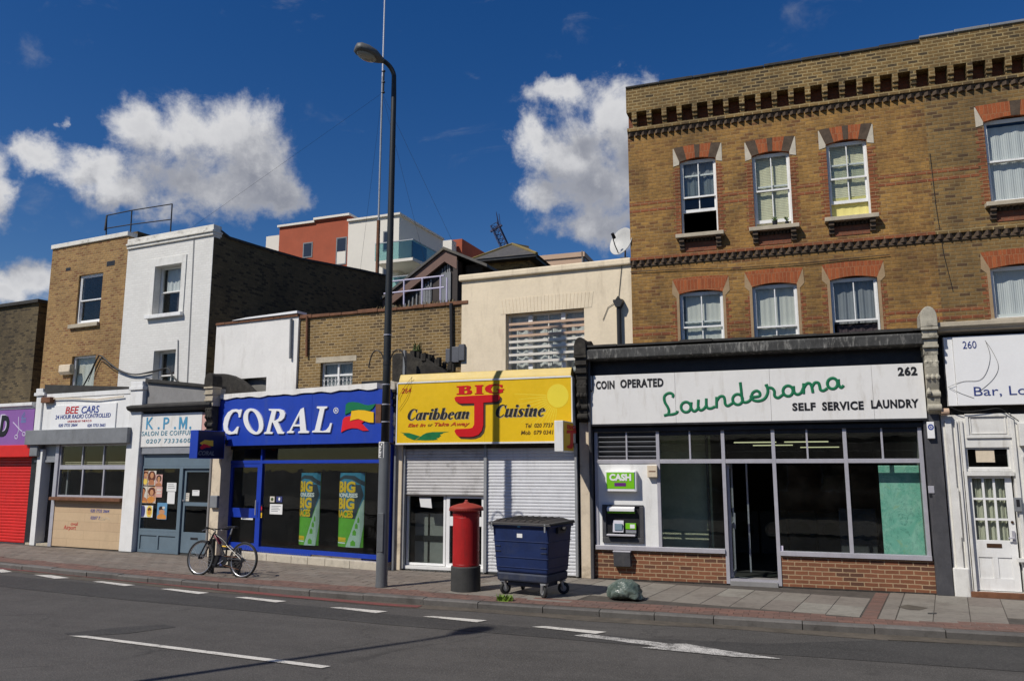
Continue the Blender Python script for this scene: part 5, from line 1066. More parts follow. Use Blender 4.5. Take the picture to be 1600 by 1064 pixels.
part('registered_mark', shape(FC, [zp(ell(1128, 245, 23, 28, 20)), zp(ell(1128, 245, 18, 23, 20))], -.2005, .01), M['white_vinyl'], sg); part('registered_mark', text('R', FC, (335 + 1119 / SC5, 600 + 232 / SC5, 335 + 1139 / SC5, 600 + 258 / SC5), -.2005, .02), M['white_vinyl'], sg)
M['fgreen'] = paint('flag_green', (.008, .16, .06), .4, .05, 4, 0); M['fyel'] = paint('flag_yellow', (.80, .47, .01), .4, .05, 4, 0); M['fred'] = paint('flag_red', (.66, .012, .02), .4, .05, 4, 0)
part('flag_band', shape(FC, [zp([(1222, 190), (1245, 170), (1290, 165), (1340, 172), (1390, 190), (1430, 196), (1500, 182), (1470, 225), (1440, 246), (1390, 243), (1290, 241), (1265, 260), (1215, 283)])], -.2005, .02), M['fgreen'], sg)
part('flag_band', shape(FC, [zp([(1178, 447), (1195, 330), (1215, 305), (1265, 295), (1300, 320), (1370, 330), (1392, 345), (1365, 362), (1430, 430), (1380, 432), (1330, 410), (1275, 408), (1230, 420)])], -.2005, .02), M['fred'], sg)
part('flag_band', shape(FC, [zp([(1278, 250), (1340, 241), (1400, 244), (1482, 262), (1482, 357), (1440, 356), (1390, 340), (1340, 322), (1290, 332), (1264, 342)])], -.2005, .03), M['fyel'], sg)
# projecting box sign of the bookmaker
def hanging(name, lab, fr, x0, y0, x1, y1, x2, m_end, m_face, dep, bracket_z):
    pass
hu = FC.q(300, 690, -.9)[0]
M['shadeface'] = paint('shaded_navy_face', (.010, .012, .045), .4, .1, 3, 0); ps = thing('projecting_sign', 'small dark blue box sign sticking out beside the hair salon sign', 'shop sign', FK, (7.9, -.5, 2.6))  # navy print, coloured darker still to carry the shade on this side
eA = FK.r(298, 672, 307.5, 716, -.95); U0, U1 = eA[0], eA[1]
part('box', MB().box(U0, U1, -.95, -.12, eA[2], eA[3]), M['blue'], ps, .006)
def uq(fr, x, y, u): d, z = fr.s_(x, y, u); return d, z
def side_poly(fr, pts, u, th, mb=None):
    P_ = [fr.s_(x, y, u) for x, y in pts]; return (mb or MB()).yz(P_, u, u + th)
part('dark_face', MB().box(U1, U1 + .003, -.93, -.14, eA[2] + .015, eA[3] - .015), M['shadeface'], ps); U1 += .0035; M['byel'] = paint('banner_yellow', (.80, .50, .02), .4, .1, 3, 0)
part('flag_motif', side_poly(FK, [(312, 692), (320, 687), (328, 688), (333, 688), (333, 697), (325, 696), (318, 697)], U1 + .0005, .003), M['byel'], ps); part('flag_motif', side_poly(FK, [(312, 699), (318, 693), (325, 695), (330, 699), (322, 699), (315, 702)], U1 + .004, .003), M['fred'], ps)
def side_text(fr, body_, x0, y0, x1, y1, u, bold=.0, shear=0.0):
    a = fr.s_(x0, y0, u); b = fr.s_(x0, y1, u); c = fr.s_(x1, y0, u); mb = text_uz(body_, (a[0], c[0], b[1], a[1]), 0, bold, shear)
    mb.v = [(u - v[1] * .5 + .0005, v[0], v[2]) for v in mb.v]; return mb
part('lettering', side_text(FK, 'CORAL', 310, 704, 335, 711, U1, .02, .2), M['lead'], ps); part('bracket', MB().box(U0 + .05, U1 - .05, -.12, .05, eA[3] - .3, eA[3] - .2), M['iron'], ps)
# banners in the bookmaker window
M['bgreen'] = paint('banner_green', (.13, .42, .04), .4, .15, 2, 0); M['bblue'] = paint('banner_blue', (.04, .22, .36), .4, .2, 2, 0); M['byel'] = paint('banner_yellow', (.80, .50, .02), .4, .1, 3, 0); M['bdark'] = paint('banner_slate', (.03, .05, .07), .4, .1, 3, 0); M['bpale'] = paint('banner_pale', (.45, .60, .52), .4, .1, 3, 0)
def banner(lab, x0, x1, yt, yb, org):
    d = .14; a = FC.q(x0, yt, d); c = FC.q(x1, yb, d); u0, z1, u1, z0 = a[0], a[1], c[0], c[1]; w = u1 - u0; hh = z1 - z0
    t = thing('window_banner', lab, 'banner', FC, (u0, d, z0), 'tall banners in the bookmaker window')
    part('panel', MB().box(u0, u1, d, d + .02, z0, z1), M['bgreen'], t)
    f = lambda *p: [(u0 + w * x, z1 - hh * y) for x, y in p]
    part('sky_shape', MB().xz(f((0, 0), (1, 0), (1, .42), (.8, .5), (.55, .5), (0, .56)), d - .001, d - .0002), M['bblue'], t)
    part('arc', MB().xz(f((0, .08), (.3, .03), (.7, .04), (1, .12), (1, .18), (.6, .09), (.3, .08), (0, .12)), d - .002, d - .0012), M['bdark'], t)
    part('arc', MB().xz(f((.6, .16), (.9, .16), (.98, .3), (.75, .62), (.6, .62), (.72, .4)), d - .0018, d - .0011), M['bdark'], t)
    part('rail_track', MB().xz(f((.98, .36), (1, .36), (1, .7), (.92, 1), (.42, 1), (.62, .8), (.8, .58)), d - .0024, d - .0019), M['bpale'], t)
    g = MB()
    for k_, (yy, hw, xx) in enumerate([(.62, .03, .86), (.70, .045, .80), (.79, .06, .74), (.93, .085, .70)]): g.xz(f((xx - hw, yy + .05), (xx - hw, yy), (xx, yy - .03), (xx + hw, yy), (xx + hw, yy + .05)), d - .0032, d - .0025)
    part('track_arch', g, M['bgreen'], t)
    for body_, y0, y1, xa, xb, m in (('BIG', .115, .27, .02, .74, 'byel'), ('BONUSES', .275, .335, .0, .82, 'white_vinyl'), ('BIG', .34, .495, .02, .72, 'byel'), ('RACES', .505, .61, .0, .68, 'byel')):
        part('lettering', text_uz(body_, (u0 + w * xa + .008, u0 + w * xb + .008, z1 - hh * y1 - .01, z1 - hh * y0 - .01), d - .0026, .05, 0, .001), M['bdark'], t)
        part('lettering', text_uz(body_, (u0 + w * xa, u0 + w * xb, z1 - hh * y1, z1 - hh * y0), d - .004, .045, 0, .002), M[m], t)
    part('small_print', MB().box(u0 + w * .04, u0 + w * .42, d - .001, d - .0002, z1 - hh * .91, z1 - hh * .875).box(u0 + w * .04, u0 + w * .42, d - .001, d - .0002, z1 - hh * .93, z1 - hh * .915), M['byel'], t); part('small_print', MB().box(u0 + w * .04, u0 + w * .40, d - .001, d - .0002, z1 - hh * .955, z1 - hh * .94), M['white_vinyl'], t)
    for o in t.children:                # wrap the print round its column
        bm = bmesh.new(); bm.from_mesh(o.data); uc, hw2 = w / 2, w / 2
        for i in range(1, 10): bmesh.ops.bisect_plane(bm, geom=list(bm.verts) + list(bm.edges) + list(bm.faces), plane_co=(w * i / 10, 0, 0), plane_no=(1, 0, 0))
        for v_ in bm.verts: x_ = max(-1.0, min(1.0, (v_.co.x - uc) / hw2)); v_.co.y += .13 * (1 - math.sqrt(max(0.0, 1 - .93 * x_ * x_))) 
        bm.to_mesh(o.data); bm.free()
banner('tall green and blue banner in the middle of the bookmaker window', 466.5, 492.5, 738.5, 852.5, None); banner('wider green and blue banner nearest the lamp post in the bookmaker window', 527, 562.5, 738.5, 856, None)
Z8 = (290, 660); S8 = 4.79
notice('white and blue notice on the blue door glass', (420, 640, 503, 728), FC, .02, Z8, S8, lines=5); notice('white notice on the bookmaker window beside the door', (632, 608, 722, 688), FC, .03, Z8, S8, lines=4)
ag = poster('round red ringed age limit sticker on the blue door glass', (518, 612, 572, 670), M['blackpaint'], [(M['fred'], .5, .5, .48, .48), (M['white_vinyl'], .5, .5, .36, .36)], FC, .02, Z8, S8, None, 'sticker', 'sticker'); part('lettering', text('18', FC, (290 + 534 / S8, 660 + 628 / S8, 290 + 558 / S8, 660 + 652 / S8), .0185, .04, 0, .0005), M['black_vinyl'], ag)
poster('orange warning sticker under the age sticker on the blue door', (516, 672, 570, 712), M['byel'], [(M['blackpaint'], .5, .7, .44, .14)], FC, .02, Z8, S8, None, 'sticker', 'sticker'); poster('small cream sticker left of two above the window notice', (632, 552, 664, 596), M['bgl'], [(M['green'], .5, .5, .3, .3)], FC, .03, Z8, S8, None, 'sticker', 'sticker'); poster('small navy sticker right of two above the window notice', (680, 552, 722, 596), M['bgn'], [(M['paper'], .5, .45, .15, .3)], FC, .03, Z8, S8, None, 'sticker', 'sticker'); poster('red strip sticker at the foot of the bookmaker window', (640, 994, 714, 1014), M['fred'], [], FC, .03, Z8, S8, None, 'sticker', 'sticker')
# ------------------------------------------------------------------ yellow cafe
s5 = thing('shop', 'cafe with white roller shutters half open under a yellow sign', 'shop', FJ, (1.8, 0, 0))
ju0, ju1 = -.18, 3.80
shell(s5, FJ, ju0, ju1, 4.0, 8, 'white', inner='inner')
part('roof', MB().box(ju0, ju1, .24, 1.3, 3.06, 4.0), M['felt'], s5); part('fascia_backing', MB().box(ju0, ju1, .0, .22, 2.5, 4.02), M['soot'], s5)
um = FJ.q(757, 760)[0]; ul = FJ.q(632, 760)[0]; ur = FJ.q(898, 760)[0]; zt = 2.58; zh = FJ.q(640, 773)[1]
part('roller_shutter', shutter_mesh(um + .04, ur, .03, zt, .06, .066), M['shut_white'], s5, label='lowered white roller shutter'); part('roller_shutter', shutter_mesh(ul, um - .02, zh, zt, .06, .066), M['shut_dirty'], s5, label='half raised scuffed roller shutter')
part('guide_rail', MB().box(ul - .05, ul, .0, .10, .03, zt).box(um - .02, um + .04, .0, .10, .03, zt).box(ur, ur + .05, .0, .10, .03, zt), M['galv'], s5)
part('pilaster', MB().box(ju0 - .02, ul - .05, -.04, .20, 0, 2.62).box(ju0 - .12, ju0 - .02, -.06, .20, 0, 2.9), M['creampier'], s5, .008)
part('waste_pipe', MB().tube([(ju0 - .18, -.06, 0), (ju0 - .18, -.06, 3.6)], .045, 8), M['rust'], s5); part('waste_pipe', MB().tube([(ju0 + .06, -.08, .0), (ju0 + .06, -.08, 2.55)], .03, 8), M['lead'], s5)
dx = FJ.q(693, 830)[0]; dR = um - .03; wz = FJ.q(640, 886)[1]
g = MB(); g.frame(ul, dx - .02, .1, zh + .02, .045, .13, .19); win = part('window', g, M['white_clean'], s5); part('pane', MB().box(ul + .03, dx - .05, .155, .16, .13, zh), M['glassdark'], win)
g = MB(); g.frame(dx, dR, .04, zh + .02, .08, .12, .17, tb=.12); zm = FJ.q(700, 818)[1]; g.box(dx + .08, dR - .08, .12, .17, zm - .05, zm + .14); dd = part('door', g, M['white_clean'], s5, .004); part('pane', MB().box(dx + .06, dR - .06, .14, .146, .1, zh - .03), M['glassdark'], dd)
g = MB().box(ul + .05, dx - .06, .5, .52, .1, .85); part('counter', g, M['inner_mid'], s5); g = MB(); mid = (ul + dx) / 2 - .1; g.box(ul + .06, mid, .42, .44, .12, zh - .4); g.box(mid + .05, dx - .1, .42, .44, .12, zh - .4); part('tiled_screen', g, M['greyrender'], s5)
g = MB()
for zz in (.62, 1.32): g.box(ul + .06, dx - .1, .405, .418, zz - .06, zz + .06)
part('dark_band', g, M['blackpaint'], s5); V = FJ.r(655, 777, 675, 792, .12); part('paper_notice', MB().xz([(V[0], V[3]), (V[1] - .03, V[3]), (V[1], V[2] - .02), (V[0] + .04, V[2])], .118, .121), M['paper'], s5)
part('sill_step', MB().box(ul - .05, dR, .05, .3, -.02, .09), M['white'], s5)
console(s5, FJ, ju0 - .16, ju0 + .10, 3.95, 2.65, -.0, M['whitestone'], M['soot'], head=.2, proj=.26)
pw = FJ.q(622, 556, .2)[1]; part('party_wall', MB().xz(pxs(FJ, [(614, 610), (614, 556), (620, 552), (640, 552), (648, 558), (660, 562), (668, 560), (678, 568), (688, 574), (700, 586), (700, 610)], .5), .45, .95), M['soot'], s5, .02)
part('party_wall', MB().yz([(.12, 4.0), (.12, 4.66), (.2, 4.66), (.2, 4.0)], ju0 + .081, ju0 + .13), M['lead'], s5)
u_ = FJ.q(668, 583, .7)[0]; g = MB()
for i in range(26): # rubble on the parapet line
    a = ju0 + .1 + random.uniform(0, 1.0); s_ = random.uniform(.03, .09); dd_ = random.uniform(.5, .9); zz = FJ.q(640 + (a - ju0) * 42, 553 + max(0, a - ju0 - .2) * 24, .7)[1] - .12; g.xy([(a + s_ * math.cos(t_), dd_ + s_ * math.sin(t_)) for t_ in (0, 1.1, 2.3, 3.3, 4.4, 5.4)], zz, zz + random.uniform(.08, .19))
part('rubble', g, M['soot'], s5)
sg = thing('shop_sign', 'bright yellow cafe fascia with a huge red letter J', 'shop sign', FJ, (1.8, -.22, 2.65))
a = FJ.q(622, 600, -.2); b = FJ.q(622, 692, -.2); c = FJ.q(893, 640, -.2); tz = FJ.q(622, 585, -.2)[1] - .02
part('board', MB().box(a[0], FJ.q(757.5, 640, -.2)[0] - .0015, -.2, -.001, b[1], a[1]).box(FJ.q(757.5, 640, -.2)[0] + .0015, c[0], -.2, -.001, b[1], a[1]), M['yellow'], sg)
part('hood', MB().yz([(-.2, a[1] + .035), (-.19, a[1] + .07), (-.13, tz + .01), (-.1, tz + .02), (-.001, tz + .02), (-.001, a[1] + .035)], a[0] + .02, c[0] - .01), M['yellowtop'], sg)
part('trim', MB().box(a[0] - .005, c[0] + .005, -.212, -.001, a[1] + .001, a[1] + .034).box(a[0] - .022, a[0] - .0, -.21, -.001, b[1], a[1]).box(c[0], c[0] + .022, -.21, -.001, b[1], a[1]).box(a[0] - .022, c[0] + .022, -.21, -.001, b[1] - .035, b[1] - .001), M['signwhite'], sg)
M['jred'] = paint('cafe_red', (.58, .008, .012), .4, .05, 3, 0); M['jshadow'] = paint('dark_olive_drop_edge', (.07, .045, .025), .5, .05, 3, 0); M['leafg'] = paint('printed_leaf_green', (.012, .16, .05), .4, .2, 6, 0); M['pale_sun'] = paint('printed_lemon_sun', (.82, .66, .05), .4, .03, 3, 0); M['brownv'] = paint('brown_lettering', (.14, .075, .012), .5, .05, 4, 0); M['greyedge'] = paint('grey_letter_edge', (.40, .34, .24), .5, .05, 4, 0)
Jp = [(712, 627), (710.3, 622), (713, 619.6), (746, 617.8), (779, 616.2), (781.5, 619), (780.5, 624.5), (776, 627.6), (755.6, 629), (755.4, 664), (753, 673), (748, 679), (740, 682), (733, 682.6), (717, 682), (712.5, 678), (710.4, 673), (713, 670.2), (733, 669.4), (738.5, 668), (741.2, 663), (741.4, 630), (719, 630.5)]
part('letter_shadow', shape(FJ, [pxs(FJ, [(x + 3.2, y + 3.6) for x, y in Jp], -.2)], -.2004, .002), M['jshadow'], sg); part('letter', shape(FJ, [pxs(FJ, Jp, -.2)], -.2026, .012), M['jred'], sg)
def slab_word():
    B1 = [(713.5, 603.2), (731, 602.3), (735.5, 603.2), (736, 606), (733, 608.3), (737, 610), (738, 613), (735, 615.6), (730, 616.2), (713.5, 616.3), (713.5, 614.8), (717, 614.5), (717, 605), (713.5, 604.8)]; B2 = [(725.5, 604.5), (728.5, 604.5), (729.3, 606), (728, 607.6), (725.5, 607.8)]; B3 = [(725.5, 609.8), (729, 609.8), (730.5, 612), (729, 614.4), (725.5, 614.5)]
    I1 = [(742, 601.8), (755.3, 601.2), (755.3, 602.8), (753, 603.1), (753, 613.8), (755.3, 614), (755.3, 615.4), (742, 615.8), (742, 614.4), (744.5, 614), (744.5, 603.5), (742, 603.4)]
    G1 = [(785.3, 601), (785.3, 605.2), (782.5, 605.2), (780.5, 602.6), (775.5, 601.8), (770, 602.6), (767, 607), (769.5, 612.4), (774.5, 613.4), (778, 612.6), (778, 609.4), (775.5, 609.2), (775.5, 607.9), (787.8, 607.4), (787.8, 608.8), (786, 609), (786, 612.6), (781, 614.2), (774, 614.9), (765, 613.8), (759, 611), (757.5, 607.2), (759.5, 603.6), (765, 600.8), (774, 599.9), (780, 600.6), (783, 601.2)]
    return [B1, B2, B3], [I1], [G1]
for polys in slab_word(): part('letter', shape(FJ, [pxs(FJ, p, -.2) for p in polys], -.2004, .008), M['jred'], sg)
for body_, r_ in (('Caribbean', (637, 638.5, 733.5, 656.5)), ('Cuisine', (774.5, 632, 851.5, 652))):
    a_ = FJ.q(r_[0], r_[1], -.2); b_ = FJ.q(r_[0], r_[3], -.2); c_ = FJ.q(r_[2], r_[1], -.2); ft = (a_[0], c_[0], b_[1], a_[1])
    part('lettering_edge', serif_word(body_, (ft[0] + .018, ft[1] + .018, ft[2] - .016, ft[3] - .016), -.2002, .001), M['greyedge'], sg); part('lettering', serif_word(body_, ft, -.2022, .004), M['black_vinyl'], sg)
M['or_red'] = paint('orange_red_lettering', (.50, .07, .01), .5, .05, 4, 0)
part('lettering', text('Eat in', FJ, (637.5, 661.5, 665, 667), -.2004, .02, .3), M['or_red'], sg); part('lettering', text('or', FJ, (668.5, 662.5, 676, 666.3), -.2004, 0, .3), M['brownv'], sg); part('lettering', text('Take Away', FJ, (679, 660, 734, 667.5), -.2004, .02, .3), M['or_red'], sg); part('lettering', text('264', FJ, (627.5, 606.5, 642.5, 614.5), -.2004, .005, .2), M['or_red'], sg)
part('lettering', text('Tel  020 7737', FJ, (821, 661.5, 864.5, 668), -.2004, .005, .2), M['brownv'], sg); part('lettering', text('Mob  079 0341', FJ, (814, 672.5, 864.5, 679), -.2004, .005, .2), M['brownv'], sg)
Zc = (615, 570); Sc8 = 8.187
for p in ([(85, 860), (130, 868), (200, 870), (345, 915), (290, 945), (270, 962), (240, 955), (205, 940), (170, 925), (150, 905), (120, 890), (140, 882)], [(275, 960), (330, 930), (370, 895), (420, 870), (500, 858), (600, 857), (710, 853), (640, 868), (625, 880), (590, 890), (610, 905), (585, 922), (590, 930), (545, 940), (570, 955), (500, 963), (400, 965), (330, 962)]): part('leaf_motif', shape(FJ, [pxs(FJ, p, -.2, Zc, Sc8)], -.2004, .002), M['leafg'], sg)
part('sun_motif', shape(FJ, [pxs(FJ, ell(871.6, 618.3, 16.8, 18.5, 36), -.2)], -.2004, .002), M['pale_sun'], sg); g = MB()
for i in range(13):
    an = R_(96 + i * 7.2); r0, r1 = 20, [52, 46, 58, 50, 62, 70, 60, 76, 66, 80, 72, 66, 74][i]; p = [FJ.q(871.6 + r * math.cos(an) * .92, 618.3 + r * math.sin(an), -.2) for r in (r0, r1)]; g.tube([(p[0][0], -.2004, p[0][1]), (p[1][0], -.2004, p[1][1])], [.008, .003], 4, flat=.1)
part('sun_rays', g, M['pale_sun'], sg)
cab('thin black wire looped over the top left corner of the yellow sign', FJ, [(644, 589), (633, 603), (624, 618), (623, 625)], -.23, .0035); cab('thin black wire hanging straight from the hood past the sign number', FJ, [(644, 588), (641, 603), (636, 620), (623, 640)], -.225, .003)
eA = FJ.r(866, 657, 880.5, 705, -.95); U0, U1 = eA[0], eA[1]
ps = thing('projecting_sign', 'small yellow box sign with white edge at the right end of the yellow fascia', 'shop sign', FJ, (U0, -.5, 2.6))
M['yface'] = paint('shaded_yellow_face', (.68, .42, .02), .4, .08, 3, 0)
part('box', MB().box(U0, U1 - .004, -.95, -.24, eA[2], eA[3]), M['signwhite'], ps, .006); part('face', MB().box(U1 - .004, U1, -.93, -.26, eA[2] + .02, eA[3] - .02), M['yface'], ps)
part('lettering', side_text(FJ, 'BIG', 886, 663, 899.5, 670, U1, .04), M['jred'], ps); part('lettering', side_poly(FJ, [(885.5, 672), (900, 672), (900, 677), (895.5, 677), (895.5, 697), (893, 701), (887, 700), (885, 697), (890, 695), (891, 692), (891, 677), (885.5, 677)], U1 + .0005, .004), M['jred'], ps)
part('bracket', MB().box(U0 + .06, U1 - .06, -.24, -.0, eA[3] - .25, eA[3] - .15), M['iron'], ps)
# ------------------------------------------------------------------ launderette
s6 = thing('shop', 'launderette with wide aluminium windows, open door and red brick riser', 'shop', FL, (-.8, 0, 0))
lu0, lu1 = -3.80, 2.14
D0 = .0
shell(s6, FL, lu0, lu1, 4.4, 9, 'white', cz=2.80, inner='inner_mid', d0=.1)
part('roof', MB().box(lu0 - .1, lu1 + .1, .26, 1.0, 3.10, 4.38), M['felt'], s6)
part('frieze', MB().box(lu0 - .05, lu1 + .06, .0, .25, 2.72, 4.26), M['blackpaint'], s6)
zc0, zc1 = FL.q(1180, 551, -.3)[1], FL.q(1180, 533, -.3)[1]
g = MB(); g.yz([(.0, 4.20), (-.12, 4.22), (-.26, zc0), (-.34, zc0 + .02), (-.34, zc1 - .03), (-.30, zc1), (.3, zc1 + .06), (.3, 4.20)], lu0 - .05, lu1 + .03); part('cornice', g, M['sootgrey'], s6, .01)
g = MB(); x = lu0 - .05
while x < lu1: L = min(random.uniform(.3, .8), lu1 + .03 - x); g.box(x, x + L - .004, -.31 + random.uniform(-.03, .01), .28, zc1 + .04, zc1 + .075 + random.uniform(-.008, .02)); x += L
part('cornice_flashing', g, M['felt'], s6)
zT = FL.q(1100, 669)[1]; zt1 = FL.q(934, 718)[1]; zt0 = FL.q(934, 724)[1]; zs1 = FL.q(1033, 854)[1]; zs0 = FL.q(1033, 861)[1]
X = lambda x, y=790: FL.q(x, y)[0]
c0, c1, c2, c3, c4, c5 = X(933), X(1030.5), X(1133.5), X(1213), X(1326.5), X(1446)
hw_ = .032
part('pilaster', MB().box(lu0 - .03, c0 - .06, -.10, .25, 0, 2.9), M['charcoal'], s6, .008); part('pilaster', MB().box(c5 + .06, lu1 + .22, -.10, .25, 0, 3.1), M['charcoal'], s6, .008)
part('soffit', MB().box(lu0, lu1, -.06, .12, zT + .03, 2.80), M['blackpaint'], s6)
g = MB()
for u in (c0, c1, c2, c3, c4, c5): g.box(u - hw_, u + hw_, -.02, .07, (0.02 if u in (c2, c3) else zs1), zT + .03)
for a, b in ((c0, c1), (c1, c2), (c2, c3), (c3, c4), (c4, c5)):
    g.box(a + hw_, b - hw_, -.015, .066, zt0, zt1); g.box(a + hw_, b - hw_, -.015, .066, zT - .02, zT + .03)
for a, b, f in ((c1, c2, .5), (c3, c4, .48), (c4, c5, .5), (c0, c1, .5)): u = a + (b - a) * f; g.box(u - .016, u + .016, -.01, .06, zt1, zT - .02)
w_ = part('window', g, M['alu'], s6, .003)
g = MB()
for a, b in ((c0 + .04, c1 - .04), ): g.box(a, b, -.05, .08, zs0, zs1)
for a, b in ((c0 - hw_, c2 - hw_ - .001), (c3 + hw_ + .001, c5 + hw_)): g.box(a, b, -.055, .09, zs0, zs1 - .001) if False else None
part('window_sill', MB().box(c0 - hw_, c2 - hw_ - .001, -.055, .10, zs0, zs1 - .001).box(c3 + hw_ + .001, c5 + hw_, -.055, .10, zs0, zs1 - .001), M['alu'], s6, .004)
p = MB()
for a, b in ((c1, c2), (c3, c4), (c4, c5)): p.box(a + .02, b - .02, .02, .026, zs1, zt0 + .01)
part('pane', p, M['glassdark'], w_)
p = MB(); z = zt1
for a, b in ((c1, (c1 + c2) / 2), ((c1 + c2) / 2, c2), (c2, c3), (c3, c3 + (c4 - c3) * .48), (c3 + (c4 - c3) * .48, c4), (c4, (c4 + c5) / 2), ((c4 + c5) / 2, c5)):
    n = 4; hh = (zT - .02 - zt1) / n
    for i in range(n): p.yz([(.045 + .006, zt1 + hh * i), (.049 + .006, zt1 + hh * i - .004), (.049 - .012, zt1 + hh * (i + 1) + .004), (.045 - .012, zt1 + hh * (i + 1) + .008)], a + .025, b - .025)
part('louvre_pane', p, M['glassdark'], w_)
g = MB(); n = 6; hh = (zT - .02 - zt1) / n
for i in range(n): g.yz([(-.005, zt1 + hh * i + .06), (.08, zt1 + hh * i + .02), (.08, zt1 + hh * i + .028), (-.005, zt1 + hh * i + .072)], c0 + hw_, c1 - hw_)
part('ventilation_louvre', g, M['alu_dark'], w_); part('vent_back', MB().box(c0, c1, .2, .22, zt1, zT), M['blackpaint'], w_)
part('bulkhead_panel', MB().box(c0 + hw_, c1 - hw_, .0, .06, zs1, zt0 - .001), M['white'], s6)
part('brick_riser', MB().box(c0 - .06, c2 - hw_ - .002, .0, .10, .02, zs0 - .001).box(c3 + hw_ + .002, c5 + .06, .0, .10, .02, zs0 - .001), M['red_riser'], s6)
part('plinth', MB().box(c0 - .06, c2 - hw_ - .002, -.03, .10, -.02, .02).box(c3 + hw_ + .002, c5 + .06, -.03, .10, -.02, .02), M['soot'], s6)
part('door_step', MB().box(c2 + hw_ + .001, c3 - hw_ - .001, -.04, .6, -.02, .075), M['greyrender'], s6, .006); part('threshold', MB().box(c2 + hw_ + .001, c3 - hw_ - .001, -.015, .10, .076, .11), M['alu'], s6)
# open glass door swung inwards, hinged on the left
dd = part('door', MB().box(c2 + hw_ + .002, c2 + hw_ + .05, .10, .16, .12, zt0 - .005).box(c2 + .05, c2 + .09, .76, .82, .12, zt0 - .005).box(c2 + .052, c2 + .088, .16, .76, .12, .20).box(c2 + .052, c2 + .088, .16, .76, zt0 - .10, zt0 - .01).box(c2 + .052, c2 + .088, .16, .76, 1.0, 1.08), M['alu'], s6)
part('pane', MB().box(c2 + .068, c2 + .072, .16, .76, .2, zt0 - .1), M['glassdark'], dd); part('handle', MB().box(c2 + .09, c2 + .12, .66, .70, .95, 1.25), M['alu'], dd)
part('door_jamb', MB().box(c2 + .33, c2 + .36, 1.0, 1.03, .12, zt0 - .005), M['alu'], s6)
# inside: ceiling tubes, partition, machines
M['tube'] = lamp_mat('fluorescent_tube', (.95, .92, .55), .75)
for i, (u, d) in enumerate([(-1.15, 1.0), (-.85, 2.3), (-.2, 1.0), (.1, 3.4)]):
    single('fluorescent_light', 'lit yellowish tube light under the launderette ceiling', 'light', FL, (u, d, 2.6), MB().box(u, u + .8, d, d + .05, 2.61 - .02 * d, 2.63 - .02 * d), M['tube'], group='tube lights in the launderette')
for i in range(7): 
    u = -2.9 + i * .66; t = thing('washing_machine', 'dim white washing machine in the row at the back of the launderette', 'washing machine', FL, (u, 5.5, .03), 'washing machines along the back')
    part('body', MB().box(u, u + .62, 5.5, 6.2, .03, 1.05), M['inner_mid'], t, .02); part('door', MB().tube([(u + .31, 5.44, .6), (u + .31, 5.499, .6)], .2, 18), M['glassdark'], t)
part('partition', MB().box(c2 - .45, c2 - .40, 1.2, 6, .03, 3.0), M['inner_mid'], s6)
M['olivewall'] = paint('olive_inner_wall', (.66, .69, .50), .9, .15, 2, .1); part('inner_partition', MB().box(c1 - .6, c1 + .85, 1.3, 1.4, .03, 2.79), M['olivewall'], s6)
V = FL.r(1372, 727, 1443, 868, .25)
m, t_n, b_ = nm('marbled_turquoise'); o_ = t_n.new('ShaderNodeTexCoord').outputs['Object']; n1_ = t_n.noise(o_, 3.2, 7, .65, 1.5); n2_ = t_n.noise(o_, 1.6, 8, .7, 3.0)
cc_ = t_n.mix(t_n.ramp(n1_, .35, .65), (.22, .58, .46, 1), (.40, .72, .60, 1)); cc_ = t_n.mix(t_n.math('MULTIPLY', t_n.ramp(n2_, .55, .65), .5), cc_, (.42, .52, .25, 1)); vn_ = t_n.math('ABSOLUTE', t_n.math('SUBTRACT', n2_, .5)); cc_ = t_n.mix(t_n.ramp(vn_, .0, .012, .8, 0), cc_, (.06, .20, .18, 1))
t_n.put(b_.inputs['Base Color'], cc_); b_.inputs['Roughness'].default_value = .5; M['marble'] = m
single('display_board', 'turquoise marbled board standing behind the right launderette window', 'board', FL, (V[0], .25, V[2]), MB().box(V[0], c5 + .02, .25, .29, zs1 - .3, V[3]), M['marble'])
V = FL.r(1310, 794, 1372, 868, 1.6); single('counter_panel', 'low dark grey panel standing inside beside the turquoise board', 'panel', FL, (V[0], 1.6, .03), MB().box(V[0], V[1], 1.6, 1.64, .03, V[3]), M['charcoal'])
# consoles and party walls
console(s6, FL, lu0 - .24, lu0 - .0, 4.66, 3.0, -.05, M['soot'], M['soot'], head=.36, proj=.32); console(s6, FL, lu1 + .02, lu1 + .27, 4.86, 3.0, -.05, M['consolestone'], M['consolestone'], head=.36, proj=.32)
part('party_wall', MB().yz([(.06, 3.0), (.06, 4.62), (.2, 4.66), (.5, 4.58), (1.0, 4.42), (1.0, 3.0)], lu0 - .22, lu0 - .02), M['soot'], s6)
part('pilaster', MB().box(lu0 - .24, lu0 - .04, -.04, .15, 0, 3.0), M['creampier'], s6, .01)
part('waste_pipe', MB().tube([(lu0 + .01, -.16, 4.3), (lu0 + .01, -.16, 2.6), (lu0 + .01, -.12, 2.4)], .03, 8), M['charcoal'], s6)
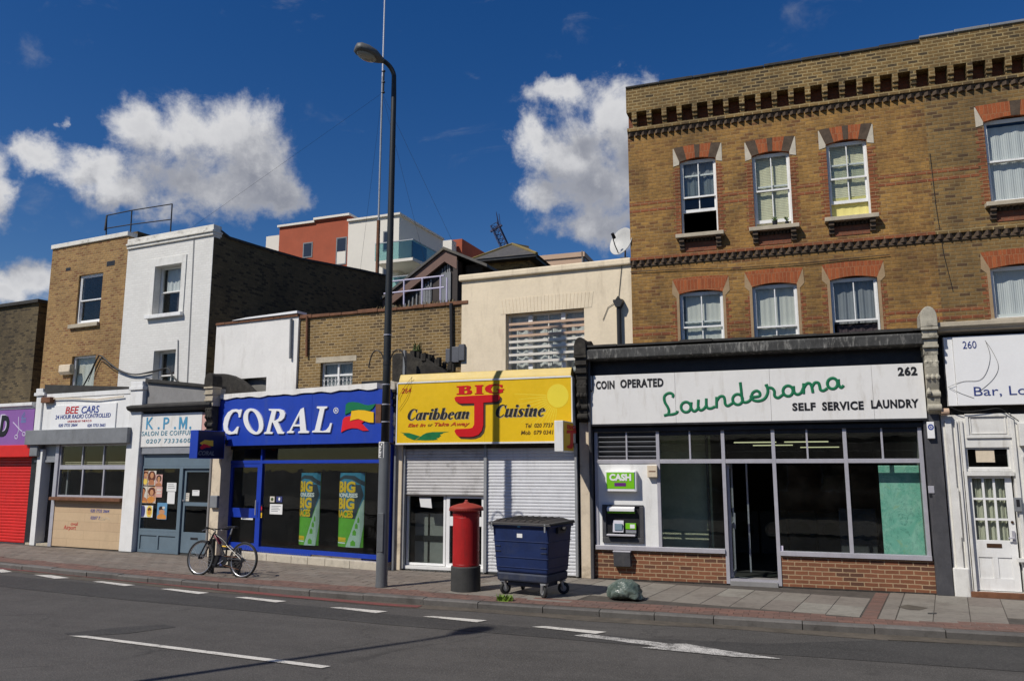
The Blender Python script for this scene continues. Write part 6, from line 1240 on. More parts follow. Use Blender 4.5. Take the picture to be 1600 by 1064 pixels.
# big white sign
sg = thing('shop_sign', 'long white launderette sign with green script and black capitals', 'shop sign', FL, (-.8, -.16, 3.0))
SDp = -.14
a = FL.q(918.8, 587.5, SDp); b = FL.q(918.8, 663, SDp); c = FL.q(1449, 655, SDp); cuts = [a[0], FL.q(1056, 640, SDp)[0], FL.q(1205, 640, SDp)[0], FL.q(1366, 640, SDp)[0], c[0]]
g = MB()
for p_, q_ in zip(cuts, cuts[1:]): g.box(p_ + .002, q_ - .002, SDp, -.001, b[1], a[1])
part('board', g, M['signwhite'], sg, .003); part('trim', MB().box(a[0] - .01, c[0] + .01, SDp - .008, -.001, b[1] - .035, b[1] - .001).box(a[0] - .02, a[0] - .0005, SDp - .006, -.001, b[1], a[1] + .02), M['blackpaint'], sg)
M['green_script'] = paint('green_script', (.008, .155, .065), .45, .08, 3, .02)
OL, SL = (1020, 570), 5.161
cir = lambda x, y, r, e=1.05: ell(x, y, r, r * e, 18) + [ell(x, y, r, r * e, 18)[0]]
scr = [[(160, 262), (164, 242), (140, 227), (110, 235), (92, 260), (97, 300), (120, 340), (130, 370), (122, 398), (90, 408)], [(90, 408), (120, 401), (160, 398), (192, 386), (200, 370)],
       cir(267, 340, 39), [(310, 300), (309, 345), (330, 373), (355, 362), (372, 335)], [(368, 280), (366, 340), (385, 365), (415, 350), (434, 320)], [(431, 270), (432, 325), (443, 347), (470, 350), (502, 335)],
       [(514, 258), (514, 346)], [(516, 290), (540, 256), (570, 256), (580, 282), (584, 315), (605, 330), (645, 306)], cir(684, 278, 40), [(705, 140), (712, 200), (722, 282), (742, 302), (775, 292), (800, 266)],
       [(780, 258), (830, 258), (862, 248), (860, 222), (835, 209), (806, 225), (796, 260), (815, 286), (860, 290), (905, 268), (928, 215), (915, 155)], [(910, 158), (925, 180), (960, 188), (980, 212), (982, 250), (1010, 265), (1048, 240)],
       cir(1090, 210, 40), [(1134, 170), (1140, 220), (1165, 238), (1195, 224), (1214, 185)], [(1216, 148), (1216, 232)], [(1218, 185), (1240, 152), (1265, 150), (1280, 172), (1291, 224)], [(1283, 180), (1305, 145), (1335, 146), (1346, 175), (1352, 200), (1375, 208), (1408, 188)], cir(1449, 150, 41), [(1496, 115), (1500, 160), (1518, 183), (1540, 165)]]
part('script_lettering', strokes(FL, OL, SL, scr, .0265, SDp - .004, .35, 8, 5), M['green_script'], sg)
for body_, r_ in (('COIN', (931, 595.5, 960, 608.5)), ('OPERATED', (969, 593, 1036.5, 606.5)), ('SELF', (1237.5, 629.5, 1274, 642)), ('SERVICE', (1284, 628, 1349, 641.5)), ('LAUNDRY', (1360.5, 625, 1435, 638.5)), ('262', (1402, 573.5, 1432.5, 587.5))): part('lettering', text(body_, FL, r_, SDp - .0005, .042, 0, .006, 1.1), M['black_vinyl'], sg)
# cash sign, cash machine, ash box, alarm boxes
cs = thing('cash_sign', 'green and white light box reading CASH above the cash machine', 'sign', FL, (-3.3, -.14, 1.75)); V = FL.r(945.5, 735.5, 993, 768, -.14)
part('box', MB().box(V[0], V[1] + .02, -.14, -.0005, V[2], V[3]), M['white_clean'], cs, .012); M['cashgreen'] = paint('lime_green_face', (.18, .52, .015), .35, .05, 3, 0)
part('face', MB().box(V[0] + .025, V[1] - .015, -.146, -.1405, V[2] + .055, V[3] - .03), M['cashgreen'], cs); part('lettering', text('CASH', FL, (952, 740, 986, 751), -.1462, .05, 0), M['white_vinyl'], cs)
M['purplebox'] = paint('purple_strip', (.14, .02, .20), .4, .1, 3, 0); V2 = FL.r(960, 754, 978, 759.5, -.1462); part('strip', MB().box(V2[0], V2[1], -.150, -.1461, V2[2], V2[3]), M['purplebox'], cs); part('strip_edge', MB().box(V[1] - .012, V[1] - .004, -.144, -.1405, V[2] + .03, V[3] - .02), M['blue_vinyl'], cs)
at = thing('cash_machine', 'dark cash machine set in the white panel beside the launderette window', 'cash machine', FL, (-3.3, -.03, .75)); V = FL.r(940.5, 788, 1006.5, 849, -.04); a_, b_, c_, d_ = V
part('surround', MB().frame(a_, b_, c_, d_, .075, -.04, -.0005, tb=.10, tt=.03), M['charcoal'], at, .008)
part('recess', MB().box(a_ + .075, b_ - .075, -.004, -.0002, c_ + .1, d_ - .03), M['blackpaint'], at); part('canopy', MB().yz([(-.04, d_ - .03), (-.115, d_ - .06), (-.115, d_ - .12), (-.04, d_ - .10)], a_ + .11, b_ - .16), M['white_clean'], at, .006); part('canopy_light', MB().box(a_ + .11, b_ - .16, -.06, -.035, d_ - .16, d_ - .121), M['cashgreen'], at)
w_ = b_ - a_; part('screen_housing', MB().yz([(-.02, c_ + .20), (-.075, c_ + .20), (-.02, c_ + .42)], a_ + w_ * .26, a_ + w_ * .52), M['alu'], at, .004); M['screen'] = paint('grey_blue_screen', (.20, .28, .34), .2, .05, 3, 0)
part('screen', MB().xz([(a_ + w_ * .31, c_ + .24), (a_ + w_ * .49, c_ + .24), (a_ + w_ * .49, c_ + .36), (a_ + w_ * .31, c_ + .36)], -.082, -.045), M['screen'], at); part('card_slot', MB().box(a_ + w_ * .57, a_ + w_ * .82, -.06, -.005, c_ + .26, c_ + .37), M['cashgreen'], at, .004); part('slot_plate', MB().box(a_ + w_ * .68, a_ + w_ * .79, -.064, -.0601, c_ + .28, c_ + .35), M['white_clean'], at); part('cash_slot', MB().box(a_ + w_ * .57, a_ + w_ * .82, -.05, -.005, c_ + .19, c_ + .245), M['alu_dark'], at); part('shelf', MB().box(a_ + .10, b_ - .15, -.13, -.005, c_ + .13, c_ + .165), M['alu'], at, .006)
def wallbox(name, lab, cat, px, dep, m, ex=None):
    V = FL.r(*px, -dep); return thing(name, lab, cat, FL, (V[0], -dep, V[2])), V
t, V = wallbox('ash_box', 'grey metal ash box on the red brick riser under the cash machine', 'ash bin', (958, 860, 985, 886), .14, None); part('body', MB().yz([(-.0005, V[2]), (-.11, V[2]), (-.14, V[3] - .05), (-.14, V[3] - .02), (-.0005, V[3] + .03)], V[0], V[1]), M['charcoal'], t, .01); part('lid', MB().box(V[0] - .006, V[1] + .006, -.15, -.0006, V[3] - .025, V[3] - .0), M['alu'], t, .004)
t, V = wallbox('alarm_box', 'white alarm box beside the top right of the CASH sign panel', 'alarm box', (1011, 727, 1027, 745.5), .10, None); part('cover', MB().box(V[0], V[1], -.10, -.0005, V[2], V[3]), M['creampier'], t, .008); part('lettering', text('K NGS', FL, (1012, 736, 1025, 739), -.1005, .02, 0, .002), M['blackpaint'], t) if False else part('printed_mark', MB().box(V[0] + .03, V[1] - .03, -.103, -.1001, (V[2] + V[3]) / 2 - .01, (V[2] + V[3]) / 2 + .01), M['rust'], t)
t, V = wallbox('alarm_box', 'white alarm box with a blue ring emblem on the dark right pilaster', 'alarm box', (1448, 659, 1461.5, 685), .17, None); part('cover', MB().box(V[0], V[1], -.17, -.1005, V[2], V[3]), M['white_clean'], t, .008); uc, zc_ = (V[0] + V[1]) / 2, V[3] - .09; part('ring_emblem', shape(FL, [ell(uc, zc_, .045, .05, 24), ell(uc, zc_, .025, .028, 20)], -.1702, .003), M['blue_vinyl'], t); part('emblem_dot', MB().xz(ell(uc, zc_, .013, .015, 14), -.173, -.1701), M['blue_vinyl'], t)
t, V = wallbox('lock_switch', 'small steel lock plate on the dark right pilaster', 'lock', (1450, 759, 1464, 776), .115, None); part('plate', MB().box(V[0], V[1] - .03, -.115, -.1005, V[2] + .06, V[3]), M['alu'], t, .004); part('keyhole', MB().box(V[0] + .01, V[0] + .05, -.112, -.1005, V[2], V[2] + .04), M['blackpaint'], t)
V = FL.r(1217, 852, 1224, 860, .015); single('sticker', 'tiny pinkish sticker in the bottom corner of the launderette window', 'sticker', FL, (V[0], .015, V[2]), MB().box(V[0], V[1], .012, .018, V[2], V[3]), M['silver_vinyl'])
cab('thin black wire hanging at the left end of the white sign', FL, [(921, 572), (926, 590), (925, 612), (919, 600)], SDp - .02, .010)
# ------------------------------------------------------------------ bar at 260
s7 = thing('shop', 'white painted timber frontage of a bar with a glazed door at the right edge', 'shop', FL, (3.5, 0, 0)); bu0, bu1 = lu1 + .27, 7.6
shell(s7, FL, bu0, bu1, 4.4, 9, 'white', inner='inner', cz=3.05); part('roof', MB().box(bu0, bu1, .26, 1.0, 3.1, 4.4), M['felt'], s7); part('frieze', MB().box(bu0, bu1, .04, .25, 2.95, 4.42), M['soot'], s7)
zk = FL.q(1540, 512, -.25)[1]; part('cornice', MB().yz([(.04, 4.40), (-.22, 4.43), (-.24, zk + .02), (-.28, zk + .05), (-.28, zk + .13), (.3, zk + .19), (.3, 4.40)], bu0 + .02, bu1), M['stone'], s7, .01)
xq = lambda x, y: FL.q(x, y)[0]
dz0 = FL.q(1520, 924)[1]; dz1 = FL.q(1512, 738)[1]; dA, dB = xq(1513, 800), xq(1586, 800)
tA = FL.r(1508, 699, 1580, 732); pA = FL.r(1506, 647, 1581, 684)
part('timber_front', MB().wall(bu0 - .02, bu1, 0, 3.0, [(dA - .03, dB + .03, .09, dz1 + .02), (tA[0], tA[1], tA[2], tA[3]), (4.3, 6.6, .8, 2.5)], -.02, .14), M['offwhite'], s7)
g = MB(); ua = xq(1490, 800); uo = bu0 - .02
for u, w_, d_ in ((uo + .05, .10, .05), (uo + .20, .03, .06), (uo + .28, .04, .04), (dA - .10, .03, .035), (dA - .06, .03, .02)): g.box(u, u + w_, -.02 - d_, -.0201, .0, 2.9)
g.box(dB + .05, dB + .10, -.06, -.0201, 0, 2.95); g.box(dB + .16, dB + .19, -.05, -.0201, 0, 2.3); g.box(dA - .02, dB + .04, -.055, -.0201, tA[2] - .12, tA[2] - .05); g.frame(pA[0], pA[1], pA[2], pA[3], .05, -.05, -.0201); g.frame(pA[0] + .07, pA[1] - .07, pA[2] + .07, pA[3] - .05, .018, -.035, -.0201)
part('timber_moulding', g, M['offwhite'], s7, .005)
part('plinth_block', MB().box(uo - .02, uo + .22, -.10, -.0201, -.02, .46), M['offwhite'], s7, .02)
tw = part('window', MB().frame(tA[0], tA[1], tA[2], tA[3], .03, .01, .06), M['offwhite'], s7); part('pane', MB().box(tA[0] + .02, tA[1] - .02, .03, .036, tA[2] + .02, tA[3] - .02), M['glassdark'], tw)
V = FL.r(1524, 703, 1555, 722, .02); nt_ = single('paper_notice', 'blank beige paper stuck inside the glass over the white glazed door', 'notice', FL, (V[0], .024, V[2]), MB().box(V[0], V[1], .024, .028, V[2], V[3]), M['creampier'])
zmid = FL.q(1520, 843)[1]; n0, n1 = dA + .10, dB - .10
g = MB(); g.box(dA, n0, .03, .075, .10, dz1); g.box(n1, dB, .03, .075, .10, dz1); g.box(n0, n1, .03, .075, dz1 - .10, dz1); g.box(n0, n1, .03, .075, zmid - .28, zmid); g.box(n0, n1, .03, .075, .10, .30); g.box((n0 + n1) / 2 - .04, (n0 + n1) / 2 + .04, .03, .075, .30, zmid - .28); g.box(n0, (n0 + n1) / 2 - .04, .045, .065, .30, zmid - .28); g.box((n0 + n1) / 2 + .04, n1, .045, .065, .30, zmid - .28)
for i in (1, 2): u = n0 + (n1 - n0) * i / 3; g.box(u - .018, u + .018, .032, .073, zmid, dz1 - .10)
for i in (1, 2): zz = zmid + (dz1 - .10 - zmid) * i / 3; [g.box(n0 + (n1 - n0) * j / 3 + (.018 if j else 0), n0 + (n1 - n0) * (j + 1) / 3 - (.018 if j < 2 else 0), .034, .071, zz - .018, zz + .018) for j in range(3)]
dd = part('door', g, M['white'], s7, .004); part('pane', MB().box(n0, n1, .05, .054, zmid, dz1 - .1), M['glassup'], dd); q_ = MB(); N = 24
for i in range(N): a = n0 + (n1 - n0) * i / N; b = n0 + (n1 - n0) * (i + 1) / N; q_.poly([(a, .12 + .015 * math.sin(i * 1.7), zmid - .05), (b, .12 + .015 * math.sin((i + 1) * 1.7), zmid - .05), (b, .12 + .015 * math.sin((i + 1) * 1.7), dz1), (a, .12 + .015 * math.sin(i * 1.7), dz1)])
M['doorcurt'] = cloth('olive_door_curtain', (.58, .58, .46), (.42, .43, .33), 14); part('curtain', q_, M['doorcurt'], dd, smooth=True)
M['brass'] = paint('dark_bronze', (.10, .055, .03), .45, .15, 5, 0, metal=.5); part('letterbox', MB().box((n0 + n1) / 2 - .11, (n0 + n1) / 2 + .11, .022, .0299, zmid - .12, zmid - .055), M['brass'], dd); part('handle', MB().tube([(dB - .05, -.03, zmid + .05), (dB - .14, -.03, zmid + .04)], .011, 8).box(dB - .07, dB - .03, -.0, .0299, zmid - .02, zmid + .16), M['alu'], dd); part('lock', MB().tube([(dB - .05, .01, zmid + .30), (dB - .05, .0299, zmid + .30)], .022, 12), M['brass'], dd)
part('door_step', MB().box(dA - .08, dB + .08, -.10, .14, -.02, .088), M['rust'], s7, .01)
V = FL.r(1583, 777, 1597, 799, -.06); t = thing('door_entry_panel', 'grey entry phone panel beside the white glazed door', 'entry panel', FL, (V[0], -.06, V[2])); part('case', MB().box(V[0], V[1], -.10, -.061, V[2], V[3]), M['lead'], t, .008); part('grille', MB().box(V[0] + .03, V[1] - .03, -.104, -.1001, V[2] + .08, V[3] - .03), M['blackpaint'], t)
part('conduit', MB().tube([(uo + .16, -.06, .95), (uo + .16, -.06, 1.75), (uo + .12, -.055, 1.79)], .014, 6), M['offwhite'], s7); bx = part('bay_window', MB().frame(4.3, 6.6, .8, 2.5, .06, .0, .08), M['offwhite'], s7); part('pane', MB().box(4.35, 6.55, .03, .036, .85, 2.45), M['glassdark'], bx)
V = FL.r(1590, 872, 1604, 884, -.08); part('ledge', MB().box(V[0], 6.8, -.09, -.0201, V[2] + .06, V[3]), M['offwhite'], s7)
V = FL.r(1591, 661, 1640, 696, -.12); part('shutter_box', MB().box(V[0], 6.8, -.14, -.0201, V[2], V[3]), M['offwhite'], s7, .006)
sg = thing('shop_sign', 'white bar sign with thin blue lettering, running off the right edge', 'shop sign', FL, (3.4, -.14, 3.2)); a = FL.q(1479, 527, -.14); b = FL.q(1483, 634, -.14); part('board', MB().box(b[0] + .14, 7.5, -.14, .039, b[1], a[1]), M['white_clean'], sg, .004); part('side_panel', MB().box(b[0], b[0] + .136, -.12, .039, b[1], a[1] - .0), M['white_clean'], sg, .004)
M['navy_thin'] = paint('navy_lettering', (.03, .05, .20), .5, .05, 4, 0); part('lettering', text('260', FL, (1503.5, 533.5, 1525, 545), -.1405, -.002, 0), M['navy_thin'], sg); part('lettering', text('Bar, Lounge', FL, (1521, 604.5, 1662, 623), -.1405, -.004, 0), M['navy_thin'], sg)
cab('thin black wire drooping over the white bar sign', FL, [(1539, 532), (1550, 548), (1560, 572), (1552, 592), (1530, 612)], -.145, .0028); cab('second thin black wire curling down the left of the bar sign', FL, [(1540, 533), (1547, 556), (1542, 580), (1530, 594), (1505, 596), (1483, 604)], -.147, .0028); cab('black wire slung under the bar sign above the white door', FL, [(1484, 636), (1505, 643), (1535, 641), (1560, 638), (1575, 646), (1592, 658)], -.10, .008); cab('short black wire running down right from the stone bracket across the bar sign', FL, [(1481, 604), (1500, 614), (1522, 622)], -.145, .0028)
V = FL.r(1470, 636, 1484, 650, -.2); single('floodlight', 'small rusty orange bulkhead lamp below the stone bracket at the bar sign', 'lamp', FL, (V[0], -.2, V[2]), MB().tube([(V[0], -.15, (V[2] + V[3]) / 2), (V[1], -.15, (V[2] + V[3]) / 2)], .06, 14), M['wood'])
# ------------------------------------------------------------------ street furniture
M['lampgrey'] = paint('lamp_column_grey', (.11, .118, .125), .5, .12, 4, .06, 30, dirt=(.2, .19, .18), damt=.35, dscale=2, streak=True); M['lampblack'] = paint('lamp_column_black', (.020, .023, .025), .5, .15, 4, .05); M['headgrey'] = paint('lantern_grey', (.10, .102, .10), .55, .1, 5, .05); M['lens'] = paint('milky_lantern_bowl', (.30, .30, .26), .25, .1, 6, 0)
HD = Vector((-.56, -.62, 0)).normalized()
def lamp_parts(t, x, y, hd, hoops=True):
    part('column_base', MB().lathe([(.112, -.02), (.112, .02), (.105, .06), (.103, 2.50), (.085, 2.56), (.085, 2.57)], x, y, 24), M['lampgrey'], t, smooth=True)
    part('column_door', MB().xy([(x - .062, y - .110), (x + .062, y - .110), (x + .062, y - .085), (x - .062, y - .085)], .62, 1.30), M['lampgrey'], t, .006)
    P_ = [(x, y, z) for z in (2.54, 4.0, 6.0, 8.0, 9.3)]; 
    for i in range(1, 8): a = R_(90 * i / 7 * .86); rr = .34; P_.append((x + hd.x * rr * (1 - math.cos(a)), y + hd.y * rr * (1 - math.cos(a)), 9.70 + rr * math.sin(a)))
    part('column', MB().tube(P_, [.078, .072, .064, .057, .052] + [.046] * 7, 16), M['lampblack'], t, smooth=True)
    e = Vector(P_[-1]); fwd = (hd * math.cos(R_(12)) + Vector((0, 0, math.sin(R_(12))))).normalized(); sd = Vector((-hd.y, hd.x, 0)); upv = sd.cross(fwd) * -1
    if upv.z < 0: upv = -upv
    g = MB(); secs = [(-.04, .05, .03, .05), (.05, .11, .05, .07), (.17, .175, .10, .085), (.34, .195, .125, .08), (.48, .165, .12, .07), (.55, .11, .09, .05)]; n = 16
    for s_, w_, h_, lo_ in secs:
        for j in range(n):
            a = 2 * math.pi * j / n; cx, cy = math.cos(a), math.sin(a); cx = math.copysign(abs(cx) ** .7, cx); cy = math.copysign(abs(cy) ** .8, cy)
            g.v.append(tuple(e + fwd * s_ + sd * (w_ * cx) + upv * (h_ * cy if cy > 0 else lo_ * cy)))
    for i in range(len(secs) - 1):
        for j in range(n): g.f.append([i * n + j, i * n + (j + 1) % n, (i + 1) * n + (j + 1) % n, (i + 1) * n + j])
    g.f.append(list(range(n))[::-1]); g.f.append([(len(secs) - 1) * n + j for j in range(n)]); hd_ = part('lantern', g, M['headgrey'], t, smooth=True)
    g = MB(); rim = []; 
    for i, (r_, dn) in enumerate([(1.0, .045), (.9, .075), (.5, .095), (.05, .10)]):
        for j in range(20): a = 2 * math.pi * j / 20; g.v.append(tuple(e + fwd * (.30 + .20 * r_ * math.cos(a)) + sd * (.15 * r_ * math.sin(a)) - upv * (dn + .022)))
    for i in range(3):
        for j in range(20): g.f.append([i * 20 + j, i * 20 + (j + 1) % 20, (i + 1) * 20 + (j + 1) % 20, (i + 1) * 20 + j])
    part('bowl', g, M['lens'], hd_, smooth=True)
    if hoops:
        g = MB()
        for s in (-1, 1): g.tube(smoothpath([(x + s * .06, y, 4.02), (x + s * .075, y, 4.12), (x + s * .14, y, 4.24), (x + s * .23, y, 4.28), (x + s * .31, y, 4.23), (x + s * .36, y, 4.10), (x + s * .385, y, 3.96)], 4), .012, 6)
        g.lathe([(.078, 3.99), (.078, 4.05)], x, y, 16); part('basket_bracket', g, M['iron'], t)
    e2 = MB(); [e2.lathe([(.079, z), (.079, z + .02)], x, y, 16) for z in (2.93, 3.25, 4.55, 3.62)]; part('strap', e2, M['alu'], t)
lp = ground(596, 917); LX, LY = lp.x, lp.y
t = thing('street_lamp', 'tall black street lamp on the pavement in front of the blue shop', 'street lamp', FW, (LX, LY, 0)); lamp_parts(t, LX, LY, HD)
part('sign_plate', MB().box(LX - .20, LX - .085, LY - .03, LY + .03, 2.92, 3.27), M['rust'], t)
def lplane(x, y): r = px_dir(x, y); tt = (LY - .09) / r.y; p = CAMP + r * tt; return p.x, p.z
npx = [lplane(592.5, 690), lplane(600, 715)]; pl_ = part('number_plate', MB().box(npx[0][0], npx[1][0], LY - .10, LY - .088, npx[1][1], npx[0][1]), M['signwhite'], t)
for i, ch in enumerate('072'): h_ = (npx[0][1] - npx[1][1]) / 3; part('lettering', text_uz(ch, (npx[0][0] + .012, npx[1][0] - .012, npx[0][1] - h_ * (i + 1) + .02, npx[0][1] - h_ * i - .02), LY - .1003, .01, 0, .002), M['black_vinyl'], pl_)
NX, NY = -9.75, 2.3
t = thing('street_lamp', 'street lamp on the near pavement behind the viewer whose shadow crosses the road', 'street lamp', FW, (NX, NY, 0)); lamp_parts(t, NX, NY, Vector((.35, .9, 0)).normalized(), False)
# pillar box
M['postred'] = paint('pillar_box_red', (.40, .012, .012), .5, .15, 3, .12, 25, dirt=(.16, .02, .018), damt=.6, dscale=2, streak=True); M['postcap'] = paint('faded_red_cap', (.30, .035, .025), .6, .15, 6, .12, 25); M['postblack'] = paint('dusty_black_base', (.042, .042, .04), .75, .25, 5, .2, 30)
bp_ = ground(727.5, 922); bx_, by_ = bp_.x, bp_.y; t = thing('pillar_box', 'red cylindrical post box with black base beside the blue bin', 'post box', FW, (bx_, by_, 0))
part('base', MB().lathe([(0.2598, 0), (0.2598, .40), (0.2531, .415), (0.2408, .42)], bx_, by_, 40), M['postblack'], t, smooth=False)
part('body', MB().lathe([(0.2330, .42), (0.2330, 1.285), (0.2419, 1.29), (0.2419, 1.315), (0.2352, 1.33), (0.2520, 1.36)], bx_, by_, 48), M['postred'], t)
g = MB(); g.lathe([(0.2520, 1.36), (0.2934, 1.365), (0.3002, 1.38), (0.3002, 1.41), (0.2890, 1.425), (0.2240, 1.452), (0.1344, 1.478), (0.0560, 1.49), (0.0504, 1.50), (0.0336, 1.512)], bx_, by_, 48)
for i in range(44): a = 2 * math.pi * i / 44; c_, s_ = math.cos(a), math.sin(a); g.tube([(bx_ + .2957 * c_, by_ + .2957 * s_, 1.362), (bx_ + .2957 * c_, by_ + .2957 * s_, 1.385)], .010, 6)
part('cap', g, M['postcap'], t); part('cap_knob', MB().box(bx_ - .02, bx_ + .02, by_ - .03, by_ + .03, 1.512, 1.53).tube([(bx_ - .025, by_, 1.53), (bx_ + .025, by_, 1.53)], .014, 8), M['postcap'], t)
g = MB(); a0, a1 = R_(110), R_(150)
part('door_seam', MB().tube([(bx_ + .2335 * math.cos(a), by_ + .2335 * math.sin(a), z) for a, z in [(R_(-15), .48), (R_(-15), 1.2)]], .004, 5), M['postcap'], t); g = MB(); [g.lathe([(0.2335, z), (0.2369, z + .006), (0.2335, z + .012)], bx_, by_, 48) for z in (.445, 1.235)]; part('band', g, M['postred'], t)
# wheeled bin
FBn = Frame(ground(815, 932).x, ground(815, 932).y, -12.5)
M['binblue'] = paint('bin_navy', (.009, .022, .085), .5, .2, 3, .1, 18, dirt=(.04, .05, .08), damt=.45, dscale=2.6); M['binlid'] = paint('bin_lid_grey', (.030, .028, .028), .5, .2, 5, .06, dirt=(.075, .065, .058), damt=.5); M['binscuff'] = paint('bin_scuffed_foot', (.028, .036, .065), .6, .3, 6, .2, dirt=(.10, .10, .10), damt=.5, dscale=5); M['rubber'] = paint('castor_rubber', (.03, .03, .03), .7, .2, 6, .05)
t = thing('wheeled_bin', 'large dark blue four wheeled bin with a grey lid on the pavement', 'wheeled bin', FBn, (0, .38, 0))
w0, w1, dp0, dp1 = -.48, .48, .0, .72
def taper(z, k=1.0): f = (z - .20) / 1.0; return (w0 - .075 * f * k, w1 + .075 * f * k, dp0 - .06 * f * k, dp1 + .05 * f * k)
def frus(mb, z0, z1, ex=0):
    a = taper(z0); b = taper(z1); A = [(a[0] - ex, a[2] - ex, z0), (a[1] + ex, a[2] - ex, z0), (a[1] + ex, a[3] + ex, z0), (a[0] - ex, a[3] + ex, z0)]; Bq = [(b[0] - ex, b[2] - ex, z1), (b[1] + ex, b[2] - ex, z1), (b[1] + ex, b[3] + ex, z1), (b[0] - ex, b[3] + ex, z1)]; return mb._pr(A, Bq)
part('body', frus(MB(), .38, 1.15), M['binblue'], t, .03); part('foot', frus(MB(), .235, .378), M['binscuff'], t, .03)
for z in (.46, .62, .885): part('rib', frus(MB(), z, z + .014, .010), M['binblue'], t, .004)
part('rim', frus(MB(), 1.12, 1.165, .022), M['binblue'], t, .01)
a = taper(1.17); L0, L1, D0_, D1_ = a[0] - .045, a[1] + .045, a[2] - .045, a[3] + .04
g = MB(); g._pr([(L0, D0_, 1.17), (L1, D0_, 1.17), (L1, D1_, 1.17), (L0, D1_, 1.17)], [(L0 + .01, D0_ + .01, 1.20), (L1 - .01, D0_ + .01, 1.20), (L1 - .01, D1_ - .01, 1.22), (L0 + .01, D1_ - .01, 1.22)])
g._pr([(L0 + .04, D0_ + .05, 1.2), (L1 - .10, D0_ + .05, 1.2), (L1 - .10, D1_ - .03, 1.22), (L0 + .04, D1_ - .03, 1.22)], [(L0 + .10, D0_ + .12, 1.235), (L1 - .2, D0_ + .12, 1.235), (L1 - .2, D1_ - .08, 1.255), (L0 + .10, D1_ - .08, 1.255)])
lid = part('lid', g, M['binlid'], t, .012); g = MB()
for i in range(7): u = L0 + .14 + (L1 - L0 - .42) * i / 6; g._pr([(u, D0_ + .07, 1.222), (u + .03, D0_ + .07, 1.222), (u + .03, D1_ - .07, 1.25), (u, D1_ - .07, 1.25)], [(u + .004, D0_ + .13, 1.248), (u + .026, D0_ + .13, 1.248), (u + .026, D1_ - .1, 1.268), (u + .004, D1_ - .1, 1.268)])
part('lid_rib', g, M['binlid'], lid, .003); g = MB()
for u in (L0 + .06, L1 - .10): g.box(u, u + .025, D0_ - .012, D0_ - .001, 1.06, 1.19)
part('lid_strap', g, M['galv'], lid); part('lid_bar', MB().tube([(L0 - .02, D0_ - .005, 1.165), (L1 + .02, D0_ - .005, 1.165)], .010, 8), M['binlid'], lid)
fy = lambda z: taper(z)[2]; part('label', MB().xz([(-.06, .955), (.045, .955), (.045, 1.02), (-.06, 1.02)], fy(.955) - .006, fy(1.02) + .01), M['paper'], t); part('label', MB().box(-.03, .025, fy(1.13) - .026, fy(1.13) - .01, 1.125, 1.15), M['sky_vinyl'], t)
g = MB()
for z in (.80, .715): g.box(w0 - .02, w0 + .09, fy(z) - .012, fy(z) + .02, z, z + .014); g.box(w1 - .09, w1 + .02, fy(z) - .012, fy(z) + .02, z, z + .014)
part('side_notch', g, M['binscuff'], t); part('trunnion', MB().tube([(L1 - .02, .33, 1.10), (L1 + .07, .33, 1.10)], .03, 12).box(L1 - .05, L1 - .005, .2, .46, 1.03, 1.13), M['binlid'], t); part('chassis', MB().box(w0 + .15, w1 - .12, .08, .6, .15, .234), M['binscuff'], t, .02)
for (u, d, an) in ((-.40, .08, 1.1), (.40, .06, 2.6), (.42, .62, .4), (-.38, .66, 1.9)):
    c_, s_ = math.cos(an), math.sin(an); cu, cd_ = u + c_ * .03, d + s_ * .03
    cs_ = part('castor', MB().box(u - .05, u + .05, d - .05, d + .05, .185, .1995).yz([(d, .2), (d, .2)], 0, 0) if False else MB().box(u - .05, u + .05, d - .05, d + .05, .21, .2345), M['galv'], t)
    w_ = MB(); pr_ = [(.02, -.025), (.085, -.026), (.098, -.018), (.100, 0), (.098, .018), (.085, .026), (.02, .025)]; n = 24
    ax = Vector((-s_, c_, 0)); rad = Vector((c_, s_, 0))
    for r_, h_ in pr_:
        for j in range(n): a = 2 * math.pi * j / n; w_.v.append(tuple(Vector((cu, cd_, .10)) + ax * h_ + rad * (r_ * math.cos(a)) + Vector((0, 0, r_ * math.sin(a)))))
    for i in range(len(pr_) - 1):
        for j in range(n): w_.f.append([i * n + j, i * n + (j + 1) % n, (i + 1) * n + (j + 1) % n, (i + 1) * n + j])
    w_.f.append(list(range(n))); w_.f.append([(len(pr_) - 1) * n + j for j in range(n)])
    part('wheel', w_, M['rubber'], cs_); f_ = MB()
    for s2 in (-.036, .036): p0 = Vector((u, d, .215)) + ax * s2; p1 = Vector((cu, cd_, .09)) + ax * s2; f_.tube([tuple(p0), tuple(p0 * .4 + p1 * .6), tuple(p1)], [.03, .022, .016], 6)
    part('fork', f_, M['galv'], cs_); part('hub_disc', MB().tube([tuple(Vector((cu, cd_, .10)) - ax * .029), tuple(Vector((cu, cd_, .10)) + ax * .029)], .05, 16), M['galv'], cs_)
# refuse sack
me = bpy.data.meshes.new('refuse_sack'); bm = bmesh.new(); bmesh.ops.create_icosphere(bm, subdivisions=5, radius=1)
bgp = ground(976, 938); 
for v in bm.verts:
    p = v.co.copy(); n1 = noise.noise(p * 1.3 + Vector((3, 1, 7))); n2 = .75 * abs(noise.noise(p * 1.9 + Vector((1, 5, 2)))); n3 = abs(noise.noise(p * 7.0)); s_ = 1 + .24 * n1 - .26 * n2 - .05 * n3
    q_ = Vector((p.x * .285 * s_, p.y * .24 * s_, p.z * .20 * s_)); 
    if p.x < -.4: q_.x -= .05 * (-p.x - .4); q_.z += .06 * (-p.x - .4)
    if p.z < -.2: q_.z = -.06 + (q_.z + .06) * .35
    q_.z += .105 + (.03 * math.cos(p.x * 2)); q_.x += .10 * max(0, q_.z - .12); v.co = q_
zmin = min(v.co.z for v in bm.verts)
for v in bm.verts: v.co.z -= zmin
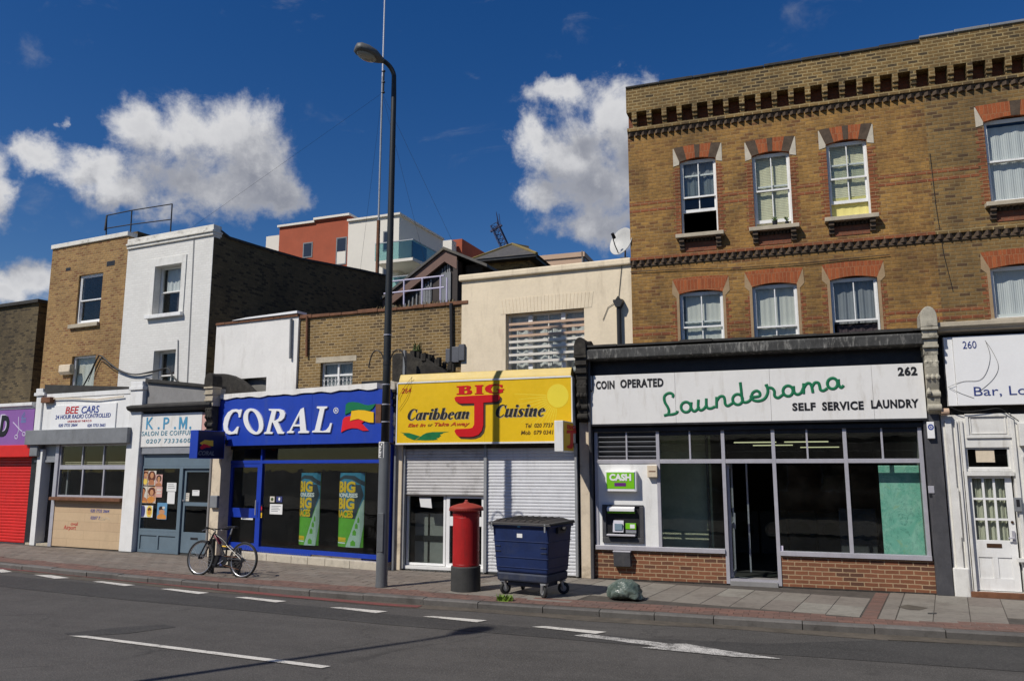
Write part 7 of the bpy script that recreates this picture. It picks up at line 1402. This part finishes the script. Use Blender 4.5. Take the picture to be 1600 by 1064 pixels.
bm.to_mesh(me); bm.free(); [setattr(p, 'use_smooth', True) for p in me.polygons]
m, t_n, b_ = nm('grey_green_polythene'); o_ = t_n.new('ShaderNodeTexCoord').outputs['Object']; t_n.put(b_.inputs['Base Color'], t_n.mix(t_n.ramp(t_n.noise(o_, 6, 5, .6, .8), .35, .65), (.06, .085, .07, 1), (.135, .17, .145, 1))); t_n.put(b_.inputs['Roughness'], t_n.ramp(t_n.noise(o_, 9, 4), .35, .7, .22, .42)); bpn = t_n.new('ShaderNodeBump'); bpn.inputs['Strength'].default_value = .5; bpn.inputs['Distance'].default_value = .03; t_n.put(bpn.inputs['Height'], t_n.noise(t_n.vmath('ADD', o_, t_n.scale(t_n.noise(o_, 4, 3), (.3, .3, .3))), 8, 5, .5, 1.6)); t_n.l.new(bpn.outputs[0], b_.inputs['Normal']); M['sack'] = m
o = link('refuse_sack', me, M['sack']); o.location = (bgp.x, bgp.y + .12, .002); o.rotation_euler = (0, 0, R_(-8)); o['label'] = 'crumpled grey green plastic refuse sack lying on the pavement by the kerb'; o['category'] = 'rubbish bag'
M['tuft'] = paint('bright_grass', (.17, .27, .035), .6, .25, 8, 0); wg = ground(787, 939, -.0); weed('tuft of bright green grass growing at the kerb by the bin wheel', FW, wg.x, wg.y + .05, -.01, 190, .13, .12, M['tuft'], 'grass_tuft', 'grass tuft', lw=.006)
dg = ground(781, 945, RZ); g = MB()
for i in range(14): a = random.uniform(-.09, .09); b = random.uniform(-.07, .07); r_ = random.uniform(.02, .045); g.xy([(dg.x + a + r_ * math.cos(t_) * random.uniform(.7, 1.2), dg.y + .0 + b + r_ * math.sin(t_)) for t_ in (0, 1, 2.1, 3.2, 4.2, 5.3)], RZ + .004, RZ + random.uniform(.03, .11))
single('litter', 'small clump of black litter in the gutter below the grass tuft', 'litter', FW, (dg.x, dg.y, RZ), g, M['blackpaint'], .006)
# ------------------------------------------------------------------ bicycle and low street plate
gf = ground(310, 897.5); gr_ = ground(377, 902); dirb = (gr_ - gf); ang_b = math.degrees(math.atan2(dirb.y, dirb.x)); FBk = Frame(gf.x, gf.y, ang_b)
M['tyre'] = paint('bike_tyre', (.018, .018, .018), .75, .2, 8, .1); M['rim'] = paint('bike_rim', (.60, .60, .60), .3, .05, 5, 0, metal=.8); M['bikeblack'] = paint('bike_black', (.015, .015, .018), .35, .1, 5, 0); M['bikered'] = paint('bike_red', (.20, .018, .03), .35, .15, 5, 0)
t = thing('bicycle', 'black and maroon mountain bike leaning by the kerb in front of the blue shop', 'bicycle', FBk, (.55, 0, 0)); WB = min(1.12, max(1.02, dirb.length)); Rw = .325
def ring(cx, cz, R, r, n=40, m=8, lean=.0): return [(cx + R * math.cos(2 * math.pi * i / n), 0.0, cz + R * math.sin(2 * math.pi * i / n)) for i in range(n)]
for cx in (0, WB):
    w_ = part('wheel', MB().tube(ring(cx, Rw, Rw - .022, 0), .013, 8, True), M['rim'], t, smooth=True); part('tyre', MB().tube(ring(cx, Rw, Rw - .002, 0), .024, 8, True), M['tyre'], w_, smooth=True)
    g = MB()
    for i in range(28): a = 2 * math.pi * i / 28; b = a + (.9 if i % 2 else -.9); s_ = .03 if i % 4 < 2 else -.03; g.tube([(cx + .025 * math.cos(b), s_, Rw + .025 * math.sin(b)), (cx + (Rw - .03) * math.cos(a), 0, Rw + (Rw - .03) * math.sin(a))], .0016, 4)
    part('spokes', g, M['rim'], w_); part('hub', MB().tube([(cx, -.055, Rw), (cx, .055, Rw)], .022, 10), M['bikeblack'], w_)
BBx, BBz = WB - .44, .30; HTx, HTz = .27, .80; STx, STz = WB - .60 + .10, .62
tb_ = lambda *p, r=.016: MB().tube([(a, b, c) for a, b, c in p], r, 8)
part('frame', tb_((HTx, 0, HTz - .05), (.42, 0, .63), (BBx - .02, 0, BBz + .05), (BBx, 0, BBz), r=.024).tube([(HTx + .01, 0, HTz), (.50, 0, .70), (STx + .03, 0, STz)], .018, 8).tube([(BBx, 0, BBz), (STx + .04, 0, .66), (STx + .10, 0, .80)], .018, 8), M['bikeblack'], t)
part('frame_panel', tb_((HTx + .02, -.001, HTz - .03), (.36, -.001, .72), (.46, -.001, .62), r=.03), M['bikered'], t)
part('rear_arm', tb_((BBx + .02, -.04, BBz + .04), (WB, -.055, Rw), r=.013).tube([(BBx + .02, .04, BBz + .04), (WB, .055, Rw)], .013, 8).tube([(STx + .06, -.04, .60), (WB, -.055, Rw)], .010, 6).tube([(STx + .06, .04, .60), (WB, .055, Rw)], .010, 6), M['bikeblack'], t)
part('shock_absorber', tb_((.52, 0, .57), (STx + .10, 0, .56), r=.015), M['byel'], t); part('fork', tb_((HTx, 0, HTz + .02), (HTx - .10, -.001, .62), r=.02).tube([(HTx - .10, -.055, .66), (0, -.06, Rw)], .016, 8).tube([(HTx - .10, .055, .66), (0, .06, Rw)], .016, 8).tube([(HTx - .10, -.06, .65), (HTx - .10, .06, .65)], .016, 8), M['bikeblack'], t)
part('handlebar', tb_((HTx, 0, HTz), (HTx + .02, 0, .85), (HTx - .03, 0, .88), r=.016).tube([(HTx - .03, 0, .88), (HTx + .0, -.16, .905), (HTx + .06, -.30, .91)], .012, 8).tube([(HTx - .03, 0, .88), (HTx + .0, .16, .905), (HTx + .06, .30, .91)], .012, 8), M['bikeblack'], t); part('grip', tb_((HTx + .03, -.22, .905), (HTx + .07, -.33, .91), r=.02), M['tyre'], t); part('grip', tb_((HTx + .03, .22, .905), (HTx + .07, .33, .91), r=.02), M['tyre'], t); part('brake_lever', tb_((HTx - .02, -.2, .885), (HTx - .06, -.28, .85), r=.007).tube([(HTx - .02, .2, .885), (HTx - .06, .28, .85)], .007, 6), M['rim'], t); part('cables', MB().tube(smoothpath([(HTx - .02, -.15, .89), (HTx - .14, -.08, .88), (HTx - .1, 0, .80), (.40, .02, .70)], 5), .004, 5).tube(smoothpath([(HTx - .02, .15, .89), (HTx - .16, .05, .9), (HTx - .08, .0, .72)], 5), .004, 5), M['cable'], t)
part('seat_post', tb_((STx + .09, 0, .78), (STx + .13, 0, .93), r=.013), M['rim'], t); g = MB(); sx0 = STx + .13
secs = [(-.16, .018, .02), (-.08, .03, .025), (.02, .055, .03), (.09, .075, .032), (.12, .06, .028)]
for s_, w2, h2 in secs:
    for j in range(10): a = 2 * math.pi * j / 10; g.v.append((sx0 + s_, w2 * math.cos(a), .945 + .01 * abs(s_) + h2 * .7 * math.sin(a)))
for i in range(len(secs) - 1):
    for j in range(10): g.f.append([i * 10 + j, i * 10 + (j + 1) % 10, (i + 1) * 10 + (j + 1) % 10, (i + 1) * 10 + j])
g.f.append(list(range(10))); g.f.append([(len(secs) - 1) * 10 + j for j in range(10)]); part('saddle', g, M['bikeblack'], t, smooth=True)
cr = part('crankset', MB().tube([(BBx, -.06, BBz), (BBx, -.048, BBz)], .085, 20).tube([(BBx, -.07, BBz), (BBx, .07, BBz)], .018, 8), M['bikeblack'], t); part('crank_arm', tb_((BBx, -.07, BBz), (BBx - .13, -.075, BBz - .08), r=.010).tube([(BBx, .07, BBz), (BBx + .13, .075, BBz + .08)], .010, 6), M['rim'], cr); part('pedal', MB().box(BBx - .17, BBx - .09, -.17, -.08, BBz - .095, BBz - .07).box(BBx + .09, BBx + .17, .08, .17, BBz + .07, BBz + .095), M['bikeblack'], cr)
part('derailleur', tb_((WB, -.06, Rw - .02), (WB + .03, -.06, Rw - .10), (WB - .02, -.06, Rw - .18), r=.014).tube([(WB, -.062, Rw), (WB, -.04, Rw)], .05, 14), M['bikeblack'], t); part('chain', MB().tube([(BBx, -.055, BBz + .085), (WB, -.05, Rw + .045), (WB + .04, -.05, Rw), (WB - .02, -.055, Rw - .18), (BBx, -.055, BBz - .085)], .005, 5), M['rust'], t)
r_ = R_(7); t.rotation_euler = (R_(-6), 0, FBk.a)
P0 = ground(320, 897); P1 = ground(362, 899); FS = Frame(P0.x, P0.y + .16, math.degrees(math.atan2(P1.y - P0.y, P1.x - P0.x))); Ls = (P1 - P0).length
t = thing('low_plate_stand', 'low black plate on two short posts behind the bicycle', 'street plate', FS, (Ls / 2, 0, 0)); part('post', MB().box(-.05, .05, -.03, .05, 0, .68), M['blackpaint'], t, .006); part('post', MB().box(Ls - .05, Ls + .05, -.03, .05, 0, .52), M['blackpaint'], t, .006); part('plate', MB().box(.051, Ls - .051, -.02, .02, .12, .36), M['blackpaint'], t, .004); part('sticker', MB().box(Ls * .54, Ls * .66, -.023, -.0201, .19, .32), M['bgl'], t); part('sticker', MB().box(Ls * .36, Ls * .44, -.023, -.0201, .16, .34), M['bgn'], t)
# ------------------------------------------------------------------ beyond the rooftops
F1 = Frame(-10, 45, -2.4)
M['redbrick_far'] = paint('new_red_brick', (.36, .085, .04), .85, .12, 1.0, .15, 8, dirt=(.28, .09, .05), damt=.3); M['creamrender'] = paint('pale_render', (.72, .68, .60), .8, .04, .6, .05)
def rb(fr, x0, y0, x1, y1, d=0.0): return fr.r(x0, y0, x1, y1, d)
M['darkpane'] = paint('dark_far_window', (.03, .038, .055), .15, .1, 2, 0); t = thing('apartment_block', 'modern red brick and white render flats rising behind the roofs', 'apartment block', F1, (-6, 5, 0))
Xf = lambda x, y, d=0.0: F1.q(x, y, d); DB = F1.s_(692, 378, F1.q(627, 338)[0])[0]
u0, z0 = Xf(437, 356); u1, z1 = Xf(548, 341); u2, z2 = Xf(627, 338); zr = Xf(437, 356)[1]
part('wall', MB().box(u0, u1 - .001, 0, 12, 0, zr - .0), M['redbrick_far'], t, label='red brick wall'); zr2 = Xf(494, 345)[1]; ux = Xf(493, 345)[0]
part('raised_parapet', MB().box(ux, u1 - .001, -.06, 1.5, zr + .25 - .25, zr2 + .0), M['redbrick_far'], t); part('coping', MB().box(u0 - .1, ux - .001, -.15, 1.0, zr + .001, zr + .15).box(ux - .05, u1 - .001, -.2, 1.5, zr2 + .001, zr2 + .16), M['creamrender'], t)
part('wall', MB().box(u1, u2, -.25, DB, 0, z2), M['creamrender'], t, label='white rendered corner block'); part('coping', MB().box(u1 - .02, u2 + .12, -.4, DB, z2 + .001, z2 + .14), M['creamrender'], t); uw = Xf(416, 372, 4)[0]; part('wall', MB().box(uw, u0 + 1, 4, 12, 0, Xf(416, 370, 4)[1]), M['creamrender'], t)
for (x0, y0, x1, y1, dd_, two) in ((474, 380, 488, 402, 0, 0), (526, 372, 541, 413, 0, 1), (599, 362, 608, 392, -.25, 0), (598, 415, 606, 440, -.25, 0)):
    V = rb(F1, x0, y0, x1, y1, dd_); w_ = part('window', MB().frame(V[0], V[1], V[2], V[3], .08, dd_ - .03, dd_ - .001), M['lead'], t); part('pane', MB().box(V[0] + .06, V[1] - .06, dd_ - .02, dd_ - .005, V[2] + .06 + (.9 if two else 0), V[3] - .06), M['darkpane'], w_)
    if two: part('panel', MB().box(V[0] + .06, V[1] - .06, dd_ - .02, dd_ - .004, V[2] + .06, V[2] + .94), M['creamrender'], w_)
for (yb, yt, yslab) in ((395, 378, 407), (452, 433, 466)):
    a = F1.q(586, yb, -2.2); ub = F1.q(645, yb, -2.2)[0]; zb = F1.q(620, yslab - 2, -2.2)[1]; ztop = F1.q(620, yt, -2.2)[1]
    b_ = part('balcony', MB().box(a[0], ub, -2.2, -.251, zb - .18, zb).box(u2 + .001, ub, -.251, 4.2, zb - .18, zb), M['creamrender'], t); part('glass_rail', MB().box(a[0], ub, -2.2, -2.17, zb + .02, ztop).box(ub - .03, ub, -2.17, 4.2, zb + .02, ztop), M['glassbal'], b_); part('handrail', MB().box(a[0], ub + .02, -2.23, -2.15, ztop + .001, ztop + .06).box(ub - .04, ub + .03, -2.15, 4.2, ztop + .001, ztop + .06), M['galv'], b_)
    V = [F1.s_(x, y, u2 + .0) for x, y in ((636, yt - 10), (670, yt + 8))]; part('window', MB().box(u2 - .01, u2 + .03, 1.5, 3.6, zb + .1, zb + 2.3), M['darkpane'], t)
V = F1.q(696, 376, DB + 2); part('wall', MB().box(F1.q(670, 375, DB + 2)[0], F1.q(706, 375, DB + 2)[0], DB + 2, DB + 2.8, 0, V[1]), M['creamrender'], t); Vr = F1.q(715, 374, DB + 3); part('wall', MB().box(F1.q(700, 375, DB + 3)[0], F1.q(722, 375, DB + 3)[0], DB + 3, DB + 9, 0, Vr[1]), M['redbrick_far'], t)
# timber gable
FG = Frame(-10.5, 25, -3); M['darktimber'] = paint('dark_stained_timber', (.045, .036, .032), .75, .2, 4, .2, 12, dirt=(.10, .085, .08), damt=.5, streak=True); M['bargeboard'] = paint('faded_brown_bargeboard', (.16, .095, .075), .7, .15, 4, .1)
t = thing('timber_gable', 'dark timber gabled building with brown bargeboards behind the brick wall', 'building', FG, (3.5, 2, 0)); G = lambda x, y: FG.q(x, y)
ap = G(697, 392); lf = G(608, 474); rf = G(762, 428); bt = 4.0
zl = lf[1]; eR = (ap[0] + (ap[0] - lf[0]) * .75, ap[1] - (ap[1] - lf[1]) * .75)
part('wall', MB().xz([(lf[0] + .3, bt), (lf[0] + .3, zl + .05), (ap[0], ap[1] - .35), (G(712, 420)[0], ap[1] - .75), (G(712, 420)[0], bt)], .1, 6), M['darktimber'], t)
part('bargeboard', MB().xz([(lf[0] - .2, zl - .3), (lf[0] - .2, zl + .1), ap, (ap[0], ap[1] - .42)], -.12, .0), M['bargeboard'], t); e1 = G(716, 411); part('bargeboard', MB().xz([(ap[0] + .001, ap[1]), (e1[0], e1[1] + .22), (e1[0], e1[1] - .25), (ap[0] + .001, ap[1] - .42)], -.12, .0), M['bargeboard'], t)
part('roof', MB().xz([(lf[0] - .25, zl + .101), (ap[0], ap[1] + .001), (ap[0], ap[1] + .10), (lf[0] - .25, zl + .2)], -.2, 6).xz([(ap[0] + .001, ap[1] + .001), (e1[0] + 1.2, e1[1] - .30), (e1[0] + 1.2, e1[1] - .20), (ap[0] + .001, ap[1] + .10)], -.2, 6), M['slate'], t)
g = MB()
for x in list(range(632, 662, 6)) + [664, 668, 672] + [690, 694, 698, 701]: a = G(x, 450); f = (a[0] - lf[0]) / (ap[0] - lf[0]); zt_ = zl + (ap[1] - zl) * f - .5; g.box(a[0] - .025, a[0] + .025, .05, .0999, max(bt, zt_ - (1.6 if x < 675 else 1.4)), max(bt + .1, zt_))
part('batten', g, M['lead'], t); V = FG.r(688, 426, 703, 470); part('window', MB().box(V[0], V[1], .04, .0998, bt, V[3]), M['lead'], t); V = FG.r(660, 448, 672, 472); part('window', MB().box(V[0], V[1], .05, .0997, bt, V[3]), M['lead'], t); part('eaves_post', MB().box(G(710, 420)[0], G(717, 420)[0], -.1, .3, bt, G(710, 408)[1]), M['darktimber'], t)
part('wall', MB().box(G(713, 430)[0] + .12, G(745, 430)[0], .5, 6, bt, G(716, 436)[1] + .6), M['darktimber'], t)
Fp = Frame(-9.5, 18.2, -3.7); M['lilac'] = paint('lilac_grey_rail_paint', (.50, .47, .62), .5, .05, 4, 0); G2 = lambda x, y: (lambda q_: (q_[0], 0.0, q_[1]))(Fp.q(x, y))
t = thing('roof_rail', 'pale lilac tubular rail on the flat roof in front of the dark timber gable', 'railing', Fp, (Fp.q(660, 470)[0], 0, 5.85)); part('rail', MB().tube([G2(612, 440), G2(694, 431)], .022, 8), M['lilac'], t); part('rail', MB().tube([G2(600, 459), G2(694, 449)], .022, 8), M['lilac'], t)
for x, y0, y1 in ((631.5, 437, 474), (660, 435, 470), (688.5, 431, 468), (698.5, 434, 466)): part('post', MB().tube([G2(x, y0), G2(x - .5, y1 + 6)], .024, 8), M['lilac'], t)
# hipped house, far flat roofed block, crane, mast
F2 = Frame(-6, 30, 0); t = thing('hipped_house', 'small slate roofed building with a hipped roof peeping over the cream wall', 'house', F2, (-1, 2, 0)); hL = F2.q(741, 408); hR = F2.q(836, 396); hA = F2.q(809, 381, 2.2); ze = (hL[1] + hR[1]) / 2; 
part('wall', MB().box(hL[0] + .35, hR[0] - .35, .35, 5, 3, ze - .12), M['stock260'], t); part('gutter', MB().box(hL[0] - .05, hR[0] + .05, -.06, .08, ze - .10, ze), M['blackpaint'], t); part('soffit', MB().box(hL[0], hR[0], .08, 5, ze - .12, ze - .0), M['blackpaint'], t)
g = MB(); c = [(hL[0] - .1, -.1, ze + .001), (hR[0] + .1, -.1, ze + .001), (hR[0] + .1, 5.2, ze + .001), (hL[0] - .1, 5.2, ze + .001)]; apx = [(hA[0] - .25, 2.2, hA[1]), (hA[0] + .25, 2.9, hA[1])]; b = len(g.v); g.v += c + apx; g.f += [[0, 1, 4], [1, 2, 5, 4], [2, 3, 5], [3, 0, 4, 5], [0, 3, 2, 1]]; part('roof', g, M['slate'], t); M['moss'] = paint('mossy_ridge', (.20, .15, .05), .9, .2, 6, .2); part('ridge_tile', MB().tube([c[0], apx[0], apx[1]], .07, 6).tube([c[1], apx[0]], .07, 6), M['moss'], t)
F3 = Frame(0, 55, 0); M['tanrender'] = paint('tan_render', (.52, .36, .25), .8, .06, 1, 0); V = F3.r(845, 400, 912, 412); t = thing('flat_roofed_block', 'far tan flat roofed block just above the cream parapet', 'building', F3, (V[0], 5, 0)); part('wall', MB().box(V[0] - 3, V[1], 0, 10, 0, V[3] - .35), M['tanrender'], t); part('flank_wall', MB().box(V[1] + .001, V[1] + .05, .1, 10, 0, V[3] - .4), M['lead'], t); part('coping', MB().box(V[0] - 3, V[1] + .1, -.1, 10, V[3] - .349, V[3]), M['tanrender'], t); part('band', MB().box(V[0] - 3, V[1], -.06, -.001, V[2] - .6, V[2] - .1), M['creamrender'], t); part('rail', MB().box(V[1] - .12, V[1] - .05, -.1, -.061, V[2], V[3] + .1), M['lead'], t)
F4 = Frame(0, 150, 0); M['crane_blue'] = paint('dark_blue_crane_steel', (.03, .04, .10), .6, .1, 1, 0)
t = thing('tower_crane', 'distant dark blue lattice crane jib behind the hipped roof', 'crane', F4, (F4.q(800, 410)[0], 0, 0)); A_ = Vector((F4.q(773, 352)[0], 0, F4.q(773, 352)[1])); B_ = Vector((F4.q(800, 410)[0], 0, F4.q(800, 410)[1])); ax = (B_ - A_); Lj = ax.length; ax.normalize(); sdv = ax.cross(Vector((0, 1, 0))).normalized(); W_ = .75
def lattice(A, ax, L, s1, s2, w, n, r):
    g = MB(); cor = [(s1 * a + s2 * b) * w for a, b in ((1, 1), (-1, 1), (-1, -1), (1, -1))]
    for c in cor: g.tube([tuple(A + c), tuple(A + c + ax * L)], r, 5)
    for i in range(n):
        for j in range(4): c0_, c1_ = cor[j], cor[(j + 1) % 4]; p = A + ax * (L * i / n); q = A + ax * (L * (i + 1) / n); g.tube([tuple(p + c0_), tuple(q + c1_)], r * .6, 4); g.tube([tuple(p + c0_), tuple(p + c1_)], r * .6, 4)
    return g
part('jib', lattice(A_, ax, Lj, sdv, Vector((0, 1, 0)), W_, 9, .11), M['crane_blue'], t); g = MB()
for i in range(4): p = A_ + sdv * random.uniform(-1.2, 1.2); g.tube([tuple(p + ax * .8), tuple(p - Vector((.2 * i - .2, 0, -1.6 - .3 * i)))], .07, 4)
g.box(A_.x - 1.3, A_.x + .9, -.6, .6, A_.z - .8, A_.z - .1) if False else g.tube([tuple(A_ + sdv * 1.4 + ax * .8), tuple(A_ - sdv * 1.4 + ax * .8)], .28, 5); part('jib_head', g, M['crane_blue'], t); part('mast', lattice(Vector((B_.x, 0, 0)), Vector((0, 0, 1)), B_.z, Vector((1, 0, 0)), Vector((0, 1, 0)), .9, 10, .12), M['crane_blue'], t)
F5 = Frame(0, 28, 0); um_, _ = F5.q(592, 330); M['mastgrey'] = paint('pale_mast_tube', (.62, .62, .66), .5, .05, 3, 0); t = thing('radio_mast', 'slender guyed radio mast rising behind the street lamp', 'mast', F5, (um_, 0, 0))
zj = F5.q(597, 120)[1]; zb_ = F5.q(590, 345)[1]; part('lower_tube', MB().tube([(um_, 0, 3), (um_, 0, zb_)], .075, 10), M['rust'], t); part('middle_tube', MB().tube([(um_, 0, zb_), (um_, 0, zj)], .042, 10), M['galv'], t); part('whip', MB().tube([(um_, 0, zj), (um_, 0, zj + 9)], [.036, .022], 8), M['mastgrey'], t); g = MB()
for y in (113, 130, 146): z = F5.q(597, y)[1]; g.tube([(um_ - .02, 0, z), (um_ + .11, 0, z + .03)], .05, 6)
g.tube([(um_ + .06, 0, F5.q(597, 146)[1]), (um_ + .06, 0, zj + .2)], .03, 6); part('clamp', g, M['iron'], t); zg = F5.q(597, 146)[1]; g = MB()
for x, y in ((700, 372), (290, 352), (560, 380), (642, 345)): q_ = F5.q(x, y); g.tube([(um_, 0, zg), (q_[0], .4, q_[1]), (q_[0] + (q_[0] - um_) * .5, .6, q_[1] + (q_[1] - zg) * .5)], .005, 4)
part('guy_wire', g, M['cable'], t)
# ------------------------------------------------------------------ the other side of the street, behind the viewer (seen only as reflections)
for i, (x, w_, h_, m) in enumerate([(-34, 14, 7.5, 'stock260'), (-19.5, 13, 8.2, 'brown'), (-6, 12, 7.2, 'redband'), (6.5, 14, 8.0, 'stock260')]):
    Fz = Frame(x + w_, -9, 180); lab = ['brown brick house opposite, furthest left behind the viewer', 'tan brick house opposite, behind the viewer to the left', 'red brick house opposite, right behind the viewer', 'brown brick house opposite, behind the viewer to the right'][i]
    t = thing('terrace_house', lab, 'house', Fz, (w_ / 2, 0, 0)); hs_ = [(a, a + 1.2, z, z + 1.7) for a in [1.2 + k_ * 2.6 for k_ in range(int((w_ - 2) / 2.6) + 1) if 1.2 + k_ * 2.6 + 1.5 < w_] for z in (1.0, 4.4)]; body(t, M[m], 0, w_, 0, h_, 8, hs_, roofz=h_ - .2)
    g = MB(); [g.frame(*q_, .07, .1, .16) for q_ in hs_]; ww = part('window', g, M['white'], t); g = MB(); [g.box(q_[0] + .05, q_[1] - .05, .12, .125, q_[2] + .05, q_[3] - .05) for q_ in hs_]; part('pane', g, M['glassup'], ww)
